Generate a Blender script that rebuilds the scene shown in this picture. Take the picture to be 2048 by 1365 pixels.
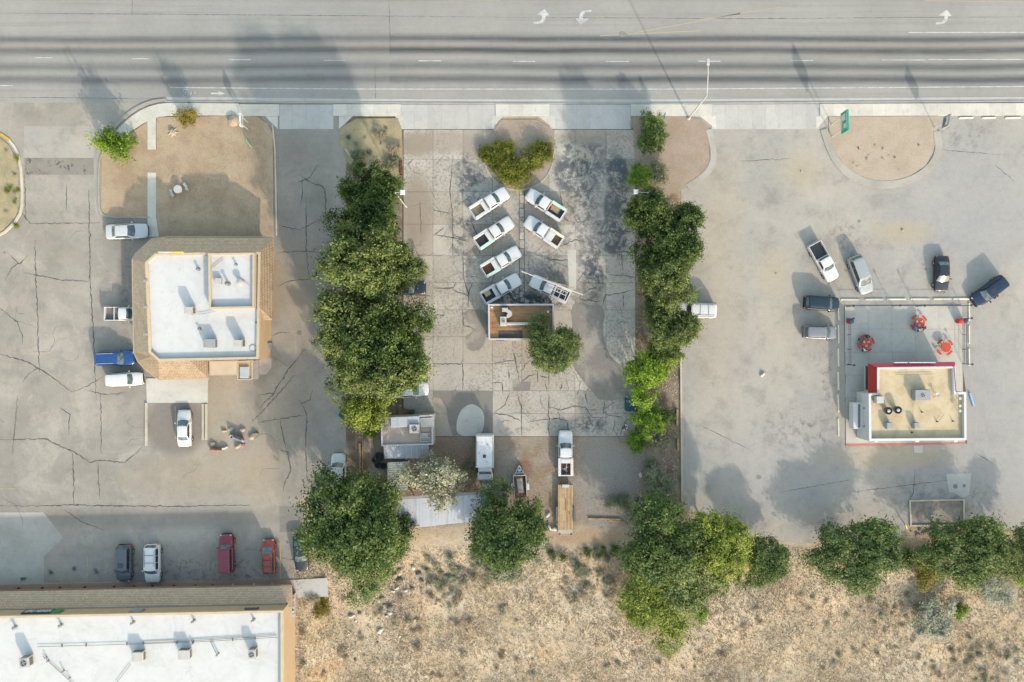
import bpy, bmesh, math, random
import numpy as np
from mathutils import Vector, Matrix, noise as mnoise
R = math.radians
random.seed(7)
for o in list(bpy.data.objects): bpy.data.objects.remove(o)
scene = bpy.context.scene
COL = scene.collection
# ------------------------------------------------------------------ camera, sky, sun, exposure
S = 15.5          # photograph pixels per metre on the ground
H = 103.0         # flying height of the camera
cam = bpy.data.cameras.new('camera'); camo = bpy.data.objects.new('camera', cam); COL.objects.link(camo)
camo.location = (0, 0, H); camo.rotation_euler = (0, 0, 0)
cam.sensor_width = 36.0; cam.lens = 36.0 * H / (2048 / S); cam.clip_start = 1; cam.clip_end = 6000
scene.camera = camo
SUN_EL, SUN_AZ = R(24.5), R(26.5)
sx, sy = math.sin(SUN_AZ), -math.cos(SUN_AZ)
world = bpy.data.worlds.new('World'); scene.world = world; world.use_nodes = True
wn = world.node_tree.nodes; wl = world.node_tree.links
bg = wn['Background']; bg.inputs['Strength'].default_value = 0.15
sky = wn.new('ShaderNodeTexSky'); sky.sky_type = 'NISHITA'; sky.sun_disc = False
sky.sun_elevation = SUN_EL; sky.sun_rotation = math.atan2(sx, sy)
sky.air_density = 1.9; sky.dust_density = 1.8; sky.ozone_density = 0.25; sky.altitude = 0
wl.new(sky.outputs[0], bg.inputs['Color'])
sun = bpy.data.lights.new('sun', 'SUN'); sun.energy = 2.0; sun.angle = R(1.2); sun.color = (1.0, 0.87, 0.74)
suno = bpy.data.objects.new('sun', sun); COL.objects.link(suno); suno.location = (30, -60, 60)
suno.rotation_euler = Vector((sx * math.cos(SUN_EL), sy * math.cos(SUN_EL), math.sin(SUN_EL))).to_track_quat('Z', 'Y').to_euler()
vs = scene.view_settings; vs.view_transform = 'Standard'; vs.look = 'None'; vs.exposure = 1.56; vs.gamma = 1.0; vs.use_curve_mapping = False

# ------------------------------------------------------------------ helpers
def P(px, py, z=0.0):
    f = (H - z) / H / S
    return ((px - 1024) * f, (682.5 - py) * f)
def P3(px, py, z=0.0):
    x, y = P(px, py, z); return (x, y, z)
def lin(v):
    v /= 255.0
    return v / 12.92 if v <= 0.04045 else ((v + 0.055) / 1.055) ** 2.4
K = 0.5
def C(r, g, b, k=None):
    k = K if k is None else k
    return (lin(r) * k, lin(g) * k, lin(b) * k, 1)
class N:
    """tiny node-graph helper"""
    def __init__(s, name, rough=0.85, spec=0.25, metal=0.0):
        s.m = bpy.data.materials.new(name); s.m.use_nodes = True
        s.t = s.m.node_tree; s.n = s.t.nodes; s.l = s.t.links
        s.b = s.n['Principled BSDF']
        s.b.inputs['Roughness'].default_value = rough
        s.b.inputs['Specular IOR Level'].default_value = spec
        s.b.inputs['Metallic'].default_value = metal
        s._pos = None; s._obj = None
    def set(s, inp, v):
        if hasattr(v, 'is_linked') or isinstance(v, bpy.types.NodeSocket): s.l.new(v, inp)
        else: inp.default_value = v
    @property
    def pos(s):
        if s._pos is None: s._pos = s.n.new('ShaderNodeNewGeometry').outputs['Position']
        return s._pos
    @property
    def obj(s):
        if s._obj is None: s._obj = s.n.new('ShaderNodeTexCoord').outputs['Object']
        return s._obj
    def xyz(s, v):
        q = s.n.new('ShaderNodeSeparateXYZ'); s.l.new(v, q.inputs[0]); return q.outputs
    def scl(s, v, k, off=(0, 0, 0), rot=0):
        q = s.n.new('ShaderNodeMapping'); s.l.new(v, q.inputs[0]); q.inputs['Scale'].default_value = k
        q.inputs['Location'].default_value = off; q.inputs['Rotation'].default_value = (0, 0, rot); return q.outputs[0]
    def noise(s, v, sc, det=4, rough=0.55, dist=0.0, col=False):
        q = s.n.new('ShaderNodeTexNoise'); s.l.new(v, q.inputs['Vector'])
        q.inputs['Scale'].default_value = sc; q.inputs['Detail'].default_value = det
        q.inputs['Roughness'].default_value = rough; q.inputs['Distortion'].default_value = dist
        return q.outputs['Color' if col else 'Fac']
    def voro(s, v, sc, feat='F1', out='Distance'):
        q = s.n.new('ShaderNodeTexVoronoi'); s.l.new(v, q.inputs['Vector']); q.inputs['Scale'].default_value = sc
        q.feature = feat; return q.outputs[out]
    def rmp(s, f, a, b, lo=0.0, hi=1.0):
        q = s.n.new('ShaderNodeMapRange'); q.interpolation_type = 'SMOOTHSTEP'
        s.l.new(f, q.inputs[0]); q.inputs[1].default_value = a; q.inputs[2].default_value = b
        q.inputs[3].default_value = lo; q.inputs[4].default_value = hi; return q.outputs[0]
    def mt(s, op, a, b=0.0, c=None):
        q = s.n.new('ShaderNodeMath'); q.operation = op; s.set(q.inputs[0], a); s.set(q.inputs[1], b)
        if c is not None: s.set(q.inputs[2], c)
        return q.outputs[0]
    def mix(s, f, a, b, blend='MIX'):
        q = s.n.new('ShaderNodeMix'); q.data_type = 'RGBA'; q.blend_type = blend
        s.set(q.inputs[0], f); s.set(q.inputs[6], a); s.set(q.inputs[7], b); return q.outputs[2]
    def blob(s, x, y, rx, ry, soft=0.5, rot=0.0):
        """1 inside an ellipse (world metres), 0 outside"""
        q = s.n.new('ShaderNodeMapping'); q.vector_type = 'TEXTURE'; s.l.new(s.pos, q.inputs[0])
        q.inputs['Location'].default_value = (x, y, 0); q.inputs['Rotation'].default_value = (0, 0, rot)
        q.inputs['Scale'].default_value = (rx, ry, 1e4)
        l = s.n.new('ShaderNodeVectorMath'); l.operation = 'LENGTH'; s.l.new(q.outputs[0], l.inputs[0])
        return s.rmp(l.outputs['Value'], 1 + soft, 1 - soft)
    def rnd(s): return s.n.new('ShaderNodeObjectInfo').outputs['Random']
    def island(s): return s.n.new('ShaderNodeNewGeometry').outputs['Random Per Island']
    def bump(s, h, strength=0.3, dist=0.02):
        q = s.n.new('ShaderNodeBump'); q.inputs['Strength'].default_value = strength; q.inputs['Distance'].default_value = dist
        s.l.new(h, q.inputs['Height']); s.l.new(q.outputs[0], s.b.inputs['Normal'])
    def out(s, c): s.set(s.b.inputs['Base Color'], c); return s.m
MATS = {}
def mat(name, c1, c2=None, sc=2.0, sc2=25.0, rough=0.8, spec=0.25, metal=0.0, bump=0.0, amt=0.5, coat=0.0, world_space=False):
    if name in MATS: return MATS[name]
    g = N(name, rough, spec, metal)
    if coat: g.b.inputs['Coat Weight'].default_value = coat; g.b.inputs['Coat Roughness'].default_value = 0.12
    if c2 is None: c2 = tuple(x * 0.8 for x in c1[:3]) + (1,)
    v = g.pos if world_space else g.obj
    f = g.noise(v, sc, 5, 0.6); h = g.noise(v, sc2, 3, 0.6)
    m = g.mt('MULTIPLY', g.rmp(f, 0.35, 0.7), amt)
    m = g.mt('ADD', m, g.mt('MULTIPLY', g.rmp(h, 0.4, 0.75), amt * 0.6))
    if bump: g.bump(h, bump)
    MATS[name] = g.out(g.mix(m, c1, c2)); return MATS[name]

class MB:
    def __init__(s): s.v = []; s.f = []
    def add(s, vs, fs):
        b = len(s.v); s.v += [tuple(p) for p in vs]; s.f += [tuple(i + b for i in f) for f in fs]; return s
    def box(s, c, d, rz=0.0, top=1.0):
        """box of size d centred on c, rotated about z, its top face scaled by top"""
        hx, hy, hz = d[0] / 2, d[1] / 2, d[2] / 2; ca, sa = math.cos(rz), math.sin(rz); vs = []
        for z, k in ((-hz, 1.0), (hz, top)):
            for x, y in ((-hx, -hy), (hx, -hy), (hx, hy), (-hx, hy)):
                vs.append((c[0] + (x * ca - y * sa) * k, c[1] + (x * sa + y * ca) * k, c[2] + z))
        return s.add(vs, [(3, 2, 1, 0), (4, 5, 6, 7), (0, 1, 5, 4), (1, 2, 6, 5), (2, 3, 7, 6), (3, 0, 4, 7)])
    def bbox(s, c, d, rz=0.0, b=0.03):
        """box with chamfered top edges"""
        s.box((c[0], c[1], c[2] - b / 2), (d[0], d[1], d[2] - b), rz)
        hx, hy = d[0] / 2, d[1] / 2; ca, sa = math.cos(rz), math.sin(rz); vs = []
        z0 = c[2] + d[2] / 2 - b
        for z, k in ((z0, 0), (z0 + b, b)):
            for x, y in ((-hx + k, -hy + k), (hx - k, -hy + k), (hx - k, hy - k), (-hx + k, hy - k)):
                vs.append((c[0] + x * ca - y * sa, c[1] + x * sa + y * ca, z))
        return s.add(vs, [(4, 5, 6, 7), (0, 1, 5, 4), (1, 2, 6, 5), (2, 3, 7, 6), (3, 0, 4, 7)])
    def prism(s, poly, z0, z1, poly1=None):
        n = len(poly); poly1 = poly1 or poly
        a = sum(poly[i][0] * poly[(i + 1) % n][1] - poly[(i + 1) % n][0] * poly[i][1] for i in range(n))
        if a < 0: poly = poly[::-1]; poly1 = poly1[::-1]
        vs = [(x, y, z0) for x, y in poly] + [(x, y, z1) for x, y in poly1]
        return s.add(vs, [tuple(range(n - 1, -1, -1)), tuple(range(n, 2 * n))] + [(i, (i + 1) % n, n + (i + 1) % n, n + i) for i in range(n)])
    def sheet(s, poly, z):
        n = len(poly)
        a = sum(poly[i][0] * poly[(i + 1) % n][1] - poly[(i + 1) % n][0] * poly[i][1] for i in range(n))
        if a < 0: poly = poly[::-1]
        return s.add([(p[0], p[1], z) for p in poly], [tuple(range(n))])
    def tube(s, p0, p1, r0, r1=None, n=8, cap=True):
        r1 = r0 if r1 is None else r1
        p0, p1 = Vector(p0), Vector(p1); d = (p1 - p0)
        if d.length < 1e-6: return s
        d.normalize(); u = d.orthogonal().normalized(); w = d.cross(u); vs = []
        for p, r in ((p0, r0), (p1, r1)):
            for i in range(n):
                a = 2 * math.pi * i / n; vs.append(p + (u * math.cos(a) + w * math.sin(a)) * r)
        fs = [(i, (i + 1) % n, n + (i + 1) % n, n + i) for i in range(n)]
        if cap: fs += [tuple(range(n - 1, -1, -1)), tuple(range(n, 2 * n))]
        return s.add(vs, fs)
    def lathe(s, prof, n=16, c=(0, 0, 0)):
        vs = []; fs = []
        for r, z in prof:
            for i in range(n):
                a = 2 * math.pi * i / n; vs.append((c[0] + r * math.cos(a), c[1] + r * math.sin(a), c[2] + z))
        for k in range(len(prof) - 1):
            for i in range(n):
                j = (i + 1) % n; fs.append((k * n + i, k * n + j, (k + 1) * n + j, (k + 1) * n + i))
        fs.append(tuple(range(n - 1, -1, -1))); fs.append(tuple(range((len(prof) - 1) * n, len(prof) * n)))
        return s.add(vs, fs)
    def grid(s, rows, close=False):
        m = len(rows[0]); vs = [p for r in rows for p in r]; fs = []
        for i in range(len(rows) - 1):
            for j in range(m if close else m - 1):
                k = (j + 1) % m; fs.append((i * m + j, i * m + k, (i + 1) * m + k, (i + 1) * m + j))
        return s.add(vs, fs)
    def mesh(s, name, off=(0, 0, 0)):
        me = bpy.data.meshes.new(name)
        me.from_pydata([(x - off[0], y - off[1], z - off[2]) for x, y, z in s.v], [], s.f); me.update(); return me
    def build(s, name, m, parent=None, org=None, smooth=False, loc=None):
        """link as one mesh object; org = the parent's base in world space when the points are in world space"""
        off = org or (0, 0, 0)
        if loc is not None: off = loc
        me = s.mesh(name, off)
        if smooth: me.polygons.foreach_set('use_smooth', [True] * len(me.polygons))
        o = bpy.data.objects.new(name, me); COL.objects.link(o)
        if m: me.materials.append(m)
        if parent is not None: o.parent = parent
        if loc is not None: o.location = loc
        return o
def tag(o, label, cat, group=None, kind=None):
    o['label'] = label; o['category'] = cat
    if group: o['group'] = group
    if kind: o['kind'] = kind
    return o
def struct(o, label=None, kind='structure', cat=None):
    o['kind'] = kind
    if label: o['label'] = label
    if cat: o['category'] = cat
    return o
def thing(name, label, cat, loc=(0, 0, 0), rz=0.0, group=None):
    o = bpy.data.objects.new(name, None); COL.objects.link(o); o.empty_display_size = 0.3
    o.location = loc; o.rotation_euler = (0, 0, rz); return tag(o, label, cat, group)
def dup(root, loc, rz=None, label=None, group=None, scale=None, parent=None):
    r = root.copy(); COL.objects.link(r); r.location = loc
    if rz is not None: r.rotation_euler = (0, 0, rz)
    if label: r['label'] = label
    if group: r['group'] = group
    if scale is not None: r.scale = scale
    for ch in list(root.children):
        c = ch.copy(); COL.objects.link(c); c.parent = r
        for g in list(ch.children):
            d = g.copy(); COL.objects.link(d); d.parent = c
    return r
def px_poly(pts, z=0.0): return [P(x, y, z) for x, y in pts]
def smooth_poly(pts, it=2):
    for _ in range(it):
        q = []
        n = len(pts)
        for i in range(n):
            a, b = pts[i], pts[(i + 1) % n]
            q.append((a[0] * .75 + b[0] * .25, a[1] * .75 + b[1] * .25)); q.append((a[0] * .25 + b[0] * .75, a[1] * .25 + b[1] * .75))
        pts = q
    return pts
def smooth_line(pts, it=2):
    for _ in range(it):
        q = [pts[0]]
        for a, b in zip(pts[:-1], pts[1:]):
            q.append((a[0] * .75 + b[0] * .25, a[1] * .75 + b[1] * .25)); q.append((a[0] * .25 + b[0] * .75, a[1] * .25 + b[1] * .75))
        q.append(pts[-1]); pts = q
    return pts
def band(mb, line, w0, w1, z0, z1):
    """a kerb-like strip along a world polyline, from w0 to w1 metres on its left"""
    n = len(line); L = []; Rr = []
    for i in range(n):
        a = Vector(line[max(i - 1, 0)]); b = Vector(line[min(i + 1, n - 1)]); t = (b - a).normalized(); nn = Vector((-t.y, t.x))
        p = Vector(line[i]); L.append(p + nn * w0); Rr.append(p + nn * w1)
    rows = []
    for a, b in zip(L, Rr):
        rows.append([(a.x, a.y, z0), (a.x, a.y, z1), (b.x, b.y, z1), (b.x, b.y, z0)])
    mb.grid(rows, close=True)
    mb.add(rows[0], [(0, 1, 2, 3)]); mb.add(rows[-1], [(3, 2, 1, 0)])
    return mb
def sm(a, b, x):
    t = min(1, max(0, (x - a) / (b - a))); return t * t * (3 - 2 * t)
def ground_z(x, y):
    """the lots are level; behind them a dry bank falls away"""
    px = x * S + 1024; py = 682.5 - y * S
    edge = 1092 - 30 * sm(1150, 820, px) * sm(600, 700, px)
    t = max(0.0, (py - edge) / S) * sm(585, 680, px)
    z = -0.16 * t * sm(0, 5, t)
    if t > 0:
        z += (mnoise.noise((x * .18, y * .18, 3.1)) * .55 + mnoise.noise((x * .6, y * .6, 7.7)) * .16) * sm(0, 6, t)
    return max(z, -12.0)
def on_ground(px, py):
    """the point of the bank seen at a pixel"""
    z = 0.0
    for _ in range(6):
        x, y = P(px, py, z); z = ground_z(x, y)
    return (x, y, z)
# ------------------------------------------------------------------ ground materials
def _rect(s, x0, x1, y0, y1, soft, v=None):
    q = s.xyz(v if v is not None else s.pos)
    a = s.mt('MULTIPLY', s.rmp(q[0], x0 - soft, x0 + soft), s.rmp(q[0], x1 + soft, x1 - soft))
    b = s.mt('MULTIPLY', s.rmp(q[1], y0 - soft, y0 + soft), s.rmp(q[1], y1 + soft, y1 - soft))
    return s.mt('MULTIPLY', a, b)
N.rect = _rect
def _warp(s, amt, sc=0.3):
    n = s.noise(s.pos, sc, 4, 0.6, col=True)
    q = s.n.new('ShaderNodeVectorMath'); q.operation = 'MULTIPLY_ADD'; s.l.new(n, q.inputs[0])
    q.inputs[1].default_value = (amt, amt, 0)
    k = s.n.new('ShaderNodeVectorMath'); k.operation = 'SUBTRACT'; s.l.new(s.pos, k.inputs[0]); k.inputs[1].default_value = (amt / 2, amt / 2, 0)
    s.l.new(k.outputs[0], q.inputs[2]); return q.outputs[0]
N.warp = _warp
def rect_px(g, x0, y0, x1, y1, soft, v=None):
    a = P(x0, y1); b = P(x1, y0); return g.rect(a[0], b[0], a[1], b[1], soft, v)
def blob_px(g, x, y, rx, ry, soft=0.5, rot=0.0):
    p = P(x, y); return g.blob(p[0], p[1], rx / S, ry / S, soft, rot)
def grain(g, c, amt=0.35, sc=9.0):
    """fine aggregate speckle"""
    a = g.noise(g.pos, sc, 3, 0.75); b = g.noise(g.pos, 1.3, 5, 0.65)
    c = g.mix(g.rmp(a, 0.3, 0.7, 0, amt), c, (0.62, 0.61, 0.60, 1), 'MULTIPLY')
    return g.mix(g.rmp(b, 0.42, 0.75, 0, amt * 0.9), c, (0.74, 0.73, 0.72, 1), 'MULTIPLY'), a

def terrain_mat():
    g = N('dry_bank_soil', 0.95, 0.1)
    w = g.warp(3.0, 0.35); big = g.noise(g.pos, 0.09, 5, 0.6); mid = g.noise(g.pos, 0.5, 6, 0.65); fine = g.noise(g.pos, 5.0, 5, 0.75)
    c = g.mix(g.rmp(big, 0.4, 0.62), C(230, 216, 192, .48), C(216, 196, 166, .48))
    c = g.mix(g.rmp(mid, 0.48, 0.72, 0, 0.6), c, C(200, 176, 144, .48))
    c = g.mix(g.rmp(g.noise(g.pos, 0.23, 5, 0.7), 0.56, 0.72, 0, 0.4), c, C(176, 156, 124, .48))
    c = g.mix(g.rmp(g.noise(g.pos, 1.1, 4, 0.7), 0.6, 0.75, 0, 0.5), c, C(226, 214, 190, .48))
    c = g.mix(g.rmp(g.noise(g.pos, .055, 4, .6), .5, .66, 0, .48), c, C(176, 164, 140, .48))
    c = g.mix(g.rmp(g.noise(g.pos, .13, 5, .7), .58, .7, 0, .6), c, C(190, 152, 114, .48))
    soil = g.mix(g.rmp(mid, 0.35, 0.65), C(176, 160, 142, .48), C(146, 126, 104, .48))
    for r in ((690, 200, 808, 1010), (1268, 225, 1362, 1040)):
        c = g.mix(rect_px(g, *r, 0.7, w), c, soil)
    gr = g.mix(g.rmp(mid, 0.38, 0.62), C(186, 175, 160, .48), C(174, 156, 134, .48))
    c = g.mix(rect_px(g, 735, 862, 1285, 1052, 0.9, w), c, gr)
    c = g.mix(g.mt('MULTIPLY', blob_px(g, 1215, 960, 75, 100, .35), .8), c, C(180, 174, 166, .48))
    c = g.mix(g.mt('MULTIPLY', blob_px(g, 1000, 985, 40, 110, .35), .7), c, C(196, 186, 172, .48))
    c = g.mix(g.mt('MULTIPLY', blob_px(g, 930, 930, 60, 60, .48), .6), c, C(166, 146, 122, .48))
    c = g.mix(g.mt('MULTIPLY', blob_px(g, 1048, 940, 18, 20, .3), .6), c, C(150, 106, 88, .48))
    c = g.mix(g.mt('MULTIPLY', blob_px(g, 1180, 1075, 80, 16, .48), .7), c, C(198, 168, 136, .48))
    c = g.mix(g.mt('MULTIPLY', blob_px(g, 1880, 1062, 95, 22, .48), .7), c, C(196, 172, 150, .48))
    c = g.mix(g.rmp(fine, 0.35, 0.72, 0, 0.5), c, (0.55, 0.5, 0.44, 1), 'MULTIPLY')
    g.bump(g.mt('ADD', fine, g.mt('MULTIPLY', mid, 2.0)), 0.6, 0.12)
    return g.out(c)
def lot_mat(name, base, tint, left):
    g = N(name, 0.92, 0.2)
    big = g.noise(g.pos, 0.07, 5, 0.62); mid = g.noise(g.pos, 0.35, 6, 0.65)
    c = g.mix(g.rmp(big, 0.36, 0.64), base, tint)
    c = g.mix(g.rmp(mid, 0.46, 0.72, 0, 0.55), c, C(154, 150, 144))
    c = g.mix(g.rmp(g.noise(g.pos, .16, 6, .72, .5), .5, .66, 0, .5), c, C(214, 206, 192))
    st = g.noise(g.pos, 0.8, 5, 0.7, 1.2)
    c = g.mix(g.rmp(st, 0.66, 0.76, 0, 0.4), c, C(116, 110, 104))
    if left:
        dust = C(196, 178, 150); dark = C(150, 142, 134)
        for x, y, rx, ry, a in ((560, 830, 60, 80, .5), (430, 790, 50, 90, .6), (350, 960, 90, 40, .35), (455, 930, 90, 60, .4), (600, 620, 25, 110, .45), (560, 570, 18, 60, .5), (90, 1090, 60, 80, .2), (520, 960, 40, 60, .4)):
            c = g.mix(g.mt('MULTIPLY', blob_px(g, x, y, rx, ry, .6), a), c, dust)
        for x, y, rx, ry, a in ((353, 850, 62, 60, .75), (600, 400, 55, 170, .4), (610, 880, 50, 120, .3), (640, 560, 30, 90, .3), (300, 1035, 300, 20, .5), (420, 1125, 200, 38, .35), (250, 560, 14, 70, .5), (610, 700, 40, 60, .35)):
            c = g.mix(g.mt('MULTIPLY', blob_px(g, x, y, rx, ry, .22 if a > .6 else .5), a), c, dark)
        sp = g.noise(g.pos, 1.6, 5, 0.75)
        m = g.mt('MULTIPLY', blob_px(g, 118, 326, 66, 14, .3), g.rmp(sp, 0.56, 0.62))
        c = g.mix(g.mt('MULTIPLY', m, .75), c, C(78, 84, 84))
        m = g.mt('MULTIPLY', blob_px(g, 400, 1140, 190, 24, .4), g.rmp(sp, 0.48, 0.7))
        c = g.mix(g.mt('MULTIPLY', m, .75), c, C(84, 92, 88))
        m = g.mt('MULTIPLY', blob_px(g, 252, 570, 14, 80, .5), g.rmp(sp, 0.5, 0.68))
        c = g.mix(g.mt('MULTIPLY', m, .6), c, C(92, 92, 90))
    else:
        cool = C(186, 186, 186); dust = C(206, 192, 166)
        for x, y, rx, ry, a in ((1960, 420, 160, 120, .7), (2000, 820, 120, 160, .6), (1560, 960, 140, 90, .35), (1990, 980, 110, 70, .5), (1920, 300, 60, 60, .4), (1860, 960, 60, 30, .4)):
            c = g.mix(g.mt('MULTIPLY', blob_px(g, x, y, rx, ry, .7), a), c, cool)
        for x, y, rx, ry, a in ((1605, 345, 40, 35, .6), (1805, 465, 50, 24, .7), (1550, 545, 34, 40, .5), (1660, 600, 40, 150, .25), (1770, 915, 120, 20, .6), (1430, 620, 50, 200, .3), (1440, 400, 40, 90, .3), (1690, 780, 22, 80, .5), (1560, 640, 40, 110, .25)):
            c = g.mix(g.mt('MULTIPLY', blob_px(g, x, y, rx, ry, .7), a), c, dust)
        sp = g.noise(g.pos, 0.9, 5, 0.75)
        for x, y, rx, ry in ((1655, 760, 20, 60), (1672, 635, 16, 12), (1880, 1000, 110, 40), (1640, 860, 40, 20), (1690, 470, 30, 40), (1580, 860, 60, 40), (1920, 270, 60, 30)):
            m = g.mt('MULTIPLY', blob_px(g, x, y, rx, ry, .7), g.rmp(sp, 0.47, 0.66)); c = g.mix(g.mt('MULTIPLY', m, .5), c, C(112, 108, 102))
    vd = g.voro(g.pos, .22); vr = g.xyz(g.voro(g.pos, .22, 'F1', 'Color'))[0]
    sz = g.mt('MULTIPLY', vr, .085)
    sp_ = g.mt('MULTIPLY', g.rmp(g.mt('SUBTRACT', g.mt('ADD', vd, g.mt('MULTIPLY', g.noise(g.pos, 2.5, 3, .6), .05)), sz), .035, .0), .55)
    c = g.mix(sp_, c, C(120, 112, 104))
    sc_ = g.noise(g.scl(g.pos, (.12, 1.1, 1), (0, 0, 0), .5), 1.0, 4, .7); c = g.mix(g.rmp(sc_, .6, .75, 0, .25), c, C(160, 154, 146))
    sc_ = g.noise(g.scl(g.pos, (1.2, .1, 1), (0, 0, 0), -.2), 1.0, 4, .7); c = g.mix(g.rmp(sc_, .6, .75, 0, .25), c, C(222, 214, 200))
    c, a = grain(g, c, 0.34, 7.0); g.bump(a, 0.25, 0.02)
    return g.out(c)
def road_mat():
    g = N('road_asphalt', 0.9, 0.2)
    q = g.xyz(g.pos); st = g.noise(g.scl(g.pos, (0.035, 1.6, 1)), 1.0, 5, 0.65); big = g.noise(g.pos, 0.06, 4, 0.6)
    c = g.mix(g.rmp(big, 0.35, 0.65), C(188, 186, 181), C(176, 174, 170))
    c = g.mix(g.rmp(st, 0.45, 0.75, 0, 0.5), c, C(158, 155, 150))
    tot = None
    wob = g.mt('MULTIPLY', g.mt('SUBTRACT', g.noise(g.scl(g.pos, (0.02, 0.02, 1)), 1.0, 3, 0.5), 0.5), 1.2)
    yy = g.mt('ADD', q[1], wob)
    for py, w, a in ((78, 6.8, .9), (101, 7.5, .95), (133, 8.0, .74), (159, 8.0, .88), (-15, 10, .5)):
        yc = (682.5 - py) / S
        d = g.mt('DIVIDE', g.mt('SUBTRACT', yy, yc), w / S); e = g.mt('POWER', 2.718, g.mt('MULTIPLY', g.mt('MULTIPLY', d, d), -0.75))
        e = g.mt('MULTIPLY', e, a); tot = e if tot is None else g.mt('MAXIMUM', tot, e)
    xs = g.rmp(g.noise(g.scl(g.pos, (0.03, 0.25, 1)), 1.0, 3, 0.6), 0.2, 0.7, 0.72, 1.0)
    seam = g.rmp(q[0], P(778, 0)[0] - .1, P(780, 0)[0] + .1, 0.74, 1.0)
    tot = g.mt('MULTIPLY', g.mt('MULTIPLY', tot, xs), seam)
    tot = g.mt('MULTIPLY', tot, g.rmp(g.noise(g.scl(g.pos, (0.2, 3, 1)), 1.2, 4, .7), 0.2, 0.6, 0.75, 1.0))
    c = g.mix(tot, c, C(78, 84, 92))
    warm = g.mt('MULTIPLY', rect_px(g, 0, 86, 2048, 94, .2), .35)
    c = g.mix(warm, c, C(180, 166, 146))
    c, a = grain(g, c, 0.3, 8.0); g.bump(a, 0.2, 0.015)
    return g.out(c)
def concrete_mat(name, c1, c2, rnd=0.25, stain=False, k=1.0):
    c1 = tuple(x * k for x in c1[:3]) + (1,); c2 = tuple(x * k for x in c2[:3]) + (1,)
    g = N(name, 0.9, 0.2)
    v = g.pos; big = g.noise(v, 0.25, 5, 0.6); mid = g.noise(v, 1.1, 6, 0.68)
    c = g.mix(g.rmp(big, 0.35, 0.68), c1, c2)
    c = g.mix(g.rmp(mid, 0.5, 0.8, 0, 0.35), c, C(166, 158, 146))
    if rnd:
        c = g.mix(g.mt('MULTIPLY', g.rnd(), rnd * 1.6), c, (0.66, 0.65, 0.64, 1), 'MULTIPLY')
    if stain:
        fm = g.noise(v, 3.2, 6, 0.8); bm2 = g.noise(v, .12, 4, .6)
        c = g.mix(g.mt('MULTIPLY', g.rmp(fm, .48, .62, 0, .7), g.rmp(bm2, .36, .56)), c, C(128, 126, 124))
        rq = g.n.new('ShaderNodeTexWhiteNoise'); rq.noise_dimensions = '1D'; g.l.new(g.rnd(), rq.inputs['W'])
        c = g.mix(g.rmp(rq.outputs['Value'], .55, .9, 0, .5), c, C(186, 174, 156))
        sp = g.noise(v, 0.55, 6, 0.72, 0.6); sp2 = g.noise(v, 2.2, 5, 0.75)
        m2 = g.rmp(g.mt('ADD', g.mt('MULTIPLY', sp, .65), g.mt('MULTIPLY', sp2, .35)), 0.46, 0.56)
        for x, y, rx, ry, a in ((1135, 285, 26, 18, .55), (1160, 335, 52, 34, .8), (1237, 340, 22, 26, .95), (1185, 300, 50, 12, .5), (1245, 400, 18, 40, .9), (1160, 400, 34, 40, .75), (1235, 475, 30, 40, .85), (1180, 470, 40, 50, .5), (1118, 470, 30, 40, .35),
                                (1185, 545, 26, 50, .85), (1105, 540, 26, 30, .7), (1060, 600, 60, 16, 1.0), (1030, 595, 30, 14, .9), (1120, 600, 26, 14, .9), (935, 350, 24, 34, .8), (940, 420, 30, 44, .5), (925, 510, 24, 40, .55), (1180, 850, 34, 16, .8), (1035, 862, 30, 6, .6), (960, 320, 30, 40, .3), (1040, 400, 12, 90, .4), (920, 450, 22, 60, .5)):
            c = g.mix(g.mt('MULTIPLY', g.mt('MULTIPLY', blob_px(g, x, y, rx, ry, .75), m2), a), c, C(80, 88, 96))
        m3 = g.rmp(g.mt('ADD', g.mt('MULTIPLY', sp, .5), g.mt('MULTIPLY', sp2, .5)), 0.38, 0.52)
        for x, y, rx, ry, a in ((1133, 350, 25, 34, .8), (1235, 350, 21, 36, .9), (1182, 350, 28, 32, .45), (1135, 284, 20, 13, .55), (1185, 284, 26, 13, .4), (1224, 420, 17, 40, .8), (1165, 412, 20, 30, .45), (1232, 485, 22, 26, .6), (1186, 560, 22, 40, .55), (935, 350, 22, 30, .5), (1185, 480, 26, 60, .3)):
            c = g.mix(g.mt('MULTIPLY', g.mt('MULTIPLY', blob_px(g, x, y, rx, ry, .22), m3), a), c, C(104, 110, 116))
        for x, y, rx, ry, a in ((834, 420, 30, 70, .9), (834, 560, 22, 60, .6), (834, 290, 30, 22, .8), (880, 285, 100, 22, .6), (1180, 275, 80, 14, .55), (840, 640, 30, 40, .5), (945, 690, 60, 50, .3), (1090, 560, 50, 30, .3)):
            c = g.mix(g.mt('MULTIPLY', blob_px(g, x, y, rx, ry, .35), a), c, C(178, 164, 148))
    c, a = grain(g, c, 0.24, 8.0); g.bump(a, 0.2, 0.012)
    return g.out(c)
def bed_mat(name, c1, c2, c3, sc=0.35):
    g = N(name, 0.95, 0.1)
    a = g.noise(g.pos, sc, 5, 0.65); f = g.noise(g.pos, 7.0, 4, 0.8); m = g.noise(g.pos, 1.5, 5, 0.7)
    c = g.mix(g.rmp(a, 0.38, 0.64), c1, c2); c = g.mix(g.rmp(m, 0.58, 0.8, 0, 0.6), c, c3)
    c = g.mix(g.rmp(f, 0.35, 0.7, 0, 0.5), c, (0.6, 0.55, 0.5, 1), 'MULTIPLY')
    g.bump(f, 0.6, 0.05)
    return g.out(c)
M_terrain = terrain_mat(); M_road = road_mat()
M_lotL = lot_mat('worn_lot_asphalt', C(196, 189, 178), C(176, 169, 159), True)
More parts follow.
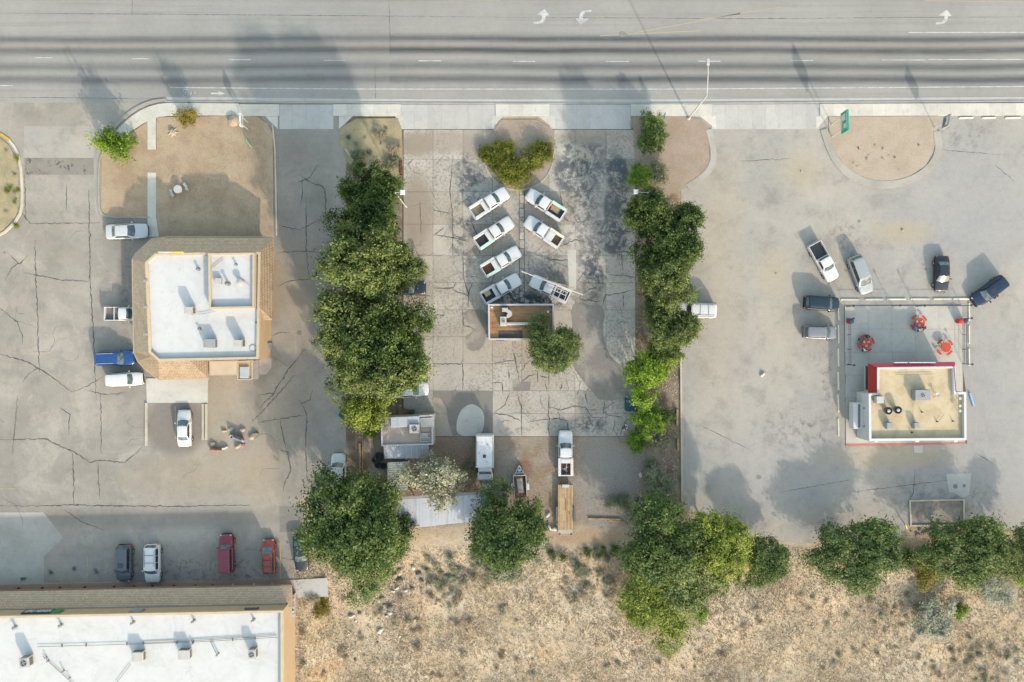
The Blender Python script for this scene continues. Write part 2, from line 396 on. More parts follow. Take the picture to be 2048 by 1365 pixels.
M_lotR = lot_mat('pale_lot_asphalt', C(203, 197, 187), C(190, 186, 180), False)
M_slab = concrete_mat('weathered_concrete_slab', C(206, 200, 189), C(190, 184, 173), 0.38, True, 1.28)
M_walk = concrete_mat('sidewalk_concrete', C(226, 222, 212), C(214, 210, 200), 0.22, False, 1.22)
M_apron = concrete_mat('apron_concrete', C(214, 212, 207), C(204, 203, 200), 0.2, False, 1.12)
M_kerb = concrete_mat('kerb_concrete', C(208, 204, 194), C(190, 186, 176), 0.2)
M_kerbw = concrete_mat('pale_kerb_concrete', C(226, 216, 196), C(210, 200, 180), 0.2, False, 1.15)
M_patio = concrete_mat('patio_concrete', C(214, 209, 199), C(200, 197, 189), 0.12, False, 1.1)
M_lawn = bed_mat('dead_lawn', C(200, 180, 152, .58), C(184, 162, 136, .58), C(214, 196, 162, .6))
M_pink = bed_mat('tan_gravel', C(204, 190, 172, .54), C(196, 180, 162, .54), C(212, 202, 188, .54))
M_grey_gravel = bed_mat('grey_gravel', C(196, 180, 164), C(186, 168, 150), C(168, 150, 134))
M_strawbed = bed_mat('straw_weeds', C(204, 188, 150), C(178, 170, 140), C(206, 200, 190), .5)
M_patch = lot_mat('dark_patch_asphalt', C(164, 160, 153), C(154, 150, 144), False)
def band_mat():
    g = N('blotched_band_asphalt', .92, .2); a = g.noise(g.pos, .9, 6, .75, .8); b = g.noise(g.pos, .25, 4, .6)
    c = g.mix(g.rmp(b, .4, .65), C(170, 163, 154), C(156, 150, 142)); c = g.mix(g.rmp(a, .54, .62, 0, .85), c, C(82, 88, 88)); c, f = grain(g, c, .3, 7); return g.out(c)
M_band = band_mat()
M_crack = mat('crack_filler', (0.055, 0.055, 0.055, 1), (0.10, 0.095, 0.085, 1), 3, 12, 0.95, amt=.8, world_space=True)
M_paintw = mat('white_road_paint', C(232, 232, 230), C(186, 185, 182), 1.2, 9, 0.7, amt=.8, world_space=True)
M_painty = mat('worn_yellow_paint', C(200, 184, 152), C(186, 180, 170), .8, 6, 0.8, amt=1.0, world_space=True)
M_joint = mat('joint_dirt', C(120, 112, 102), C(96, 90, 82), .5, 9, 0.95, world_space=True)

# ------------------------------------------------------------------ terrain
def axis(lo, hi, step):
    far = [200, 300, 500, 900, 1600]
    a = [-(f) for f in reversed(far)] + list(np.arange(lo, hi + .01, step)) + far
    return a
xs = axis(-80, 80, 1.0); ys = axis(-64, 60, 1.0)
mb = MB(); mb.grid([[(x, y, ground_z(x, y)) for x in xs] for y in ys])
struct(mb.build('ground', M_terrain, smooth=True), 'dry tan ground and grassy bank behind the lots')
# the street: carriageway reaches beyond the top of the picture
Y_K = P(0, 206)[1]
struct(MB().sheet([(-400, Y_K), (400, Y_K), (400, 62), (-400, 62)], 0.026).build('road', M_road), 'wide grey street with dark tyre tracks')
struct(MB().sheet(px_poly([(-4500, 206), (692, 206), (692, 955), (600, 1000), (586, 1163), (-4500, 1178)]), 0.030).build('parking_lot', M_lotL), 'cracked tan grey asphalt lot around the shops')
struct(MB().sheet(px_poly([(1362, 206), (6000, 206), (6000, 1062), (2048, 1062), (1930, 1056), (1815, 1055), (1800, 1075), (1600, 1088), (1500, 1075), (1362, 1010)]), 0.030).build('parking_lot', M_lotR), 'pale grey asphalt lot around the burger stand')
def patch(pts, z, m, name='asphalt_patch', it=1, label=None):
    return struct(MB().sheet(px_poly(smooth_poly(pts, it) if it else pts), z).build(name, m), label)
# concrete corner pad and driveway panel on the left lot
patch([(-60, 1025), (87, 1025), (127, 1076), (88, 1113), (88, 1168), (-60, 1172)], 0.036, M_kerb, 'concrete_pad', 0)
patch([(48, 253), (187, 253), (187, 316), (49, 316)], 0.036, M_apron if False else M_lotR, 'driveway_panel', 0)
patch([(49, 316.5), (187, 316.5), (188, 350), (50, 350)], 0.036, M_band, 'asphalt_patch', 0, 'dark blotched asphalt band across the lot entrance')
patch([(559, 1013), (612, 1013), (600, 1062), (560, 1065)], 0.036, M_patch, 'asphalt_patch', 0)
patch([(584, 1160), (655, 1156), (657, 1193), (590, 1195)], 0.10, M_apron, 'concrete_pad', 0)
# entrance slab, between the kerbs south of the restaurant
px = px_poly([(293, 757), (416, 757), (416, 806), (294, 806)])
struct(MB().prism(px, 0, 0.10).build('entrance_slab', M_walk), 'pale concrete entrance slab south of the restaurant')
px = px_poly([(515, 715), (543, 715), (543, 735), (533, 749), (515, 750)])
struct(MB().prism(px, 0, 0.12).build('entrance_slab', M_apron), 'rounded concrete pad at the restaurant back corner')

# ------------------------------------------------------------------ concrete lot of separate slabs
base = MB().sheet(px_poly([(804, 258), (1272, 258), (1272, 874), (804, 874)]), 0.014).build('concrete_lot', M_joint); struct(base, 'cracked concrete slab lot where the white trucks park')
colsL = [807, 866, 926, 985, 1038]; colsR = [1049, 1098, 1150, 1212, 1271]
rows = [260, 319, 384, 449, 512, 566, 620, 674, 728, 782, 828, 873]
rg = random.Random(3)
for cols in (colsL, colsR):
    for r in range(len(rows) - 1):
        for c in range(len(cols) - 1):
            x0, x1 = cols[c], cols[c + 1]; y0, y1 = rows[r], rows[r + 1]
            if not 380 < y0 < 610: x0, x1 = (1043.6 if x0 == 1049 else x0), (1043.6 if x1 == 1038 else x1)
            if rg.random() < .0: continue
            a = P(x0, y1); b = P(x1, y0); gp = 0.012
            z = 0.040 + rg.uniform(-.006, .008)
            cx, cy = (a[0] + b[0]) / 2, (a[1] + b[1]) / 2
            dz = [rg.uniform(-.004, .004) for _ in range(4)]
            m = MB(); w, h = (b[0] - a[0]) / 2 - gp, (b[1] - a[1]) / 2 - gp
            vs = [(-w, -h, -.03), (w, -h, -.03), (w, h, -.03), (-w, h, -.03)] + [(sx_ * (w - .01), sy_ * (h - .01), dz[i]) for i, (sx_, sy_) in enumerate(((-1, -1), (1, -1), (1, 1), (-1, 1)))]
            m.add(vs, [(4, 5, 6, 7), (0, 1, 5, 4), (1, 2, 6, 5), (2, 3, 7, 6), (3, 0, 4, 7)])
            o = m.build('slab', M_slab, base); o.location = (cx, cy, z)
# drain strip with its setts
m = MB()
dr = MB().sheet(px_poly([(1037.5, 372), (1049.5, 372), (1049.5, 605), (1037.5, 605)]), 0.030).build('drain_channel', M_joint, base)
y = 374
while y < 604:
    L = rg.uniform(8, 22); x0 = 1039.2 + rg.uniform(-.4, .4); x1 = 1047.6 + rg.uniform(-.6, .6)
    a = P(x0, min(y + L - 1, 604)); b = P(x1, y)
    o = MB().box((0, 0, 0), (b[0] - a[0], b[1] - a[1], .05)).build('sett', M_slab, base); o.location = ((a[0] + b[0]) / 2, (a[1] + b[1]) / 2, 0.022 + rg.uniform(0, .008))
    y += L
ZP = 0.056
patch([(1141, 612), (1160, 604), (1180, 612), (1200, 606), (1211, 628), (1204, 655), (1210, 690), (1222, 716), (1250, 738), (1264, 750), (1268, 800), (1200, 802), (1190, 790), (1168, 765), (1146, 735), (1138, 705), (1146, 660)], ZP, M_patch, 'asphalt_patch', 1, 'curved dark asphalt patch across the concrete lot')
patch([(866, 783), (985, 783), (985, 870), (905, 872), (897, 845), (893, 815), (880, 797), (867, 795)], ZP, M_patch, 'asphalt_patch', 0, 'dark square asphalt patch with a round pale centre')
patch([(948, 808), (968, 822), (969, 850), (962, 872), (915, 873), (912, 848), (920, 822), (935, 810)], ZP + .005, M_walk, 'concrete_patch', 2)
patch([(927, 620), (976, 620), (976, 660), (965, 700), (938, 704), (926, 680), (950, 660), (955, 650), (930, 645)], ZP, M_patch, 'asphalt_patch', 1)
patch([(1025, 760), (1037, 755), (1040, 764), (1062, 764), (1060, 782), (1026, 782)], ZP, M_patch, 'asphalt_patch', 0)
patch([(1135, 500), (1152, 500), (1152, 580), (1138, 580)], ZP, M_walk, 'concrete_patch', 0)

# ------------------------------------------------------------------ islands, kerbs, sidewalks
def bed(name, pts, z, m, label, it=0):
    poly = px_poly(smooth_poly(pts, it) if it else pts)
    return struct(MB().prism(poly, -.02, z).build(name, m), label)
bed('planting_bed', [(204, 300), (250, 276), (293, 246), (296, 236), (482, 232), (515, 234), (535, 248), (546, 268), (548, 474), (320, 474), (300, 434), (215, 434), (203, 420)], 0.12, M_lawn, 'bare brown lawn in front of the restaurant')
bed('planting_bed', [(-60, 255), (0, 276), (18, 290), (34, 318), (39, 400), (33, 432), (0, 466), (-60, 480)], 0.12, M_strawbed, 'dry weedy bed at the lot entrance')
bed('planting_bed', [(1657, 234), (1876, 233), (1873, 270), (1866, 305), (1850, 333), (1815, 355), (1770, 365), (1727, 358), (1693, 337), (1670, 305), (1658, 270)], 0.11, M_pink, 'half round tan gravel bed by the green sign')
bed('planting_bed', [(1265, 233), (1372, 233), (1402, 240), (1418, 256), (1419, 330), (1402, 352), (1372, 376), (1330, 395), (1275, 380)], 0.10, M_grey_gravel, 'speckled gravel bed below the street lamp')
bed('planting_bed', [(984, 263), (1003, 240), (1075, 240), (1109, 262), (1107, 300), (1100, 335), (1082, 362), (1058, 376), (1025, 378), (998, 366), (978, 340), (969, 308), (971, 285)], 0.085, M_grey_gravel, 'gravel bed with junipers in front of the truck lot')
bed('planting_bed', [(680, 258), (712, 238), (796, 237), (804, 260), (806, 330), (780, 380), (700, 330), (680, 290)], 0.09, M_strawbed, 'weedy bed at the end of the tree row')
def kerb(pts, w=0.18, z=0.15, m=None, it=2, label='pale concrete kerb around a planting bed', side=1, name='kerb'):
    ln = px_poly(smooth_line(pts, it) if it else pts)
    o = band(MB(), ln, 0 if side > 0 else -w, w if side > 0 else 0, -.02, z).build(name, m or M_kerb)
    return struct(o, label)
kerb([(248, 272), (222, 290), (203, 305), (197, 330), (196, 400), (200, 425), (214, 437), (300, 437)], .2, .15, M_kerb, 1, 'kerb along the brown lawn')
kerb([(190, 300), (188, 340), (188, 400), (192, 428), (205, 448), (230, 446)], .25, .05, M_kerb, 1, 'gutter strip along the brown lawn')
kerb([(-60, 250), (0, 270), (22, 286), (39, 316), (44, 402), (37, 436), (0, 472), (-60, 486)], .32, .15, M_kerbw, 1, 'kerb around the weedy bed')
kerb([(-20, 263), (3, 273), (18, 283)], .35, .156, mat('yellow_kerb_paint', C(226, 190, 70), C(200, 170, 90), 2, 9, .7), 0, 'yellow painted kerb end')
kerb([(544, 250), (549, 300), (551, 400), (552, 472)], .2, .15, M_kerbw, 0, 'thin kerb between lawn and drive')
kerb([(1880, 262), (1886, 300), (1872, 335), (1830, 368), (1772, 380), (1715, 370), (1672, 338), (1652, 300), (1640, 262)], .95, .14, M_kerb, 3, 'broad concrete kerb around the half round bed', -1)
kerb([(1423, 258), (1434, 300), (1431, 335), (1408, 362), (1378, 380)], .8, .13, M_kerb, 2, 'broad concrete kerb beside the gravel bed', -1)
kerb([(1110, 300), (1105, 338), (1086, 366), (1058, 380), (1022, 382), (993, 369), (972, 342), (966, 310)], .14, .10, M_kerbw, 2, 'thin kerb around the junipers', -1)
kerb([(291, 806), (291, 892)], .3, .2, M_kerbw, 0, 'cream kerb beside the entrance parking bay')
kerb([(404, 808), (404, 880)], .3, .14, M_kerbw, 0, 'kerb beside the entrance parking bay')
kerb([(411, 808), (411, 880)], .3, .2, M_kerbw, 0, 'kerb beside the entrance parking bay')
kerb([(1357, 560), (1360, 770), (1362, 1004)], .22, .22, M_kerbw, 0, 'low boundary kerb between the trees and the burger lot')
kerb([(690, 300), (720, 345), (735, 380)], .2, .16, M_kerbw, 0, 'short kerb at the head of the tree row')
# street kerb + gutter pan
kb = MB(); band(kb, px_poly([(330, 205), (480, 205.5), (700, 208), (1000, 209), (1360, 209), (1640, 207), (2048, 204.5), (6000, 204)]), 0, .16, -.02, .13)
struct(kb.build('street_kerb', M_kerb), 'concrete kerb along the street')
gp_ = MB(); band(gp_, px_poly([(330, 203), (480, 203.5), (700, 206), (1000, 207), (1360, 207), (1640, 205), (2048, 202.5), (6000, 202)]), 0, .5, .01, .034)
struct(gp_.build('gutter', M_apron), 'concrete gutter along the street')
kb = MB(); band(kb, px_poly(smooth_line([(334, 203), (300, 207), (262, 226), (236, 252), (228, 264)], 3)), -.35, 0, -.02, .15)
struct(kb.build('street_kerb', M_kerb), 'curved kerb at the lot entrance')
walk = MB().sheet(px_poly([(236, 262), (262, 232), (300, 212), (340, 208.5), (2048, 209), (2048, 231), (1640, 233), (300, 233), (250, 274)]), 0.045).build('sidewalk', M_joint); struct(walk, 'pale concrete sidewalk along the street')
def panel(pts, z, m=M_walk, par=walk, name='panel'):
    q = px_poly(pts); cx = sum(p[0] for p in q) / len(q); cy = sum(p[1] for p in q) / len(q)
    return MB().prism([(cx + (x - cx) * .994, cy + (y - cy) * .994) for x, y in q], 0.0, z).build(name, m, par, loc=(cx, cy, 0))
def inr(x, rs): return any(a <= x < b for a, b in rs)
drives = [(556, 678), (806, 984), (1110, 1262), (1432, 1632)]
x = 478.0
while x < 2330:
    w = 27.0 if x < 1650 else 26.0
    xm = x + w / 2; top = 209.5 - max(0, (x - 1360)) / 300.0; bot = 233 - max(0, (x - 1640)) / 260.0
    dv = inr(xm, drives)
    if dv: panel([(x, top), (x + w, top), (x + w, 259), (x, 259)], 0.06, M_apron)
    else:
        panel([(x, top), (x + w, top), (x + w, bot), (x, bot)], 0.145)
    x += w
for a, b, s_ in ((530, 556, 1), (678, 706, -1), (790, 806, 1), (984, 1006, -1), (1076, 1110, 1), (1262, 1262.5, -1), (1400, 1432, 1), (1632, 1656, -1)):
    if b - a > 2: panel([(a, 233), (b, 233), (b if s_ > 0 else a, 259)], 0.07)
cv = smooth_line([(478, 208), (400, 207), (338, 206), (303, 211), (266, 230), (241, 254), (233, 264)], 2)
ci = smooth_line([(478, 232), (400, 232), (335, 232), (312, 236), (288, 246), (262, 264), (254, 274)], 2)
for i in range(0, len(cv) - 2, 2):
    panel([cv[i], cv[i + 2], ci[i + 2], ci[i]], 0.145)
path = MB().sheet(px_poly([(296, 236), (314, 236), (314, 300), (296, 300)]), 0.124).build('footpath', M_joint); struct(path, 'narrow concrete footpath across the brown lawn')
for y0, y1 in ((236, 256), (256, 278), (278, 300), (346, 375), (375, 405), (405, 435), (435, 474)):
    panel([(296, y0), (313, y0), (313 + (6 if y0 > 430 else 0), y1), (296, y1)], 0.14, M_walk, path)

# ------------------------------------------------------------------ cracks
def crack_strip(mb, pts, w, z, rg, jit=1.2):
    P_ = []
    for a, b in zip(pts[:-1], pts[1:]):
        L = math.hypot(b[0] - a[0], b[1] - a[1]); n = max(2, int(L / 5))
        for i in range(n):
            t = i / n; P_.append((a[0] + (b[0] - a[0]) * t + rg.gauss(0, jit * .55), a[1] + (b[1] - a[1]) * t + rg.gauss(0, jit * .55)))
    P_.append(pts[-1]); q = px_poly(P_); n = len(q); rows_ = []
    for i in range(n):
        a = Vector(q[max(i - 1, 0)]); b = Vector(q[min(i + 1, n - 1)]); t = (b - a)
        t = t.normalized() if t.length > 1e-6 else Vector((1, 0)); nn = Vector((-t.y, t.x))
        ww = w * (0.35 + rg.random() * 1.0) * (0.3 + 0.7 * min(1, 4 * min(i, n - 1 - i) / n + .1))
        p = Vector(q[i]); rows_.append([(p.x - nn.x * ww, p.y - nn.y * ww, z), (p.x + nn.x * ww, p.y + nn.y * ww, z)])
    mb.grid(rows_)
rg = random.Random(11)
left_cracks = [
 [(178, 380), (179, 450), (180, 560), (186, 650), (190, 740), (193, 800)], [(70, 480), (72, 560), (76, 650), (79, 745)], [(45, 545), (120, 560), (178, 563)],
 [(0, 708), (60, 726), (105, 755), (145, 785)], [(145, 785), (180, 770), (208, 752)], [(82, 735), (60, 745), (45, 765)], [(201, 785), (203, 850), (203, 908)], [(0, 618), (35, 645), (45, 672), (44, 690)],
 [(0, 880), (90, 878), (150, 905), (180, 925), (200, 920), (250, 925), (285, 895)], [(145, 905), (148, 960), (147, 1010), (160, 1012)], [(195, 925), (200, 1000)], [(0, 1012), (80, 1012), (150, 1010), (200, 1012), (370, 1013), (500, 1010)], [(130, 1020), (165, 1045), (210, 1060)],
 [(553, 505), (612, 503), (645, 507)], [(612, 390), (613, 505), (618, 555)], [(553, 575), (580, 562), (625, 557)], [(545, 672), (560, 666), (580, 665)], [(600, 350), (620, 365), (648, 375), (652, 400), (650, 440)], [(553, 450), (600, 460), (640, 440)],
 [(515, 845), (560, 838), (614, 830)], [(560, 840), (568, 880), (575, 905)], [(600, 800), (614, 830), (612, 880), (612, 900)], [(520, 790), (555, 785)], [(560, 900), (575, 905), (582, 940), (570, 965), (566, 985)], [(612, 900), (614, 955)], [(590, 750), (560, 785), (500, 850)], [(610, 700), (580, 735), (545, 790), (520, 815)], [(600, 810), (620, 800), (625, 780)], [(170, 780), (215, 790), (250, 785)], [(35, 790), (30, 860), (25, 910)], [(120, 815), (140, 830), (138, 870)],
 [(24, 400), (60, 448), (200, 446)], [(133, 370), (133, 420)], [(50, 350), (52, 440)], [(15, 505), (40, 530), (55, 510)], [(10, 560), (25, 535), (50, 520)], [(600, 415), (605, 390), (604, 355)], [(596, 365), (620, 355), (635, 330)]]
mbk = MB()
for l in left_cracks: crack_strip(mbk, l, 0.075 if len(l) > 3 else 0.055, 0.037, rg)
for _ in range(34):
    x, y = rg.uniform(0, 680), rg.uniform(280, 1140); a = rg.uniform(0, 6.28); pts = [(x, y)]
    for _ in range(rg.randint(2, 5)):
        a += rg.gauss(0, .6); x += math.cos(a) * 16; y += math.sin(a) * 16
        if x > 680: break
        pts.append((x, y))
    if len(pts) > 1: crack_strip(mbk, pts, 0.022, 0.0365, rg)
struct(mbk.build('pavement_cracks', M_crack), 'dark cracks in the tan asphalt lot', 'stuff', 'cracks')
mid_cracks = [
 [(905, 318), (903, 350), (900, 380), (904, 420), (906, 470), (905, 512)], [(866, 470), (905, 475), (940, 485)], [(905, 470), (925, 478)], [(866, 577), (905, 577), (912, 565)], [(926, 512), (928, 560), (938, 590), (936, 615)], [(905, 580), (935, 592), (945, 565)],
 [(872, 630), (885, 632), (890, 622)], [(926, 620), (926, 650), (950, 660)], [(926, 728), (926, 780)], [(866, 728), (922, 728), (926, 720)], [(1030, 725), (1028, 705), (1036, 750), (1040, 765)], [(988, 726), (1005, 725), (1020, 720), (1030, 722)], [(1018, 740), (1018, 760)], [(1042, 765), (1058, 753), (1072, 748)], [(1080, 752), (1095, 757)], [(1075, 740), (1075, 765)], [(1098, 735), (1098, 765)],
 [(985, 765), (1005, 765), (1005, 788)], [(1020, 785), (1010, 810), (990, 825)], [(1035, 785), (1043, 820), (1043, 870)], [(988, 827), (1015, 830), (1043, 843)], [(1055, 845), (1080, 840), (1115, 838), (1135, 842), (1137, 870)], [(1100, 815), (1120, 820), (1150, 812), (1170, 815), (1185, 835), (1200, 835)], [(1098, 790), (1098, 870)], [(1170, 785), (1175, 810)], [(1205, 820), (1215, 830), (1245, 835)], [(1205, 820), (1230, 805)], [(1230, 840), (1226, 865)], [(1210, 800), (1205, 830)], [(1155, 790), (1160, 765), (1148, 745)], [(1125, 765), (1120, 780)], [(1090, 765), (1094, 780)],
 [(1160, 600), (1160, 590), (1180, 578), (1206, 575)], [(1160, 600), (1200, 604)], [(1205, 610), (1212, 590), (1225, 590), (1268, 580)], [(1245, 590), (1248, 615)], [(1218, 550), (1250, 552), (1268, 555)], [(1243, 505), (1245, 540)], [(1220, 505), (1268, 505), (1270, 495)],
 [(1098, 520), (1140, 520), (1152, 510)], [(1140, 512), (1138, 530), (1152, 540)], [(1120, 470), (1130, 490), (1150, 480), (1178, 485)], [(1145, 430), (1155, 445), (1178, 440)], [(1235, 462), (1268, 465)], [(1118, 380), (1130, 440), (1150, 447)], [(865, 420), (900, 428)], [(940, 440), (960, 480), (958, 510)], [(955, 400), (1000, 410)], [(890, 455), (870, 470)], [(815, 330), (825, 320)], [(840, 400), (842, 470)], [(830, 590), (860, 592)], [(1240, 870), (1255, 835)]]
mbk = MB()
for l in mid_cracks: crack_strip(mbk, l, 0.06, 0.053, rg)
for _ in range(85):
    x, y = rg.uniform(815, 1260), rg.uniform(320, 865); a = rg.uniform(0, 6.28); pts = [(x, y)]
    for _ in range(rg.randint(2, 4)):
        a += rg.gauss(0, .5); x += math.cos(a) * 13; y += math.sin(a) * 13
        if x < 810 or x > 1268: break
        pts.append((x, y))
    if len(pts) > 1: crack_strip(mbk, pts, 0.024, 0.0525, rg)
struct(mbk.build('pavement_cracks', M_crack, None), 'dark jagged cracks across the concrete slab lot', 'stuff', 'cracks')
mbk = MB()
for l in [[(0, 27), (300, 29), (700, 32), (1000, 35)], [(265, 0), (264, 30)], [(778, 0), (780, 72), (781, 110)], [(750, 135), (751, 205)], [(1000, 35), (1500, 38), (2048, 34)], [(0, 195), (330, 198)]]: crack_strip(mbk, l, 0.03, 0.031, rg, .4)
for l in [[(1480, 323), (1580, 318)], [(1880, 300), (2000, 310)], [(1990, 330), (2030, 365)], [(1400, 850), (1500, 900)], [(1560, 985), (1700, 960)], [(1830, 940), (1826, 985), (1815, 1010)], [(1950, 905), (1990, 930)], [(1700, 985), (1900, 960)]]: crack_strip(mbk, l, 0.035, 0.037, rg, 1)
struct(mbk.build('pavement_cracks', M_crack), 'thin seams in the street asphalt', 'stuff', 'cracks')

# ------------------------------------------------------------------ paint on the road
def paint(pts, z=0.035, m=None, label='white painted road line', it=0):
    return struct(MB().sheet(px_poly(smooth_poly(pts, it) if it else pts), z).build('road_marking', m or M_paintw), label)
def pline(x0, y0, x1, y1, w, **k): paint([(x0, y0 - w / 2), (x1, y1 - w / 2), (x1, y1 + w / 2), (x0, y0 + w / 2)], **k)
pline(340, 175.6, 700, 178.6, 1.9); pline(700, 178.6, 1360, 178.8, 1.9); pline(1360, 178.8, 2048, 173.6, 1.9); pline(2048, 173.6, 4000, 172, 1.9); pline(-300, 170, 26, 172, 1.9)
for a, b, y in ((70, 105, 116), (265, 298, 118), (456, 502, 120), (648, 690, 121), (837, 882, 122.3), (1026, 1070, 123.3), (1212, 1257, 123.5), (1396, 1441, 123), (1582, 1626, 121.5), (1764, 1850, 120.5), (1856, 2048, 119.5)): pline(a, y, b, y, 1.7)
pline(1817, 65.5, 2300, 65, 1.9)
for a, y, b, y2 in ((1200, 72, 1400, 62), (1270, 66, 1480, 28), (1400, 40, 1560, 15), (1850, 2, 2048, 4), (900, 0, 1000, 1)): pline(a, y, b, y2, 2.2, z=0.033, m=M_painty, label='worn yellow lane line on the street')
def o2(pts, ox=680): return [(ox + a / 2.904, b / 2.904) for a, b in pts]
arrow = [(1125, 130), (1160, 126), (1172, 112), (1176, 92), (1140, 88), (1188, 54), (1216, 92), (1197, 92), (1192, 116), (1178, 134), (1150, 140), (1124, 141)]
paint(o2(arrow), label='white left turn arrow on the street beside a twin arrow')
cx_, cy_ = 1292, 99
paint(o2([(2 * cx_ - a, 2 * cy_ - b + 2) for a, b in arrow]), label='white left turn arrow pointing back toward the lots')
paint([(x + 804, y + 1) for x, y in o2(arrow)], label='lone white left turn arrow near the solid lane line')
# bicycle lane symbol and its arrow
bm_ = MB()
def ring(mb, cx, cy, rx, ry, w, n=18):
    rr = []
    for i in range(n + 1):
        a = 2 * math.pi * i / n; rr.append([P3(cx + math.cos(a) * (rx - w), cy + math.sin(a) * (ry - w), .035), P3(cx + math.cos(a) * rx, cy + math.sin(a) * ry, .035)])
    mb.grid(rr)
def bar(mb, a, b, w, z=.035):
    p, q = Vector(P(*a)), Vector(P(*b)); t = (q - p).normalized(); n_ = Vector((-t.y, t.x)) * w / 2 / S
    mb.add([(p.x - n_.x, p.y - n_.y, z), (q.x - n_.x, q.y - n_.y, z), (q.x + n_.x, q.y + n_.y, z), (p.x + n_.x, p.y + n_.y, z)], [(0, 1, 2, 3)])
ring(bm_, 371, 191.5, 5.5, 3, 1.0); ring(bm_, 370.5, 181.3, 5, 2.6, 1.0)
for a, b in (((371, 191), (379, 187)), ((371, 183), (379, 187)), ((371, 183), (372, 190)), ((376, 180), (380, 186)), ((378, 184), (387, 187)), ((380, 189), (387, 186)), ((374, 178), (377, 182))): bar(bm_, a, b, 1.4)
ring(bm_, 389.5, 185.8, 2.0, 1.6, 1.5)
struct(bm_.build('road_marking', M_paintw), 'white painted cyclist symbol in the bike lane')
paint([(422, 186), (437.5, 186), (437, 183), (450, 187.6), (437.5, 192), (437.5, 189), (422, 189)], label='white straight arrow ahead of the cyclist symbol')
# parking bay lines
M_py = mat('yellow_bay_paint', C(214, 196, 150), C(186, 172, 140), 1.5, 8, .8, amt=.9, world_space=True)
for x, y0, y1 in ((124, 1150, 1168), (174, 1115, 1168), (560, 1085, 1160), (350, 812, 878)): pline(x, (y0 + y1) / 2, x + 1.7, (y0 + y1) / 2, y1 - y0, z=.042, m=M_py, label='faded yellow parking bay line')
pline(0, 978, 32, 978, 1.8, z=.042, m=M_py, label='faded yellow parking bay line')
paint([(1892, 948), (1942, 947), (1938, 990), (1925, 996), (1905, 985), (1898, 985)], 0.040, M_apron, 'concrete access pad behind the burger stand')
for x, r in ((1910.5, 4.6), (1928, 3.4)):
    p = P(x, 973 if r > 4 else 972); struct(MB().lathe([(r / S, 0.038), (r / S, 0.052), (r / S * .8, .056)], 18, (p[0], p[1], 0)).build('manhole_cover', mat('cast_iron', C(150, 150, 152), C(120, 120, 122), 3, 20, .7)), 'round access cover in the pad')
p = P(1245, 68); paint([(1237, 66), (1243, 62), (1253, 67), (1256, 69), (1247, 75), (1239, 74)], .0345, M_patch, 'dark stain on the street', 1)
# ------------------------------------------------------------------ vehicles
def paintm(name, c, c2=None, rough=.38, coat=.35, metal=0.0):
    if max(c[:3]) < .12: coat *= .25; rough = .45
    return mat(name, c, c2 or tuple(x * .86 for x in c[:3]) + (1,), 1.2, 18, rough, .4, metal, 0, .35, coat)
W_ = (0.44, 0.445, 0.45, 1)
M_white = paintm('white_car_paint', W_, (0.39, 0.39, 0.385, 1)); M_glass = None
g = N('tinted_glass', 0.16, 0.5); n_ = g.noise(g.obj, 1.6, 3, .6); M_glass = g.out(g.mix(g.rmp(n_, .4, .65), (0.05, 0.075, 0.085, 1), (0.10, 0.13, 0.145, 1)))
M_dglass = N('dark_glass', 0.06, 0.8).out((0.015, 0.018, 0.025, 1))
M_tyre = mat('tyre_rubber', (0.022, 0.022, 0.023, 1), (0.035, 0.034, 0.032, 1), 4, 20, .9)
M_rim = mat('alloy_rim', (0.5, 0.5, 0.51, 1), (0.4, 0.4, 0.4, 1), 3, 20, .35, .5, .7)
M_black = mat('black_plastic', (0.03, 0.03, 0.032, 1), (0.05, 0.05, 0.05, 1), 3, 20, .6)
M_dark = mat('dark_metal', (0.05, 0.05, 0.055, 1), (0.08, 0.075, 0.07, 1), 3, 20, .8)  # plain dark metal for chassis, bed floors and small fittings
M_head = N('headlight_lens', .1, .8).out((0.30, 0.32, 0.34, 1)); M_tail = N('taillight_lens', .15, .8).out((0.45, 0.03, 0.03, 1))
M_steel = mat('galvanised_steel', (0.42, 0.44, 0.45, 1), (0.33, 0.34, 0.35, 1), 2, 14, .45, .5, .5)
M_chrome = mat('chrome', (0.6, 0.6, 0.6, 1), None, 2, 14, .2, .5, .9)
def interp(x, xs, ys): return float(np.interp(x, xs, ys))
WHEELS = {}
def wheel(r, w, parent, loc):
    k = (round(r, 2), round(w, 2))
    if k not in WHEELS:
        t = MB(); rows = []
        prof = [(r * .62, -w / 2), (r * .9, -w / 2), (r, -w / 2 + .04), (r, w / 2 - .04), (r * .9, w / 2), (r * .62, w / 2)]
        for i in range(18):
            a = 2 * math.pi * i / 18; rows.append([(q * math.cos(a), y, q * math.sin(a)) for q, y in prof])
        rows.append(rows[0]); t.grid(rows)
        m = MB(); m.tube((0, -w * .36, 0), (0, w * .36, 0), r * .63, n=14)
        for i in range(5):
            a = 2 * math.pi * i / 5
            for s in (-1, 1): m.tube((r * .1 * math.cos(a), s * w * .40, r * .1 * math.sin(a)), (r * .56 * math.cos(a), s * w * .38, r * .56 * math.sin(a)), r * .08, n=4)
        WHEELS[k] = (t.mesh('tyre'), m.mesh('rim')); WHEELS[k][0].materials.append(M_tyre); WHEELS[k][1].materials.append(M_rim)
    a = bpy.data.objects.new('wheel', WHEELS[k][0]); COL.objects.link(a); a.parent = parent; a.location = loc
    b = bpy.data.objects.new('rim', WHEELS[k][1]); COL.objects.link(b); b.parent = a
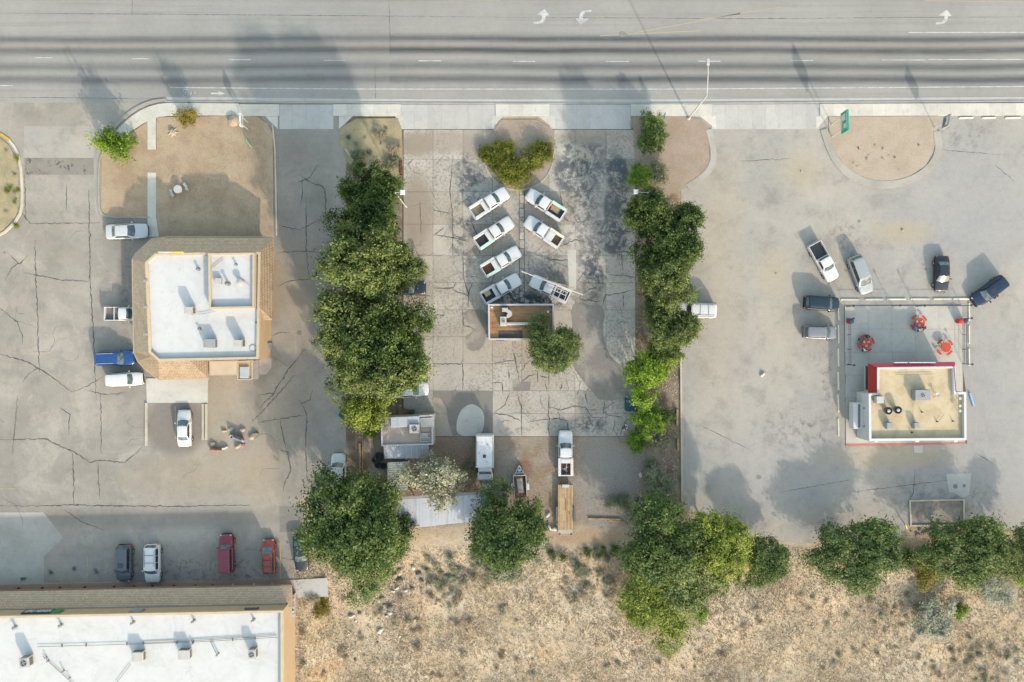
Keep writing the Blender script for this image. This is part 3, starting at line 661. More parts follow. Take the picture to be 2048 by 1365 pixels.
KINDS = {  # fractions of length: cowl, windscreen top, roof end, rear glass base ; heights
 'sedan': dict(c=.205, t=.05, r=-.20, b=-.335, belt=.93, deck=1.0, nose=.66, H=1.45, wr=.72, win=2, tailz=.90),
 'suv':   dict(c=.235, t=.125, r=-.425, b=-.475, belt=1.05, deck=1.06, nose=.82, H=1.72, wr=.76, win=3, tailz=1.0),
 'boxy':  dict(c=.215, t=.135, r=-.455, b=-.488, belt=1.12, deck=1.12, nose=.92, H=1.85, wr=.80, win=3, tailz=1.1),
 'hatch': dict(c=.265, t=.10, r=-.40, b=-.47, belt=.98, deck=1.0, nose=.70, H=1.58, wr=.74, win=3, tailz=.98),
 'pickup': dict(c=.205, t=.105, r=-.07, b=-.10, belt=1.05, deck=1.05, nose=.85, H=1.72, wr=.78, win=1, tailz=1.0),
 'crew':  dict(c=.235, t=.14, r=-.10, b=-.135, belt=1.08, deck=1.05, nose=.85, H=1.78, wr=.78, win=2, tailz=1.0)}
def car(name, label, cat, px, py, deg, kind, body, L=4.7, W=1.82, rack=None, sunroof=False, bed=None, group=None, glass=None, roofm=None, spare=False, z0=0.03, hgt=None):
    k = dict(KINDS[kind]); gl = glass or M_glass
    if hgt: k['H'] = hgt
    x, y = P(px, py, .8); root = thing(name, label, cat, (x, y, z0), R(deg), group)
    pick = kind in ('pickup', 'crew'); h = L / 2; w = W / 2; zb = .24
    xend = -h if not pick else k['b'] * L - .02
    fx = [h, h - .02, h - .08, h - .2, h - .45, h * .72, k['c'] * L, k['t'] * L, 0, k['r'] * L] + ([] if pick else [-h * .72, -h + .4, -h + .18, -h + .06, -h + .015, -h])
    st = sorted({round(v, 3) for v in fx if v > xend + .01} | {round(xend, 3)}, reverse=True)
    zt = lambda X: interp(X, [-h, -h + .05, -h + .3, k['b'] * L, k['c'] * L, h - .5, h - .1, h], [k['tailz'] - .2, k['tailz'] - .06, k['tailz'], k['deck'], k['belt'], k['nose'] + .1, k['nose'], k['nose'] - .16])
    wd = lambda X: w * interp(X, [-h, -h + .06, -h + .25, -h + .7, 0, h - .8, h - .3, h - .1, h], [.80 if not pick else .97, .89 if not pick else .98, .95, .985, 1, .985, .93, .84, .70])
    rows = []
    for X in st:
        Z = zt(X); q = wd(X)
        half = [(q * .86, zb), (q * .97, zb + .12), (q, zb + .32), (q, zb + .6 * (Z - zb)), (q * .975, Z - .10), (q * .92, Z - .03), (q * .75, Z + .005), (q * .4, Z + .03), (0, Z + .035)]
        rows.append([(X, a, b) for a, b in half] + [(X, -a, b) for a, b in half[-2::-1]])
    m = MB(); m.grid(rows, close=True); n = len(rows[0]); m.f.append(tuple(range(n))); m.f.append(tuple((len(rows) - 1) * n + i for i in range(n - 1, -1, -1)))
    m.build('body', body, root, smooth=True)
    # cabin
    wb = w * .90; wr = w * k['wr']; zr = k['H']
    def pt(u, v):
        """u across -1..1 ; v 0 cowl, 1 windscreen top, 2 roof end, 3 rear glass base"""
        xs_ = [k['c'] * L + .02, k['t'] * L, k['r'] * L, k['b'] * L]; zs = [zt(k['c'] * L) - .03, zr - .05, zr - .05, zt(k['b'] * L) - .02]; ws = [wb, wr, wr * (.97 if not pick else 1), wb * .96]
        X = interp(v, [0, 1, 2, 3], xs_); Z = interp(v, [0, 1, 2, 3], zs); q = interp(v, [0, 1, 2, 3], ws)
        bow = interp(v, [0, 1, 2, 3], [.17, .09, -.04, -.10])
        crown = interp(v, [0, 1, 1.5, 2, 3], [.0, .05, .07, .045, 0.0])
        return Vector((X + bow * (1 - u * u), q * u, Z + crown * (1 - u ** 4)))
    us = [-1, -.93, -.75, -.4, 0, .4, .75, .93, 1]; vv = [0, .35, .7, .94, 1.06, 1.4, 1.7, 1.94, 2.06, 2.4, 2.7, 3]
    rows = [[pt(u, v) for u in us] for v in vv]
    m = MB(); m.grid(rows[::-1])
    for s in (0, -1):
        e = [r[s] for r in rows]; lo = [Vector((p.x, p.y, zt(p.x) - .08)) for p in e]; m.grid([lo, e] if s == 0 else [e, lo])
    m.build('cabin', roofm or body, root, smooth=False)
    def pane(nm, fn, mt, parent=root, off=.012):
        rr = [[fn(a, b) for a in np.linspace(0, 1, 7)] for b in np.linspace(0, 1, 4)]
        c0 = rr[1][3]; nn = (rr[1][4] - rr[1][2]).cross(rr[2][3] - rr[0][3]).normalized()
        ctr = Vector((0, 0, .9)) if abs(nn.y) > .6 else Vector((0, 0, .6))
        if nn.dot(c0 - Vector((ctr.x if abs(nn.y) <= .6 else c0.x, 0, ctr.z))) < 0: nn = -nn
        q = MB(); q.grid([[p + nn * off for p in r] for r in rr]); b_ = len(q.v)
        q.grid([[p - nn * .02 for p in r] for r in rr][::-1]); 
        return q.build(nm, mt, parent, smooth=True)
    pane('windshield', lambda a, b: pt(-.88 + 1.76 * a, .08 + .84 * b), gl)
    pane('rear_window', lambda a, b: pt(-.84 + 1.68 * a, 2.12 + .66 * b), gl)
    def side(s, a, b):
        """a along the car 0 front..1 rear, b height 0 belt..1 roof"""
        top = pt(s, 1 + a); X0 = k['c'] * L - .25 + (k['b'] * L + .12 - (k['c'] * L - .25)) * a
        bot = Vector((X0, s * wb * (1.0 - .03 * a), interp(X0, [k['b'] * L, k['c'] * L], [zt(k['b'] * L), zt(k['c'] * L)]) + .0))
        return bot.lerp(top, b)
    nw = k['win']
    for s in (-1, 1):
        for i in range(nw):
            a0 = .07 + .88 * i / nw; a1 = .07 + .88 * (i + 1) / nw - .035
            pane('side_window', lambda a, b, s=s, a0=a0, a1=a1: side(s, a0 + (a1 - a0) * a, .14 + .74 * b), M_dglass if s else gl, off=.014)
        q = MB(); mx = k['c'] * L - .28; q.box((mx, s * (w + .12), zt(mx) + .06), (.14, .2, .15), 0, .8); q.box((mx, s * (w + .01), zt(mx) + .02), (.06, .1, .05)); q.build('mirror', body if body is not M_white else M_white, root)
        q = MB(); q.box((h - .13, s * w * .66, k['nose'] - .06), (.16, w * .28, .14), s * -.35, .85); q.build('headlight', M_head, root)
        if not pick:
            q = MB(); q.box((-h + .09, s * w * .74, k['tailz'] - .18), (.2, w * .26, .24), s * .3, .85); q.build('taillight', M_tail, root)
        wx = (h * .63, -h * .60)
        for X in wx: wheel(.335 if not pick else .37, .23, root, (X, s * (w - .105), (.335 if not pick else .37) ))
    q = MB(); q.box((h - .02, 0, .45), (.1, W * .62, .18)); q.build('grille', M_black, root)
    # bonnet panel, a hair proud of the body
    hx = [k['c'] * L + .2, (k['c'] * L + h) / 2, h - .35, h - .2]
    rr = [[Vector((X, u * wd(X) * .78, zt(X) + .006 + .035 * (1 - abs(u) ** 1.5) - (.02 if abs(u) > .9 else 0))) for u in (-1, -.9, -.5, 0, .5, .9, 1)] for X in hx]
    q = MB(); q.grid(rr[::-1]); q.build('bonnet', body, root, smooth=True)
    if rack:
        for s in (-1, 1):
            q = MB(); a, b = pt(s * .84, 1.15), pt(s * .84, 1.92); q.box(((a.x + b.x) / 2, a.y, zr + .03), (abs(a.x - b.x), .045, .045)); q.build('roof_rail', rack, root)
        for v in (1.35, 1.68) if rack is not M_pale else ():
            a = pt(0, v); q = MB(); q.box((a.x, 0, zr + .062), (.05, wr * 1.66, .03)); q.build('roof_bar', rack, root)
    if sunroof: pane('sunroof', lambda a, b: pt(-.5 + a, 1.12 + .22 * b), M_dglass, off=.02)
    if spare: q = MB(); q.tube((-h - .17, 0, .85), (-h - .0, 0, .85), .34, n=16); q.build('spare_tyre', M_tyre, root)
    if pick: make_bed(root, xend, -h, w, body, bed or {})
    return root
def make_bed(root, x1, x0, w, body, b):
    """open load bed; service = tool-box sides"""
    fm = b.get('floor', M_dark); srv = b.get('service'); zt = b.get('z', 1.08 if not srv else 1.2); sw = .36 if srv else .09; x1 -= .03
    L = x1 - x0; cx = (x1 + x0) / 2; ww = w + (.04 if srv else 0)
    MB().box((cx, 0, .5), (L, 2 * ww - .1, .16)).build('chassis', M_dark, root)
    fl = MB(); n = 6
    for i in range(n): fl.box((cx, (i - n / 2 + .5) * (2 * (ww - sw)) / n, .62 + .008 * (i % 2)), (L - .1, (2 * (ww - sw)) / n - .01, .06))
    fl.build('bed_floor', fm, root)
    for s in (-1, 1):
        q = MB(); q.bbox((cx, s * (ww - sw / 2), (zt + .45) / 2), (L, sw, zt - .45), 0, .03); o = q.build('bed_side', b.get('sidem', {}).get(s, body), root)
        if srv:
            for i in range(3): MB().bbox((x0 + L * (i + .5) / 3, s * (ww - sw / 2), zt + .008), (L / 3 - .06, sw - .06, .022), 0, .008).build('tool_box_lid', b.get('sidem', {}).get(s, body), o)
        q = MB(); q.box((x0 + .05, s * ww * .93, .9), (.13, .1, .28)); q.build('taillight', M_tail, root)
    MB().bbox((x0 + .04, 0, (zt + .45) / 2 - .02), (.08, 2 * (ww - sw) - .01, zt - .5), 0, .02).build('tailgate', body, root)
    MB().bbox((x1 - .04, 0, (zt + .5) / 2), (.08, 2 * (ww - sw) - .01, zt - .46), 0, .02).build('bed_header', body, root)
    MB().box((x0 - .08, 0, .5), (.16, 2 * ww - .2, .14)).build('rear_bumper', M_steel, root)
    if b.get('box'): MB().bbox((x1 - .1 - b['box'] / 2, 0, zt - .10), (b['box'], 2 * (ww - sw) - .02, .3), 0, .03).build('cross_tool_box', body, root)
    if b.get('rails'):
        for v in (.3, .95): MB().box((x1 - L * v, 0, zt + .12), (.1, 2 * ww, .07)).build('bed_rail', body, root)
    if b.get('cover'): MB().bbox((cx, 0, zt - .06), (L - .12, 2 * (ww - sw), .06), 0, .02).build('bed_cover', b['cover'], root)

M_maroon = paintm('maroon_paint', (0.13, 0.016, 0.03, 1)); M_red = paintm('red_orange_paint', (0.17, 0.03, 0.02, 1))
M_blue = paintm('blue_paint', (0.008, 0.045, 0.16, 1), (0.006, 0.035, 0.12, 1), .3, .6); M_teal = paintm('dark_teal_paint', (0.003, 0.015, 0.026, 1), (0.005, 0.02, 0.034, 1), .3, .6)
M_navy = paintm('navy_paint', (0.004, 0.013, 0.038, 1), (0.007, 0.02, 0.05, 1), .3, .6); M_blackp = paintm('black_paint', (0.008, 0.012, 0.018, 1), (0.02, 0.03, 0.04, 1), .28, .6)
M_silver = paintm('silver_paint', (0.27, 0.285, 0.29, 1), (0.23, 0.24, 0.25, 1), .4, .4, .3); M_grey = paintm('grey_paint', (0.17, 0.17, 0.185, 1), (0.15, 0.15, 0.165, 1), .4, .4, .3)
M_slate = paintm('slate_paint', (0.075, 0.085, 0.095, 1), (0.06, 0.07, 0.08, 1), .4, .4, .1); M_pale = paintm('pale_silver_paint', (0.40, 0.41, 0.41, 1), (0.35, 0.36, 0.36, 1), .4, .4, .1)
M_mint = paintm('mint_green_paint', (0.36, 0.52, 0.46, 1)); M_cream = paintm('cream_paint', (0.56, 0.50, 0.38, 1))
M_wood = mat('weathered_planks', C(196, 172, 138), C(150, 122, 92), 2.5, 14, .9, amt=.8)
M_rust = mat('rusty_floor', C(150, 112, 92), C(112, 72, 52), 2.0, 12, .9, amt=.9)
M_brownf = mat('brown_board_floor', C(170, 140, 104), C(120, 96, 72), 2.0, 12, .9, amt=.9)
M_lumber = mat('pale_lumber', C(214, 196, 160), C(186, 160, 122), 2.0, 12, .85)
SV = dict(service=True)
# cars of the shop lot
car('parked_car', 'pale silver sedan parked beside the brown lawn', 'car', 253, 463, 2, 'sedan', M_pale, 5.35, 1.95)
car('pickup_truck', 'small white pickup nosed under the restaurant eave', 'pickup', 249, 628, 0, 'pickup', M_white, 4.9, 1.74, bed=dict(floor=mat('grey_bed_liner', C(150, 144, 138), C(120, 115, 110), 2, 12, .9), rails=True))
car('parked_car', 'bright blue suv with pale roof rails beside the restaurant', 'car', 230, 717, 2, 'suv', M_blue, 4.95, 1.95, rack=M_pale)
car('parked_car', 'white boxy suv with a spare tyre beside the restaurant', 'car', 251, 759, 3, 'boxy', M_white, 4.5, 1.75, spare=True)
car('parked_car', 'white sedan parked in the bay south of the restaurant', 'car', 368, 857, 91, 'sedan', M_white, 4.75, 1.8)
car('parked_car', 'white suv with its rear under the tree by the timbers', 'car', 677, 944, 90, 'suv', M_white, 4.7, 1.9)
car('parked_car', 'slate grey suv with a sunroof facing the strip mall', 'car', 248, 1127, -91, 'suv', M_slate, 4.7, 1.95, sunroof=True)
car('parked_car', 'white suv with a roof rack facing the strip mall', 'car', 305, 1127, -90, 'suv', M_white, 5.0, 1.98, rack=M_grey)
car('parked_car', 'maroon boxy suv parked by the strip mall', 'car', 453, 1107, 91, 'boxy', M_maroon, 4.9, 1.85)
car('parked_car', 'small red orange wagon with a roof rack by the strip mall', 'car', 537, 1114, 91, 'hatch', M_red, 4.45, 1.7, rack=M_black, hgt=1.5)
car('parked_car', 'dark grey car mostly hidden under the tree by the concrete pad', 'car', 601, 1106, -85, 'sedan', M_blackp, 4.7, 1.8)
car('pickup_truck', 'black pickup half hidden beneath the tree row', 'pickup', 811, 576, 0, 'pickup', M_blackp, 5.1, 1.9, bed=dict(floor=M_black))
car('parked_car', 'white car with only its nose out of the tree row', 'car', 821, 781, 5, 'sedan', M_white, 4.7, 1.8)
# white work trucks on the slabs
TG = 'white work trucks on the concrete slabs'
car('pickup_truck', 'white work truck with straw coloured lumber in its bed', 'pickup', 980, 405.5, 33, 'pickup', M_white, 5.35, 1.82, bed=dict(service=True, floor=M_lumber, box=.45, sidem={-1: M_white}), group=TG)
car('pickup_truck', 'white work truck with a dark bed and mint green lid', 'pickup', 989, 465, 34, 'pickup', M_white, 5.4, 1.82, bed=dict(service=True, floor=M_dark, box=.5, sidem={-1: M_mint}), group=TG)
car('pickup_truck', 'white work truck with a rusty bed floor', 'pickup', 1003, 522.5, 31, 'pickup', M_white, 5.35, 1.82, bed=dict(service=True, floor=M_rust, box=.6, sidem={-1: M_mint}), group=TG)
car('pickup_truck', 'white work truck with a pale box in its dark bed', 'pickup', 1003, 577, 30, 'pickup', M_white, 5.35, 1.86, bed=dict(service=True, floor=M_dark, box=.45), group=TG)
car('pickup_truck', 'white work truck with orange tools in its bed', 'pickup', 1090, 409, 180 - 33, 'pickup', M_white, 5.4, 1.82, bed=dict(service=True, floor=M_dark, sidem={-1: M_mint}), group=TG)
car('pickup_truck', 'white work truck with a brown bed and cream lid', 'pickup', 1086, 463, 180 - 34, 'pickup', M_white, 5.3, 1.82, bed=dict(service=True, floor=M_brownf, box=.9, sidem={-1: M_cream}), group=TG)
lt = car('pickup_truck', 'white work truck with a ladder rack and long pipes', 'pickup', 1099, 577, 180 - 25, 'pickup', M_white, 5.3, 1.86, bed=dict(service=True, floor=M_dark), group=TG)
# the rack belongs to that truck
for X in (-.75, -1.5, -2.3):
    q = MB(); q.box((X, 0, 1.82), (.07, 1.8, .06)); q.box((X, -.87, 1.5), (.06, .06, .66)); q.box((X, .87, 1.5), (.06, .06, .66)); q.build('rack_frame', M_white, lt)
for s in (-1, 1): MB().box((-1.5, s * .87, 1.86), (2.3, .07, .06)).build('rack_rail', M_white, lt)
car('pickup_truck', 'white work truck hitched to the wooden flatbed trailer', 'pickup', 1131, 906, 90, 'pickup', M_white, 5.75, 1.86, bed=dict(service=True, floor=M_rust, box=.55, sidem={-1: M_cream}))
# burger lot
car('parked_van', 'white van with a roof rack half under the trees', 'van', 1392, 621, 178, 'boxy', M_white, 5.2, 1.95, rack=M_silver, glass=M_dglass)
car('pickup_truck', 'white pickup with a dark empty bed by the patio', 'pickup', 1648, 524, -61, 'pickup', M_pale if False else M_white, 5.3, 1.85, bed=dict(floor=M_dark, sidem={}))
car('parked_car', 'silver minivan parked beside the white pickup', 'car', 1722, 550, -69, 'hatch', M_silver, 5.1, 1.95, hgt=1.72)
car('parked_car', 'black coupe facing the patio wheel stops', 'car', 1884, 548, -91, 'sedan', M_blackp, 4.6, 1.85, glass=M_glass)
car('parked_car', 'navy blue suv with a person at its door', 'car', 1979, 583, -143, 'suv', M_navy, 4.9, 1.9, rack=None, sunroof=True)
car('parked_car', 'dark teal suv nosed toward the patio corner', 'car', 1644, 607, -4, 'suv', M_teal, 4.5, 1.85)
car('parked_car', 'grey hatchback nosed toward the patio railing', 'car', 1640, 665, -2, 'hatch', M_grey, 4.3, 1.75)

# cargo in the beds
def cargo(name, label, cat, px, py, z, parts, rz=0):
    x, y = P(px, py, z); t = thing(name, label, cat, (x, y, z), R(rz))
    for nm, c, d, m, a in parts: MB().bbox((c[0], c[1], c[2] + d[2] / 2), d, a, .01).build(nm, m, t)
    return t
M_org = mat('orange_plastic', (0.55, 0.10, 0.03, 1), (0.4, 0.07, 0.03, 1), 3, 15, .6)
M_yel = mat('yellow_plastic', (0.6, 0.42, 0.06, 1), None, 3, 15, .6)
cargo('wooden_crate', 'pale wooden box in the dark bed of a work truck', 'crate', 975, 587, .66, [('side_board', (0, s * .3, 0), (.75, .05, .4), M_lumber, 0) for s in (-1, 1)] + [('lid', (0, 0, .36), (.8, .7, .06), M_lumber, 0)], 30)
cargo('toolbox', 'orange tool case lying in a work truck bed', 'toolbox', 1099, 409, .66, [('case', (0, 0, 0), (.7, .42, .3), M_org, .3), ('handle', (0, 0, .3), (.3, .06, .06), M_black, .3), ('case', (.1, .55, 0), (.4, .3, .26), M_org, .1)], 147)
cargo('wooden_pallet', 'slatted pallet in the truck bed beside the orange case', 'pallet', 1112, 418, .66, [('slat', (i * .17 - .5, 0, .1), (.13, 1.0, .03), M_lumber, 0) for i in range(7)] + [('runner', (0, s * .42, 0), (1.2, .1, .1), M_wood, 0) for s in (-1, 1)], 147)
cargo('cable_reel', 'yellow and red reel behind the cab of a work truck', 'reel', 986, 468, .66, [('reel', (0, 0, 0), (.4, .4, .35), M_yel, .5), ('hub', (0, 0, .35), (.18, .18, .08), M_black, .2), ('case', (-.1, -.5, 0), (.4, .35, .3), M_org, .2)], 34)
cargo('lumber_stack', 'loose straw coloured boards in a work truck bed', 'lumber', 967, 415, .66, [('board', (.0, i * .13 - .32, .03 * (i % 3)), (1.6 - .12 * (i % 2), .11, .05), M_lumber if i % 2 else M_wood, .06 * (i % 3 - 1)) for i in range(6)], 33)
cargo('scrap_pile', 'rusty scrap tools in the truck bed by the trailer', 'scrap', 1131, 938, .66, [('bar', (.1 * i - .3, .12 * (i % 3) - .1, .03 * i), (.9, .07, .05), M_rust if i % 2 else M_steel, .5 * i) for i in range(7)], 90)
for i, (a, b, z, m_) in enumerate((((1043, 543), (1166, 590), 1.95, M_white), ((1062, 551), (1148, 577), 1.92, M_lumber))):
    q = MB(); A, B = Vector(P3(*a, z)), Vector(P3(*b, z)); q.tube(A - A, B - A, .07 - .02 * i, n=10); q.tube((B - A) * .0, (B - A) * .012, .09 - .02 * i, n=10); q.tube((B - A) * .988, (B - A), .09 - .02 * i, n=10)
    tag(q.build('pipe', m_, loc=None), ('long white pipe lying on the ladder rack', 'tan pipe lying on the ladder rack')[i], 'pipe').location = A
q = MB()
A, B = Vector(P3(1092, 570, 1.9)), Vector(P3(1134, 589, 1.9)); d = (B - A); n2 = Vector((-d.y, d.x, 0)).normalized() * .22
ldr = thing('ladder', 'white ladder lying on the truck rack', 'ladder', A)
for s in (-1, 1): MB().tube(n2 * s, d + n2 * s, .04, n=6).build('rail', M_white, ldr)
for i in range(8): MB().tube(d * ((i + .5) / 8) + n2, d * ((i + .5) / 8) - n2, .025, n=6).build('rung', M_white, ldr)

# ------------------------------------------------------------------ camper truck, trailers
x, y = P(970, 918, 1.5); t = thing('camper_truck', 'white camper truck parked on the gravel yard', 'camper', (x, y, 0.0), R(-90))
M_camp = mat('camper_white', (0.45, 0.455, 0.45, 1), (0.39, 0.39, 0.38, 1), .8, 9, .6, amt=.5)
MB().bbox((1.0 - 2.1, 0, 1.7), (4.1, 2.25, 2.1), 0, .08).build('camper_body', M_camp, t)
MB().bbox((1.0 - 2.1, 0, 2.77), (3.8, 1.95, .06), 0, .02).build('roof_panel', M_camp, t)
for s in (-1, 1): MB().box((-1.1, s * 1.06, 2.78), (3.7, .05, .05)).build('roof_gutter', M_slate, t)
MB().bbox((-.5, -.02, 2.86), (.36, .36, .12), 0, .03).build('roof_vent', M_black, t)
for q_ in ((-1.9, .4), (.2, .3), (-.9, -.6)): MB().lathe([(.09, 2.8), (.09, 2.9), (.05, 2.93)], 10, (q_[0], q_[1], 0)).build('roof_vent', M_steel, t)
rows = []
for X, z_, w_ in ((.96, 1.95, .86), (1.55, 1.92, .86), (1.95, 1.25, .98), (2.65, 1.12, .98), (2.78, .95, .9), (2.8, .45, .88)):
    rows.append([(X, -w_, .4), (X, -w_, z_ - .08), (X, -w_ * .85, z_), (X, 0, z_ + .03), (X, w_ * .85, z_), (X, w_, z_ - .08), (X, w_, .4)])
m = MB(); m.grid(rows); m.f.append(tuple(range((len(rows) - 1) * 7, len(rows) * 7))); m.build('cab', M_white, t)
m = MB(); m.add([(1.58, -.72, 1.93), (1.58, .72, 1.93), (1.97, .80, 1.28), (1.97, -.80, 1.28)], [(0, 1, 2, 3)]); m.add([(1.60, -.72, 1.95), (1.60, .72, 1.95), (1.99, .80, 1.30), (1.99, -.80, 1.30)], [(3, 2, 1, 0)]); m.grid([[m.v[i] for i in (0, 1, 2, 3)], [m.v[i] for i in (4, 5, 6, 7)]], close=True); m.build('windshield', M_glass, t)
for s in (-1, 1):
    MB().box((2.76, s * .65, .85), (.1, .3, .2)).build('headlight', M_head, t); MB().box((1.7, s * 1.12, 1.35), (.08, .16, .25)).build('mirror', M_black, t)
    for X in (2.1, -1.6): wheel(.38, .25, t, (X, s * .88, .38))
MB().box((2.83, 0, .45), (.12, 1.8, .2)).build('bumper', M_steel, t)

x, y = P(1040, 965, .5); t = thing('utility_trailer', 'white open utility trailer with a pointed drawbar', 'trailer', (x, y, 0.0), R(93))
MB().box((-.55, 0, .42), (2.9, 1.6, .08)).build('bed_floor', M_rust, t)
for s in (-1, 1):
    MB().box((-.55, s * .80, .68), (2.9, .07, .5)).build('side_rail', M_white, t)
    m = MB(); rows = []
    for X, z_ in ((-.05, .45), (-.2, .85), (-.9, .85), (-1.05, .45)): rows.append([(X, s * .86, z_), (X, s * 1.14, z_)])
    m.grid(rows); m.grid([[(a[0], a[1], a[2] - .04) for a in r] for r in rows][::-1]); m.build('mudguard', M_white, t)
    wheel(.32, .2, t, (-.55, s * 1.0, .32))
    MB().tube((.9, s * .7, .45), (2.15, 0, .45), .06, n=6).build('drawbar', M_white, t)
MB().box((.92, 0, .68), (.07, 1.66, .5)).build('front_rail', M_white, t)
MB().box((1.2, 0, .49), (.1, .9, .05)).build('drawbar_plate', M_white, t); MB().box((1.55, 0, .5), (.3, .35, .04)).build('drawbar_plate', M_white, t)
MB().tube((2.1, 0, .45), (2.35, 0, .5), .05, n=8).build('coupler', M_dark, t); MB().tube((1.9, 0, .0), (1.9, 0, .6), .03, n=6).build('jack', M_dark, t)
tb = thing('plywood_sheet', 'pale board lying in the open utility trailer', 'board', (*P(1040.5, 972, .5), .46), R(97))
MB().bbox((0, 0, .03), (1.9, .75, .05), 0, .01).build('sheet', mat('grey_board', C(206, 204, 202), C(184, 182, 180), 2, 10, .8), tb)
for i in (-1, 1): MB().box((i * .7, 0, .062), (.06, .7, .012)).build('batten', M_steel, tb)

x, y = P(1131, 1015, .8); t = thing('flatbed_trailer', 'wooden decked flatbed trailer behind a white work truck', 'trailer', (x, y, 0.0), R(90))
MB().box((0, 0, .62), (5.9, 1.9, .12)).build('frame', M_dark, t)
rg = random.Random(5); M_deck = []
for i, (a, b) in enumerate((((206, 178, 138), (176, 146, 108)), ((196, 166, 126), (160, 130, 96)), ((214, 190, 152), (180, 154, 116)))): M_deck.append(mat('deck_plank_%s' % ('tan', 'brown', 'pale')[i], C(*a), C(*b), 1.4, 10, .9, amt=.7))
for i in range(9):
    MB().bbox((.0, (i - 4) * .215, .72), (5.75, .205, .05), 0, .006).build('plank', M_deck[rg.randrange(3)], t)
MB().box((-3.15, 0, .66), (.5, 1.85, .06)).build('ramp', mat('pale_steel_ramp', C(206, 200, 190), C(180, 172, 160), 2, 9, .7), t)
for s in (-1, 1):
    MB().box((-3.45, s * .75, .45), (.22, .22, .5)).build('ramp_leg', M_dark, t)
    MB().bbox((-.85, s * 1.12, .86), (1.9, .26, .06), 0, .02).build('mudguard', M_slate, t)
    for X in (-.35, -1.3): wheel(.36, .22, t, (X, s * 1.12, .38))
    MB().tube((2.95, s * .7, .6), (3.9, 0, .55), .06, n=6).build('drawbar', M_dark, t)
MB().tube((3.85, 0, .55), (4.1, 0, .6), .06, n=8).build('coupler', M_dark, t)
MB().bbox((2.75, 0, .84), (.35, .9, .18), 0, .03).build('winch_box', M_steel, t)
for k_, (X, Y, a, b) in enumerate(((.35, .0, 1.6, .16), (-.7, -.5, .5, .2))): MB().box((X, Y, .7485), (a, b, .004), .0).build('rust_stain', mat('deck_stain', C(170, 112, 66), C(188, 146, 100), 3, 12, .9), t)

# ------------------------------------------------------------------ people
SK = {k: mat('skin_' + k, c, None, 3, 20, .6) for k, c in dict(tan=(0.42, 0.25, 0.17, 1), pale=(0.5, 0.33, 0.25, 1)).items()}
M_hair = mat('dark_hair', (0.012, 0.010, 0.010, 1), (0.025, 0.02, 0.018, 1), 6, 40, .6); M_blond = mat('blond_hair', (0.5, 0.36, 0.17, 1), (0.4, 0.28, 0.12, 1), 6, 40, .6)
def skin(name, pts, edges, rad, m, parent, root=0, lvl=1):
    me = bpy.data.meshes.new(name); me.from_pydata(pts, edges, []); o = bpy.data.objects.new(name, me); COL.objects.link(o); me.materials.append(m)
    sk = o.modifiers.new('skin', 'SKIN'); sk.use_smooth_shade = True
    for i, v in enumerate(me.skin_vertices[0].data):
        r = rad[i]; v.radius = (r, r) if not isinstance(r, tuple) else r; v.use_root = (i == root)
    sb = o.modifiers.new('sub', 'SUBSURF'); sb.levels = lvl; sb.render_levels = lvl
    o.parent = parent; return o
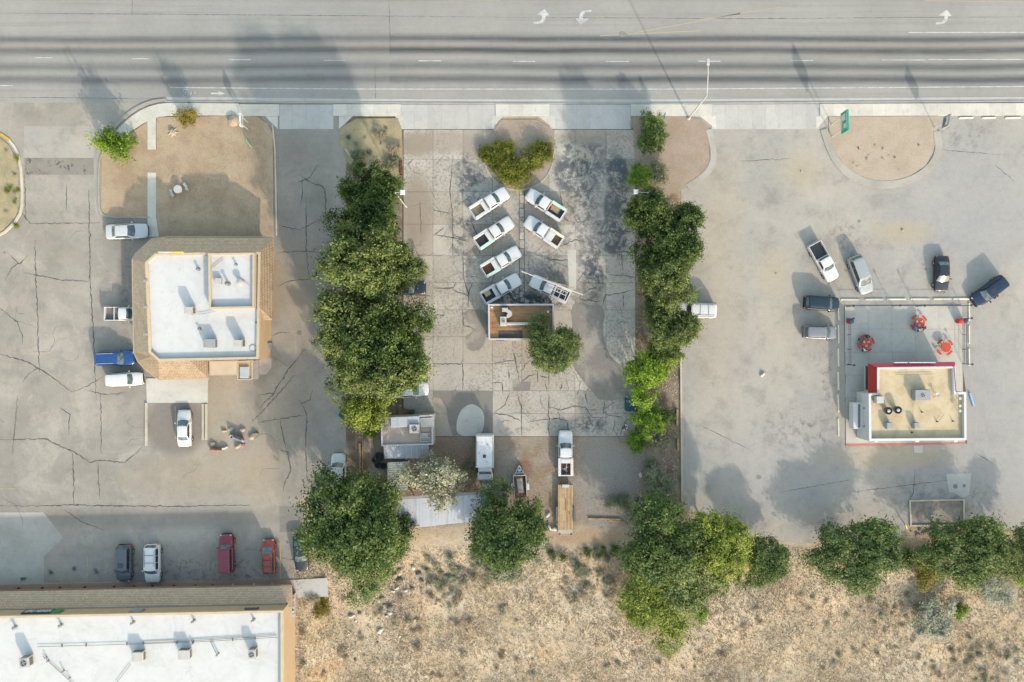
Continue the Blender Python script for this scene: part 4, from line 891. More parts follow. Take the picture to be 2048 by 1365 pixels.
def person(label, px, py, z, deg, sit, shirt, trousers, hair=None, skinm='tan', lean=.12, reach=.35):
    x, y = P(px, py, z + .9); t = thing('person', label, 'person', (x, y, z), R(deg))   # faces local +x
    sk = SK[skinm]; hip = .46 if sit else .92
    if sit: legs = [((.0, s * .1, hip), (.42, s * .13, hip + .02), (.45, s * .13, .08), (.6, s * .14, .04)) for s in (-1, 1)]
    else: legs = [((.0, s * .1, hip), (.03 + .05 * s, s * .11, .5), (-.02 + .08 * s, s * .12, .08), (.14 + .08 * s, s * .13, .04)) for s in (-1, 1)]
    tor = [(0, 0, hip), (lean * .4, 0, hip + .25), (lean, 0, hip + .48), (lean * 1.2, 0, hip + .58), (lean * 1.35 + .01, 0, hip + .68), (lean * 1.4 + .01, 0, hip + .79)]
    pts = list(tor); rad = [(.13, .15), (.12, .14), (.12, .17), .055, .095, .085]; ed = [(i, i + 1) for i in range(5)]
    pts.append((lean * 1.4 + .13, 0, hip + .71)); rad.append(.018); ed.append((4, 6))           # nose
    shl = hip + .47
    for s in (-1, 1):
        b = len(pts)
        el = (lean + .12, s * .27, shl - .27) if reach else (lean - .02, s * .25, shl - .30)
        ha = (lean + reach + .05, s * .16, shl - .24) if reach else (lean + .06, s * .27, shl - .55)
        pts += [(lean, s * .18, shl), el, ha]; rad += [.06, .045, .035]; ed += [(2, b), (b, b + 1), (b + 1, b + 2)]
        d = (Vector(ha) - Vector(el)).normalized(); up = Vector((0, s, 0)); side_ = d.cross(up).normalized()
        pl = Vector(ha) + d * .08; pts.append(tuple(pl)); rad.append((.042, .018)); ed.append((b + 2, b + 3))
        for f, (o_, ln) in enumerate(((-.032, .065), (-.011, .08), (.011, .076), (.032, .06))):
            c = len(pts); q1 = pl + side_ * o_ + d * .04; q2 = q1 + d * ln + Vector((0, 0, -.015)); pts += [tuple(q1), tuple(q2)]; rad += [.0095, .008]; ed += [(b + 3, c), (c, c + 1)]
        c = len(pts); q1 = Vector(ha) + d * .04 - side_ * .045; q2 = q1 + d * .05 - side_ * .02; pts += [tuple(q1), tuple(q2)]; rad += [.011, .009]; ed += [(b + 2, c), (c, c + 1)]
    for s, lg in zip((-1, 1), legs):
        b = len(pts); pts += list(lg); rad += [.085, .06, .04, .035]; ed += [(0, b), (b, b + 1), (b + 1, b + 2), (b + 2, b + 3)]
    skin('body', pts, ed, rad, sk, t)
    # shirt
    p = [tor[0], tor[1], tor[2], (lean * 1.1, 0, hip + .53)]; r = [(.155, .175), (.145, .165), (.14, .19), .10]; e = [(0, 1), (1, 2), (2, 3)]
    for s in (-1, 1):
        b = len(p); el = (lean + .12, s * .27, shl - .27) if reach else (lean - .02, s * .25, shl - .30)
        mid = tuple(Vector((lean, s * .18, shl)).lerp(Vector(el), .8)); p += [(lean, s * .19, shl), mid]; r += [.08, .065]; e += [(2, b), (b, b + 1)]
    skin('shirt', p, e, r, shirt, t)
    p = [(0, 0, hip - .01)]; r = [(.15, .17)]; e = []
    for lg in legs:
        b = len(p); p += [lg[0], lg[1], tuple(Vector(lg[1]).lerp(Vector(lg[2]), .92))]; r += [.105, .08, .06]; e += [(0, b), (b, b + 1), (b + 1, b + 2)]
    skin('trousers', p, e, r, trousers, t)
    hx, hz = tor[4][0], tor[4][2]
    m = MB(); rows = []
    for th in np.linspace(0, math.pi * .62, 6):
        rows.append([(hx - .02 + .112 * math.sin(th) * math.cos(a) * (1.0 if math.cos(a) < .3 else .82), .105 * math.sin(th) * math.sin(a), hz + .06 + .125 * math.cos(th)) for a in np.linspace(0, 2 * math.pi, 14)[:-1]])
    m.grid(rows, close=True); m.build('hair', hair or M_hair, t, smooth=True)
    for s in (-1, 1):
        m = MB(); m.lathe([(.006, -.012), (.013, -.006), (.013, .006), (.006, .012)], 8, (hx + .09, s * .035, hz + .035)); m.build('eye', M_black, t)
        f = legs[(s + 1) // 2][3]; m = MB(); m.bbox((f[0] - .04, f[1], .045), (.27, .1, .09), 0, .03); m.build('shoe', M_black, t)
    return t
def cl(n, *c): return mat('cloth_' + n, (*c, 1), None, 4, 30, .9)
C_bk, C_bl, C_wh, C_pu, C_gr, C_je, C_te = cl('black', .03, .03, .035), cl('blue', .12, .22, .5), cl('white', .58, .57, .56), cl('purple', .25, .05, .28), cl('grey', .4, .4, .41), cl('denim', .06, .09, .16), cl('dark_green', .05, .09, .09)
person('person in black standing at the navy suv door', 1990, 595, .03, 135, False, C_bk, C_je, reach=.3)
person('person in a white top standing by the green dumpster', 1253.5, 851.5, .05, 200, False, C_wh, C_bk, reach=0, skinm='pale')
person('person in a grey shirt walking near the bright green shrubs', 1250.5, 860, .05, 120, False, C_gr, C_je, reach=0)
# ------------------------------------------------------------------ building materials
def shingle(name, rot, c1, c2, c3):
    g = N(name, .95, .1)
    v = g.scl(g.pos, (1, 1, 1), (0, 0, 0), rot)
    br = g.n.new('ShaderNodeTexBrick'); g.l.new(v, br.inputs['Vector']); br.inputs['Scale'].default_value = 1.0
    br.inputs['Brick Width'].default_value = .34; br.inputs['Row Height'].default_value = .2; br.inputs['Mortar Size'].default_value = .018; br.offset = .5; br.inputs['Bias'].default_value = 0.0
    br.inputs['Color1'].default_value = c1; br.inputs['Color2'].default_value = c2; br.inputs['Mortar'].default_value = c3
    n_ = g.noise(g.pos, .8, 5, .7); f = g.noise(g.pos, 6, 3, .7)
    c = g.mix(g.rmp(n_, .42, .72, 0, .45), br.outputs['Color'], C(206, 186, 160)); c = g.mix(g.rmp(f, .4, .7, 0, .3), c, (.7, .68, .66, 1), 'MULTIPLY')
    g.bump(br.outputs['Fac'], -.3, .02); return g.out(c)
SH = (C(216, 194, 168, .66), C(198, 174, 148, .66), C(150, 130, 112, .58)); SHX = shingle('lifted_shade_shingles_east_west', 0, *SH); SHY = shingle('lifted_shade_shingles_north_south', R(90), *SH)  # lighter shingle copy lifts the shade on slopes facing away from the sun
SHS = (C(192, 174, 150), C(176, 156, 132), C(126, 108, 90)); SHX2 = shingle('sunlit_tone_shingles_east_west', 0, *SHS); SHY2 = shingle('sunlit_tone_shingles_north_south', R(90), *SHS)  # darker copy of the same shingles for the sunlit slopes
def white_roof():
    g = N('white_roof_coating', .7, .2); a = g.noise(g.pos, .35, 6, .7, .6); b = g.noise(g.pos, 2.0, 5, .7); d = g.noise(g.pos, .9, 6, .75, 1.0)
    c = g.mix(g.rmp(a, .42, .75), (0.415, 0.42, 0.42, 1), (0.37, 0.37, 0.365, 1)); c = g.mix(g.rmp(b, .5, .75, 0, .3), c, (0.35, 0.35, 0.345, 1)); c = g.mix(g.rmp(d, .56, .74, 0, .6), c, (0.28, 0.275, 0.265, 1)); e_ = g.noise(g.pos, .22, 6, .75, .8); c = g.mix(g.rmp(e_, .5, .7, 0, .45), c, (0.30, 0.295, 0.28, 1)); return g.out(c)
M_roofw = white_roof()
M_stucco = mat('tan_stucco', C(214, 192, 160), C(200, 174, 140), .8, 12, .9, amt=.5); M_capt = mat('cream_parapet_cap', C(226, 210, 184), C(210, 190, 160), 1, 10, .85)
M_stucco2 = mat('orange_stucco', C(214, 190, 160), C(202, 176, 144), .8, 12, .9, amt=.5)
M_flash = mat('grey_flashing', C(178, 176, 174), C(160, 158, 156), 1, 10, .6); M_ac = mat('ac_housing', C(216, 214, 210), C(192, 188, 182), 1.5, 10, .6); M_acg = mat('ac_grey', C(178, 180, 184), C(150, 152, 156), 1.5, 10, .6)
M_fan = mat('fan_grille', C(76, 84, 100), C(50, 56, 68), 6, 30, .6); M_coil = mat('coil_fins', C(120, 124, 130), C(90, 92, 98), 20, 60, .6)
M_pipe = mat('roof_pipe', C(150, 150, 152), C(120, 120, 122), 3, 12, .6)
M_redroof = mat('red_metal_roof', (0.30, 0.03, 0.022, 1), (0.26, 0.026, 0.026, 1), 1, 9, .5, amt=.4); M_redroof_sky = mat('sky_tinted_red_roof', (0.42, 0.075, 0.12, 1), (0.36, 0.06, 0.10, 1), 1, 9, .5, amt=.4); M_wallw = mat('white_wall', (0.45, 0.45, 0.455, 1), (0.40, 0.40, 0.4, 1), .7, 9, .8)  # second mansard colour paints sky reflection onto the red of the shaded slopes
M_beige = None
g = N('beige_roof_coating', .9, .15); a = g.noise(g.pos, .6, 6, .7); b = g.noise(g.pos, 3, 5, .75); c = g.mix(g.rmp(a, .4, .7), C(230, 212, 178), C(210, 188, 152)); c = g.mix(g.rmp(b, .55, .8, 0, .5), c, C(172, 148, 120)); M_beige = g.out(c)
def bp(pts, z=None):
    """pixel points (px,py,z) -> world"""
    return [P3(*p) if len(p) == 3 else P3(p[0], p[1], z) for p in pts]
def slope(root, pts, m, name='roof_slope', th=.12):
    o_ = root.location; q = bp(pts); n = len(q); v = q + [(x, y, z - th) for x, y, z in q]
    a = sum(q[i][0] * q[(i + 1) % n][1] - q[(i + 1) % n][0] * q[i][1] for i in range(n))
    fs = [tuple(range(n)), tuple(range(2 * n - 1, n - 1, -1))] + [(i, n + i, n + (i + 1) % n, (i + 1) % n) for i in range(n)]
    if a < 0: fs = [tuple(reversed(f)) for f in fs]
    return MB().add(v, fs).build(name, m, root, org=tuple(o_))
def wprism(root, pts, zt, z0, z1, m, name):
    """prism whose outline is seen at height zt in the picture"""
    return MB().prism([P(x, y, zt) for x, y in pts], z0, z1).build(name, m, root, org=tuple(root.location))
def wring(root, pts, zt, w, z0, z1, m, name='parapet'):
    """parapet sides, one part for each side, running inward from an outline"""
    q = [Vector(P(x, y, zt)) for x, y in pts]; n = len(q)
    a = sum(q[i].x * q[(i + 1) % n].y - q[(i + 1) % n].x * q[i].y for i in range(n))
    if a < 0: q = q[::-1]
    ins = []
    for i in range(n):
        p0, p1, p2 = q[i - 1], q[i], q[(i + 1) % n]; d1 = (p1 - p0).normalized(); d2 = (p2 - p1).normalized(); n1 = Vector((-d1.y, d1.x)); n2 = Vector((-d2.y, d2.x)); b = (n1 + n2); b /= max(.3, 1 + n1.dot(n2)); ins.append(p1 + b * w)
    for i in range(n):
        j = (i + 1) % n; MB().prism([tuple(q[i]), tuple(q[j]), tuple(ins[j]), tuple(ins[i])], z0, z1).build(name, m, root, org=tuple(root.location))
def wbox(root, px, py, zt, dx, dy, z0, z1, m, name, rz=0.0, b=.02):
    x, y = P(px, py, zt); return MB().bbox((x, y, (z0 + z1) / 2), (dx, dy, z1 - z0), rz, b).build(name, m, root, org=tuple(root.location))
def ac_unit(label, px, py, zr, d, fan=None, rz=0.0, side=None, m=None, group='air conditioners on the shop roofs'):
    """roof-top unit: feet, housing, louvres on its sides, fan on top"""
    x, y = P(px, py, zr + d[2]); t = thing('air_conditioner', label, 'air conditioner', (x, y, zr), rz, group)
    for s in (-1, 1): MB().box((s * d[0] * .35, 0, .06), (.1, d[1] * .95, .12)).build('skid', M_steel, t)
    h = MB().bbox((0, 0, .12 + (d[2] - .12) / 2), (d[0], d[1], d[2] - .12), 0, .03).build('housing', m or M_ac, t)
    for i in range(5):
        z = .3 + i * (d[2] - .45) / 5
        for s in (-1, 1): MB().box((0, s * (d[1] / 2 + .008), z), (d[0] * .86, .02, .07)).build('louvre', M_coil, h)
    MB().box((d[0] / 2 + .008, 0, d[2] * .5), (.02, d[1] * .8, d[2] * .5)).build('access_panel', M_coil, t)
    if fan:
        f = MB().lathe([(fan, d[2] - .01), (fan, d[2] + .04), (fan * .86, d[2] + .045), (fan * .84, d[2] + .012)], 20).build('fan_ring', M_acg, t)
        MB().lathe([(fan * .82, d[2] + .012), (fan * .3, d[2] + .02)], 16).build('fan_guard', M_fan, t)
        for i in range(4):
            a_ = i * math.pi / 2 + .3; MB().box((math.cos(a_) * fan * .42, math.sin(a_) * fan * .42, d[2] + .03), (fan * .7, fan * .25, .012), a_).build('fan_blade', M_acg, t)
    return t
def vent(label, px, py, zr, r=.14, h=.7, cat='roof vent', m=None, group='small vents on the shop roofs'):
    x, y = P(px, py, zr + h); t = thing('roof_vent', label, cat, (x, y, zr), 0, group)
    MB().lathe([(r * 1.5, 0), (r * .8, .1), (r * .7, h * .75)], 12).build('stack', m or M_pipe, t)
    MB().lathe([(r * .7, h * .78), (r * 1.25, h * .8), (r * 1.2, h * .88), (r * .3, h)], 12).build('cap', m or M_pipe, t)
    return t
def conduit(label, pts, z, r=.04, sup=1.6, name='roof_pipe'):
    w = [Vector(P3(x, y, z + .15)) for x, y in pts]; t = thing(name, label, 'pipe', tuple(w[0] - Vector((0, 0, .15))))
    o_ = t.location
    for a, b in zip(w[:-1], w[1:]):
        MB().tube(a - o_, b - o_, r, n=6).build('run', M_pipe, t)
        L = (b - a).length
        if sup:
            for i in range(1, int(L / sup) + 1): p = a.lerp(b, i / (int(L / sup) + 1)) - o_; MB().box((p.x, p.y, .06), (.07, .34, .12)).build('support_block', M_dark, t)
    return t

# ------------------------------------------------------------------ restaurant with a shingled mansard
zE, zT = 2.9, 5.0
rest = thing('restaurant_building', 'restaurant with white flat roof and brown shingled mansard skirt', 'building', (*P(405, 612, 2), 0.0))
up = [(310, 507), (521, 504), (517, 719), (317, 723), (297, 705), (290, 525)]
wprism(rest, up, zT, 0, 4.62, M_stucco, 'wall')
MB().sheet([P(x, y, zT) for x, y in up], 4.625).build('flat_roof', M_roofw, rest, org=tuple(rest.location))
wring(rest, [(310, 507), (521, 504), (517, 719), (317, 723), (297, 705), (290, 525)], zT, .3, 4.63, zT, M_capt)
eave = [(330, 475), (304, 478), (272, 507), (265, 520), (268, 705), (276, 723), (291, 739), (318, 759)]
upl = [(330, 506.7), (310, 507), (298, 518), (290, 525), (297, 705), (305, 712.5), (311, 717.5), (317, 723)]
slope(rest, [(548, 476, zE), (330, 475, zE), (330, 506.7, zT), (521, 504, zT)], SHX)
for i in range(len(eave) - 1):
    mm = SHY if i in (2, 3, 4) else SHX
    if i >= 4: mm = SHX2 if i > 5 else SHY2
    slope(rest, [(*eave[i], zE), (*eave[i + 1], zE), (*upl[i + 1], zT), (*upl[i], zT)], mm)
slope(rest, [(318, 759, zE), (417, 757.5, zE), (380, 722, zT), (317, 723, zT)], SHX2)
slope(rest, [(417, 757.5, zE), (418, 723, zE), (380, 722, zT)], SHY2)
slope(rest, [(548, 476, zE), (521, 504, zT), (519, 615, zT), (545.5, 641, zE)], SHY2)
slope(rest, [(545.5, 641, zE), (519, 615, zT), (518.5, 641, zE + .1)], SHX2)
# fascia boards round the eave
fl = [P3(x, y, zE) for x, y in [(548, 475), (330, 474)] + eave + [(417, 758.5)]]
for a, b in zip(fl[:-1], fl[1:]):
    a, b = Vector(a), Vector(b); d = b - a; n_ = Vector((-d.y, d.x, 0)).normalized()
    c = (a + b) / 2 - n_ * .05; MB().box((c.x, c.y, zE - .09), (d.length + .05, .08, .22), math.atan2(d.y, d.x)).build('fascia', M_capt, rest, org=tuple(rest.location))
wprism(rest, [(418, 722), (476, 721), (475, 751), (419, 752)], 3.2, 0, 3.2, M_stucco, 'annex_wall')
MB().sheet([P(x, y, 3.2) for x, y in [(420, 724), (474, 723), (473, 749), (421, 750)]], 3.206).build('annex_roof', M_capt, rest, org=tuple(rest.location))
wprism(rest, [(476, 722), (505, 721), (505, 759), (476, 760)], 3.0, 0, 2.95, M_stucco, 'porch_wall'); wring(rest, [(475.5, 722), (505.5, 721), (505.5, 759.5), (475.5, 760.5)], 3.0, .12, 2.96, 3.12, M_capt, 'porch_parapet')
wbox(rest, 488, 745, 3.2, 1.15, 1.45, 2.96, 3.2, mat('skylight_dome', C(206, 214, 222), C(186, 194, 204), 1, 8, .3), 'skylight', 0, .08)
wprism(rest, [(506, 722), (516, 721), (516, 759), (506, 759)], 2.6, 2.45, 2.6, M_acg, 'awning_panel')
wbox(rest, 531.5, 693, 1.6, .7, .85, 0.05, 1.6, M_acg, 'meter_cabinet'); wbox(rest, 531, 705, .6, .9, 1.3, 0.04, .5, mat('terracotta_paint', C(196, 128, 84), C(176, 112, 74), 1, 8, .8), 'service_step')
for y in (540, 592, 645, 700): wbox(rest, 514.5 if y > 640 else 520.5, y, 4.6, .35, .3, 4.3, 4.72, mat('scupper_rust', C(150, 96, 62), C(120, 76, 52), 3, 12, .8), 'scupper')
for y in (562, 614, 669): wbox(rest, 290.5, y, 5.05, .5, .3, 4.95, 5.12, M_flash, 'scupper')
# raised roof bay
zR = 5.65
bay = [(416, 507), (509, 505.5), (508.5, 617), (417.5, 618.5)]
bw = [P(x, y, zR) for x, y in bay]
wring(rest, bay, zR, .25, 4.63, zR, M_capt, 'bay_parapet')
MB().prism([P(x, y, zR) for x, y in [(419, 510), (506, 508.5), (505.5, 614.5), (420, 615.5)]], 4.63, 5.15).build('bay_roof', M_roofw, rest, org=tuple(rest.location))
# windows of the restaurant, below the eave
for i in range(6):
    x = 318 + i * 33; a = P(x, 512, zT); MB().box((a[0], a[1] + .03, 1.6), (1.5, .12, 1.5)).build('window', M_dglass, rest, org=tuple(rest.location))
for i in range(5):
    a = P(289 + i * 1.2, 545 + i * 35, zT); MB().box((a[0] - .03, a[1], 1.6), (.12, 1.5, 1.5)).build('window', M_dglass, rest, org=tuple(rest.location))
def letters(name, label, x0, x1, y, zc, h, blocks, cat='sign', depth=.12, seed=1, extra=None):
    """raised letter blocks on a rail, read from the street"""
    rg_ = random.Random(seed); a = P(x0, y, zc); b = P(x1, y, zc); t = thing(name, label, cat, (a[0], a[1], zc - h / 2)); L = b[0] - a[0]; dy = b[1] - a[1]; x = 0.0
    MB().box((L / 2, dy / 2, .04), (L, .08, .08), math.atan2(dy, L)).build('rail', M_flash, t)
    tot = sum(w for w, _ in blocks)
    for w, m_ in blocks:
        ww = L * w / tot
        if m_ is not None:
            q = MB(); cx = x + ww / 2; sw = ww * .22
            for u in (-.34, .34): q.box((cx + u * ww, dy * cx / L - .06, h / 2 + .08), (sw, depth, h))
            q.box((cx, dy * cx / L - .06, h * (.3 + .5 * rg_.random()) + .08), (ww * .6, depth * .9, h * .2))
            q.box((cx, dy * cx / L - .06, h + .02), (ww * .62, depth * .9, h * .16)); q.build('letter', m_, t)
        x += ww
    return t
M_lw = mat('white_letter', (0.48, 0.48, 0.49, 1), None, 3, 20, .5); M_ly = mat('yellow_letter', (0.62, 0.46, 0.05, 1), None, 3, 20, .5)
letters('roof_sign', 'row of white and yellow letters on the restaurant mansard', 319, 369, 504.5, 4.9, .7, [(1, M_lw)] * 7 + [(.3, None)] + [(1, M_ly)] * 6)
AG = 'air conditioners on the restaurant roof'
ac_unit('boxy air conditioner with a coil side in mid restaurant roof', 376, 621, 4.63, (.95, .85, 1.35), group=AG)
ac_unit('air conditioner with dark louvres near the restaurant south parapet', 418, 687, 4.63, (1.4, 1.05, .95), m=M_acg, group=AG)
ac_unit('boxy air conditioner near the restaurant back corner', 475, 687, 4.63, (1.0, .85, 1.5), group=AG)
t = thing('roof_hatch', 'square white hatch on the raised roof bay', 'roof hatch', (*P(436, 563, 5.6), 5.15)); MB().bbox((0, 0, .2), (.72, .72, .4), 0, .03).build('curb', M_acg, t); MB().bbox((0, 0, .43), (.8, .8, .07), 0, .02).build('lid', M_ac, t)
vent('round vent beside the square hatch on the raised bay', 452, 567, 5.15, .2, .9); vent('twin headed exhaust fan on the raised bay', 478, 565, 5.15, .36, .75, m=M_ac); vent('small vent near the north wall of the raised bay', 470, 529, 5.15, .12, .5); vent('small vent by the raised bay wall on the main roof', 394, 538, 4.63, .16, .55)
vent('low vent near the louvred air conditioner', 397, 658, 4.63, .14, .4)
conduit('thin pipe beside the mid roof air conditioner', [(396, 629), (408, 628), (430, 623)], 4.63, .025, 0); conduit('bent pipe on the raised bay', [(422, 538), (436, 527), (447, 518)], 5.15, .03, 0); conduit('thin pipe from the exhaust fan', [(484, 561), (490, 564), (499, 571)], 5.15, .025, 0)
t = thing('pipe_coil', 'white coiled hose near the restaurant back corner', 'hose', (*P(506, 698, 4.7), 4.63)); 
m = MB(); rr_ = []
for i in range(25):
    a_ = 2 * math.pi * i / 24; c_ = Vector((math.cos(a_) * .42, math.sin(a_) * .42, .05)); u_ = Vector((math.cos(a_), math.sin(a_), 0)); rr_.append([c_ + (u_ * math.cos(b_) + Vector((0, 0, 1)) * math.sin(b_)) * .045 for b_ in np.linspace(0, 2 * math.pi, 7)[:-1]])
m.grid(rr_, close=True); m.build('coil', M_ac, t); MB().tube((.42, 0, .05), (.75, .3, .05), .04, n=6).build('tail', M_ac, t)

# ------------------------------------------------------------------ strip mall at the bottom
mall = thing('strip_mall', 'long strip mall with white roof and shingled canopy', 'building', (*P(300, 1290, 3), 0.0))
mx0 = -900
def ln(x, y0, y1): return y0 + (y1 - y0) * (x / 565.0)     # a line rising gently to the right
top = lambda x: ln(x, 1232.5, 1221.5); zt_ = 5.6
out = [(mx0, top(mx0)), (565.5, top(565)), (566, 1500), (mx0, 1520)]
wprism(mall, out, zt_, 0, 5.1, M_stucco2, 'wall')
MB().sheet([P(x, y, zt_) for x, y in out], 5.105).build('flat_roof', M_roofw, mall, org=tuple(mall.location))
wring(mall, out, zt_, .28, 5.11, zt_, M_capt)
sl = lambda x: ln(x, 1220, 1208.5); ev = lambda x: ln(x, 1183, 1172)
slope(mall, [(mx0, ev(mx0), 2.7), (583, ev(583), 2.7), (571, sl(571), 3.4), (mx0, sl(mx0), 3.4)], SHX)
slope(mall, [(583, ev(583), 2.7), (588, ev(583) + 42, 2.7), (573, sl(571) + 6, 3.4), (571, sl(571), 3.4)], SHY2)
wprism(mall, [(mx0, sl(mx0) - 1), (572, sl(572) - 1), (572, sl(572) + 6), (mx0, sl(mx0) + 6)], 3.5, 3.3, 3.5, M_flash, 'flashing')
wprism(mall, [(mx0, ev(mx0) - 2), (584, ev(584) - 2), (584, ev(584) + .5), (mx0, ev(mx0) + .5)], 2.72, 2.45, 2.72, mat('brown_fascia', C(164, 132, 108), C(144, 114, 92), 1, 9, .8), 'fascia')
wk = [(mx0, ln(mx0, 1169.5, 1160)), (586, 1159.5), (600, 1215), (mx0, 1240)]
struct(MB().prism(px_poly(wk), 0, .13).build('walkway', mat('tan_walkway', C(190, 166, 144), C(172, 148, 126), .6, 8, .9, world_space=True)), 'tan walkway under the strip mall canopy')
M_post = mat('dark_red_post', (0.16, 0.025, 0.025, 1), (0.12, 0.02, 0.02, 1), 2, 10, .6); M_postw = mat('grey_post', (0.42, 0.42, 0.42, 1), None, 2, 10, .6)
for i, x in enumerate((-60, 37, 85, 120, 170, 228, 268, 305, 348, 391, 425, 466, 508, 545)):
    p = P(x, ln(x, 1177.5, 1168.5), .15); q = MB(); q.box((0, 0, 1.3), (.12, .12, 2.6)); q.box((0, 0, .04), (.26, .26, .08)); q.box((0, 0, 2.5), (.3, .2, .1))
    q.build('post', M_postw if x > 450 else M_post, mall, org=(mall.location[0] - p[0], mall.location[1] - p[1], -.13))
for i in range(16):
    a = P(-120 + i * 43, ln(-120 + i * 43, 1206, 1196), 1.4); MB().box((a[0], P(0, 1221, zt_)[1] + .02, 1.3), (1.7, .1, 2.0)).build('shop_window', M_dglass, mall, org=tuple(mall.location))
# signs on the mall parapet
def face_sign(label, x0, x1, zc, h, m_, y=None):
    xc = (x0 + x1) / 2; a = P(xc, top(xc), zt_); t = thing('shop_sign', label, 'sign', (a[0], a[1] + .1, zc - h / 2), R(1.1)); w = (x1 - x0) / S * .95
    MB().bbox((0, 0, h / 2), (w, .14, h), 0, .03).build('board', m_, t); return t, w
t, w = face_sign('dark shop sign with white lettering and a green leaf end', 37, 96, 4.55, 1.3, mat('sign_navy', (0.012, 0.03, 0.045, 1), None, 3, 20, .4))
for i, u in enumerate((-.40, -.31, -.22, -.05, .05, .14, .26, .36)):
    q = MB(); q.box((u * w, .09, .62), (.1, .05, .8)); q.box((u * w + .14, .09, .95 - .3 * (i % 2)), (.22, .05, .13)); q.box((u * w + .26, .09, .62), (.09, .05, .72)); q.build('letter', M_lw, t)
q = MB(); q.prism([(-.3, -.07), (.3, -.07), (.75, .02), (.3, .09), (-.3, .09)], 0, 1.25); o = q.build('leaf_emblem', mat('sign_green', (0.03, 0.16, 0.06, 1), (0.05, 0.25, 0.09, 1), 3, 20, .4), t); o.location = (w / 2 + .35, 0, 0)
t, w = face_sign('blank grey sign board on the strip mall parapet', 254, 280, 4.7, 1.0, M_acg)
t, w = face_sign('thin dark purple sign on the strip mall parapet', 486, 513, 4.9, .5, mat('sign_plum', (0.07, 0.04, 0.06, 1), None, 3, 20, .5))
for i in (-1, 0, 1): MB().box((i * w * .3, .08, .25), (w * .22, .03, .2)).build('letter', M_acg, t)
q = [P3(588, 1190, 3.2), P3(590, 1235, 3.2)]
t = thing('electric_meters', 'rack of pale meter boxes on the strip mall side wall', 'meter box', (*P(583, 1215, 2.0), 0.1))
MB().box((0, 0, 1.0), (.12, 2.6, 2.0)).build('rack', M_steel, t)
for i in range(5): MB().bbox((.16, -1.1 + i * .5, 1.5 + .2 * (i % 2)), (.25, .34, .5), 0, .03).build('meter', M_ac, t)
AG = 'air conditioners on the strip mall roof'
ac_unit('air conditioner with a round fan at the mall roof end left of the pipe run', 47, 1327, 5.11, (1.05, 1.15, 1.35), .42, R(5), group=AG)
ac_unit('tan boxy air conditioner south of the mall pipe run', 274, 1315, 5.11, (1.35, 1.15, 1.0), None, R(1), group=AG)
ac_unit('second tan boxy air conditioner beside the pipe run on the mall', 367, 1311, 5.11, (1.35, 1.15, 1.0), None, R(1), group=AG)
ac_unit('air conditioner with a round fan near the mall side parapet', 503, 1310, 5.11, (.85, 1.1, 1.3), .36, R(1), group=AG)
for i, (x, y, r, h) in enumerate(((26, 1258, .28, .6), (118, 1254, .26, .6), (262, 1249, .22, .75), (384, 1246, .22, .8), (504, 1244, .22, .8), (432, 1313, .14, .9), (89, 1318, .12, .5), (93, 1325, .12, .5), (123, 1346, .14, .6), (383, 1290, .14, .5), (136, 1360, .12, .5))):
    vent('small grey stack vent on the strip mall roof', x, y, 5.11, r * .72, h, m=M_acg, group='stack vents on the strip mall roof')
conduit('long raised pipe run across the mall roof', [(75, 1294), (220, 1290), (320, 1287), (420, 1283), (555, 1275)], 5.11, .03, 3.0)
conduit('second thin pipe beside the long run on the mall roof', [(285, 1287), (420, 1280), (552, 1272)], 5.11, .03, 0)
conduit('diagonal thin pipe near the mall roof fan unit', [(85, 1312), (110, 1335), (150, 1372)], 5.11, .035, 0); conduit('slanting pipe below a tan mall air conditioner', [(262, 1328), (232, 1368)], 5.11, .03, 0); conduit('slanting pipe past the second tan mall unit', [(420, 1282), (435, 1313)], 5.11, .03, 0)

# ------------------------------------------------------------------ burger stand, patio
pat = [(1688, 613), (1923, 611), (1925, 740), (1931, 785), (1933, 888), (1692, 891)]
patio = struct(MB().prism(px_poly(pat), -.02, .12).build('patio_slab', M_joint), 'pale concrete patio around the burger stand')
for i in range(5):
    for j in range(6):
        x0, x1 = 1688.6 + 47 * i, 1688.6 + 47 * (i + 1); y0, y1 = 612.6 + 46 * j, 612.6 + 46 * (j + 1)
        if j == 5: y1 = 888
        x0 += .5 * j; x1 += .5 * j
        if i == 4: x1 += (3 if j > 3 else -.5)
        panel([(x0, y0), (x1, y0), (x1, y1), (x0, y1)], .135, M_patio, patio, 'panel')
struct(MB().prism(px_poly([(1691, 887.5), (1930, 884), (1930, 888), (1691, 892.5)]), -.02, .142).build('kerb', mat('faded_red_kerb', C(206, 140, 124), C(190, 150, 136), .7, 8, .8, world_space=True)), 'faded red kerb behind the burger stand')
bs = thing('burger_stand', 'burger stand with beige roof, white walls and red mansard', 'building', (*P(1835, 815, 2), .12))
zb_ = 3.7
body_px = [(1754, 735), (1911, 732.5), (1912.5, 785), (1932.5, 784.5), (1933.5, 881), (1738.5, 882.5), (1737.5, 788), (1754, 786)]
wprism(bs, body_px, zb_, .12, 3.2, M_wallw, 'wall')
MB().sheet([P(x, y, zb_) for x, y in body_px], 3.206).build('flat_roof', M_beige, bs, org=tuple(bs.location))
wring(bs, body_px, zb_, .28, 3.21, zb_, M_wallw)
slope(bs, [(1737, 727.5, 2.7), (1737, 786, 2.7), (1754.3, 786, 3.82), (1754.3, 735.5, 3.82)], M_redroof)
slope(bs, [(1908.5, 724, 2.7), (1737, 727.5, 2.7), (1754.3, 735.5, 3.82), (1909, 733, 3.82)], M_redroof_sky)
slope(bs, [(1909, 724, 2.7), (1909, 733, 3.82), (1913, 785, 3.82), (1912, 785, 3.7), (1910.6, 726, 2.8)], M_redroof_sky)
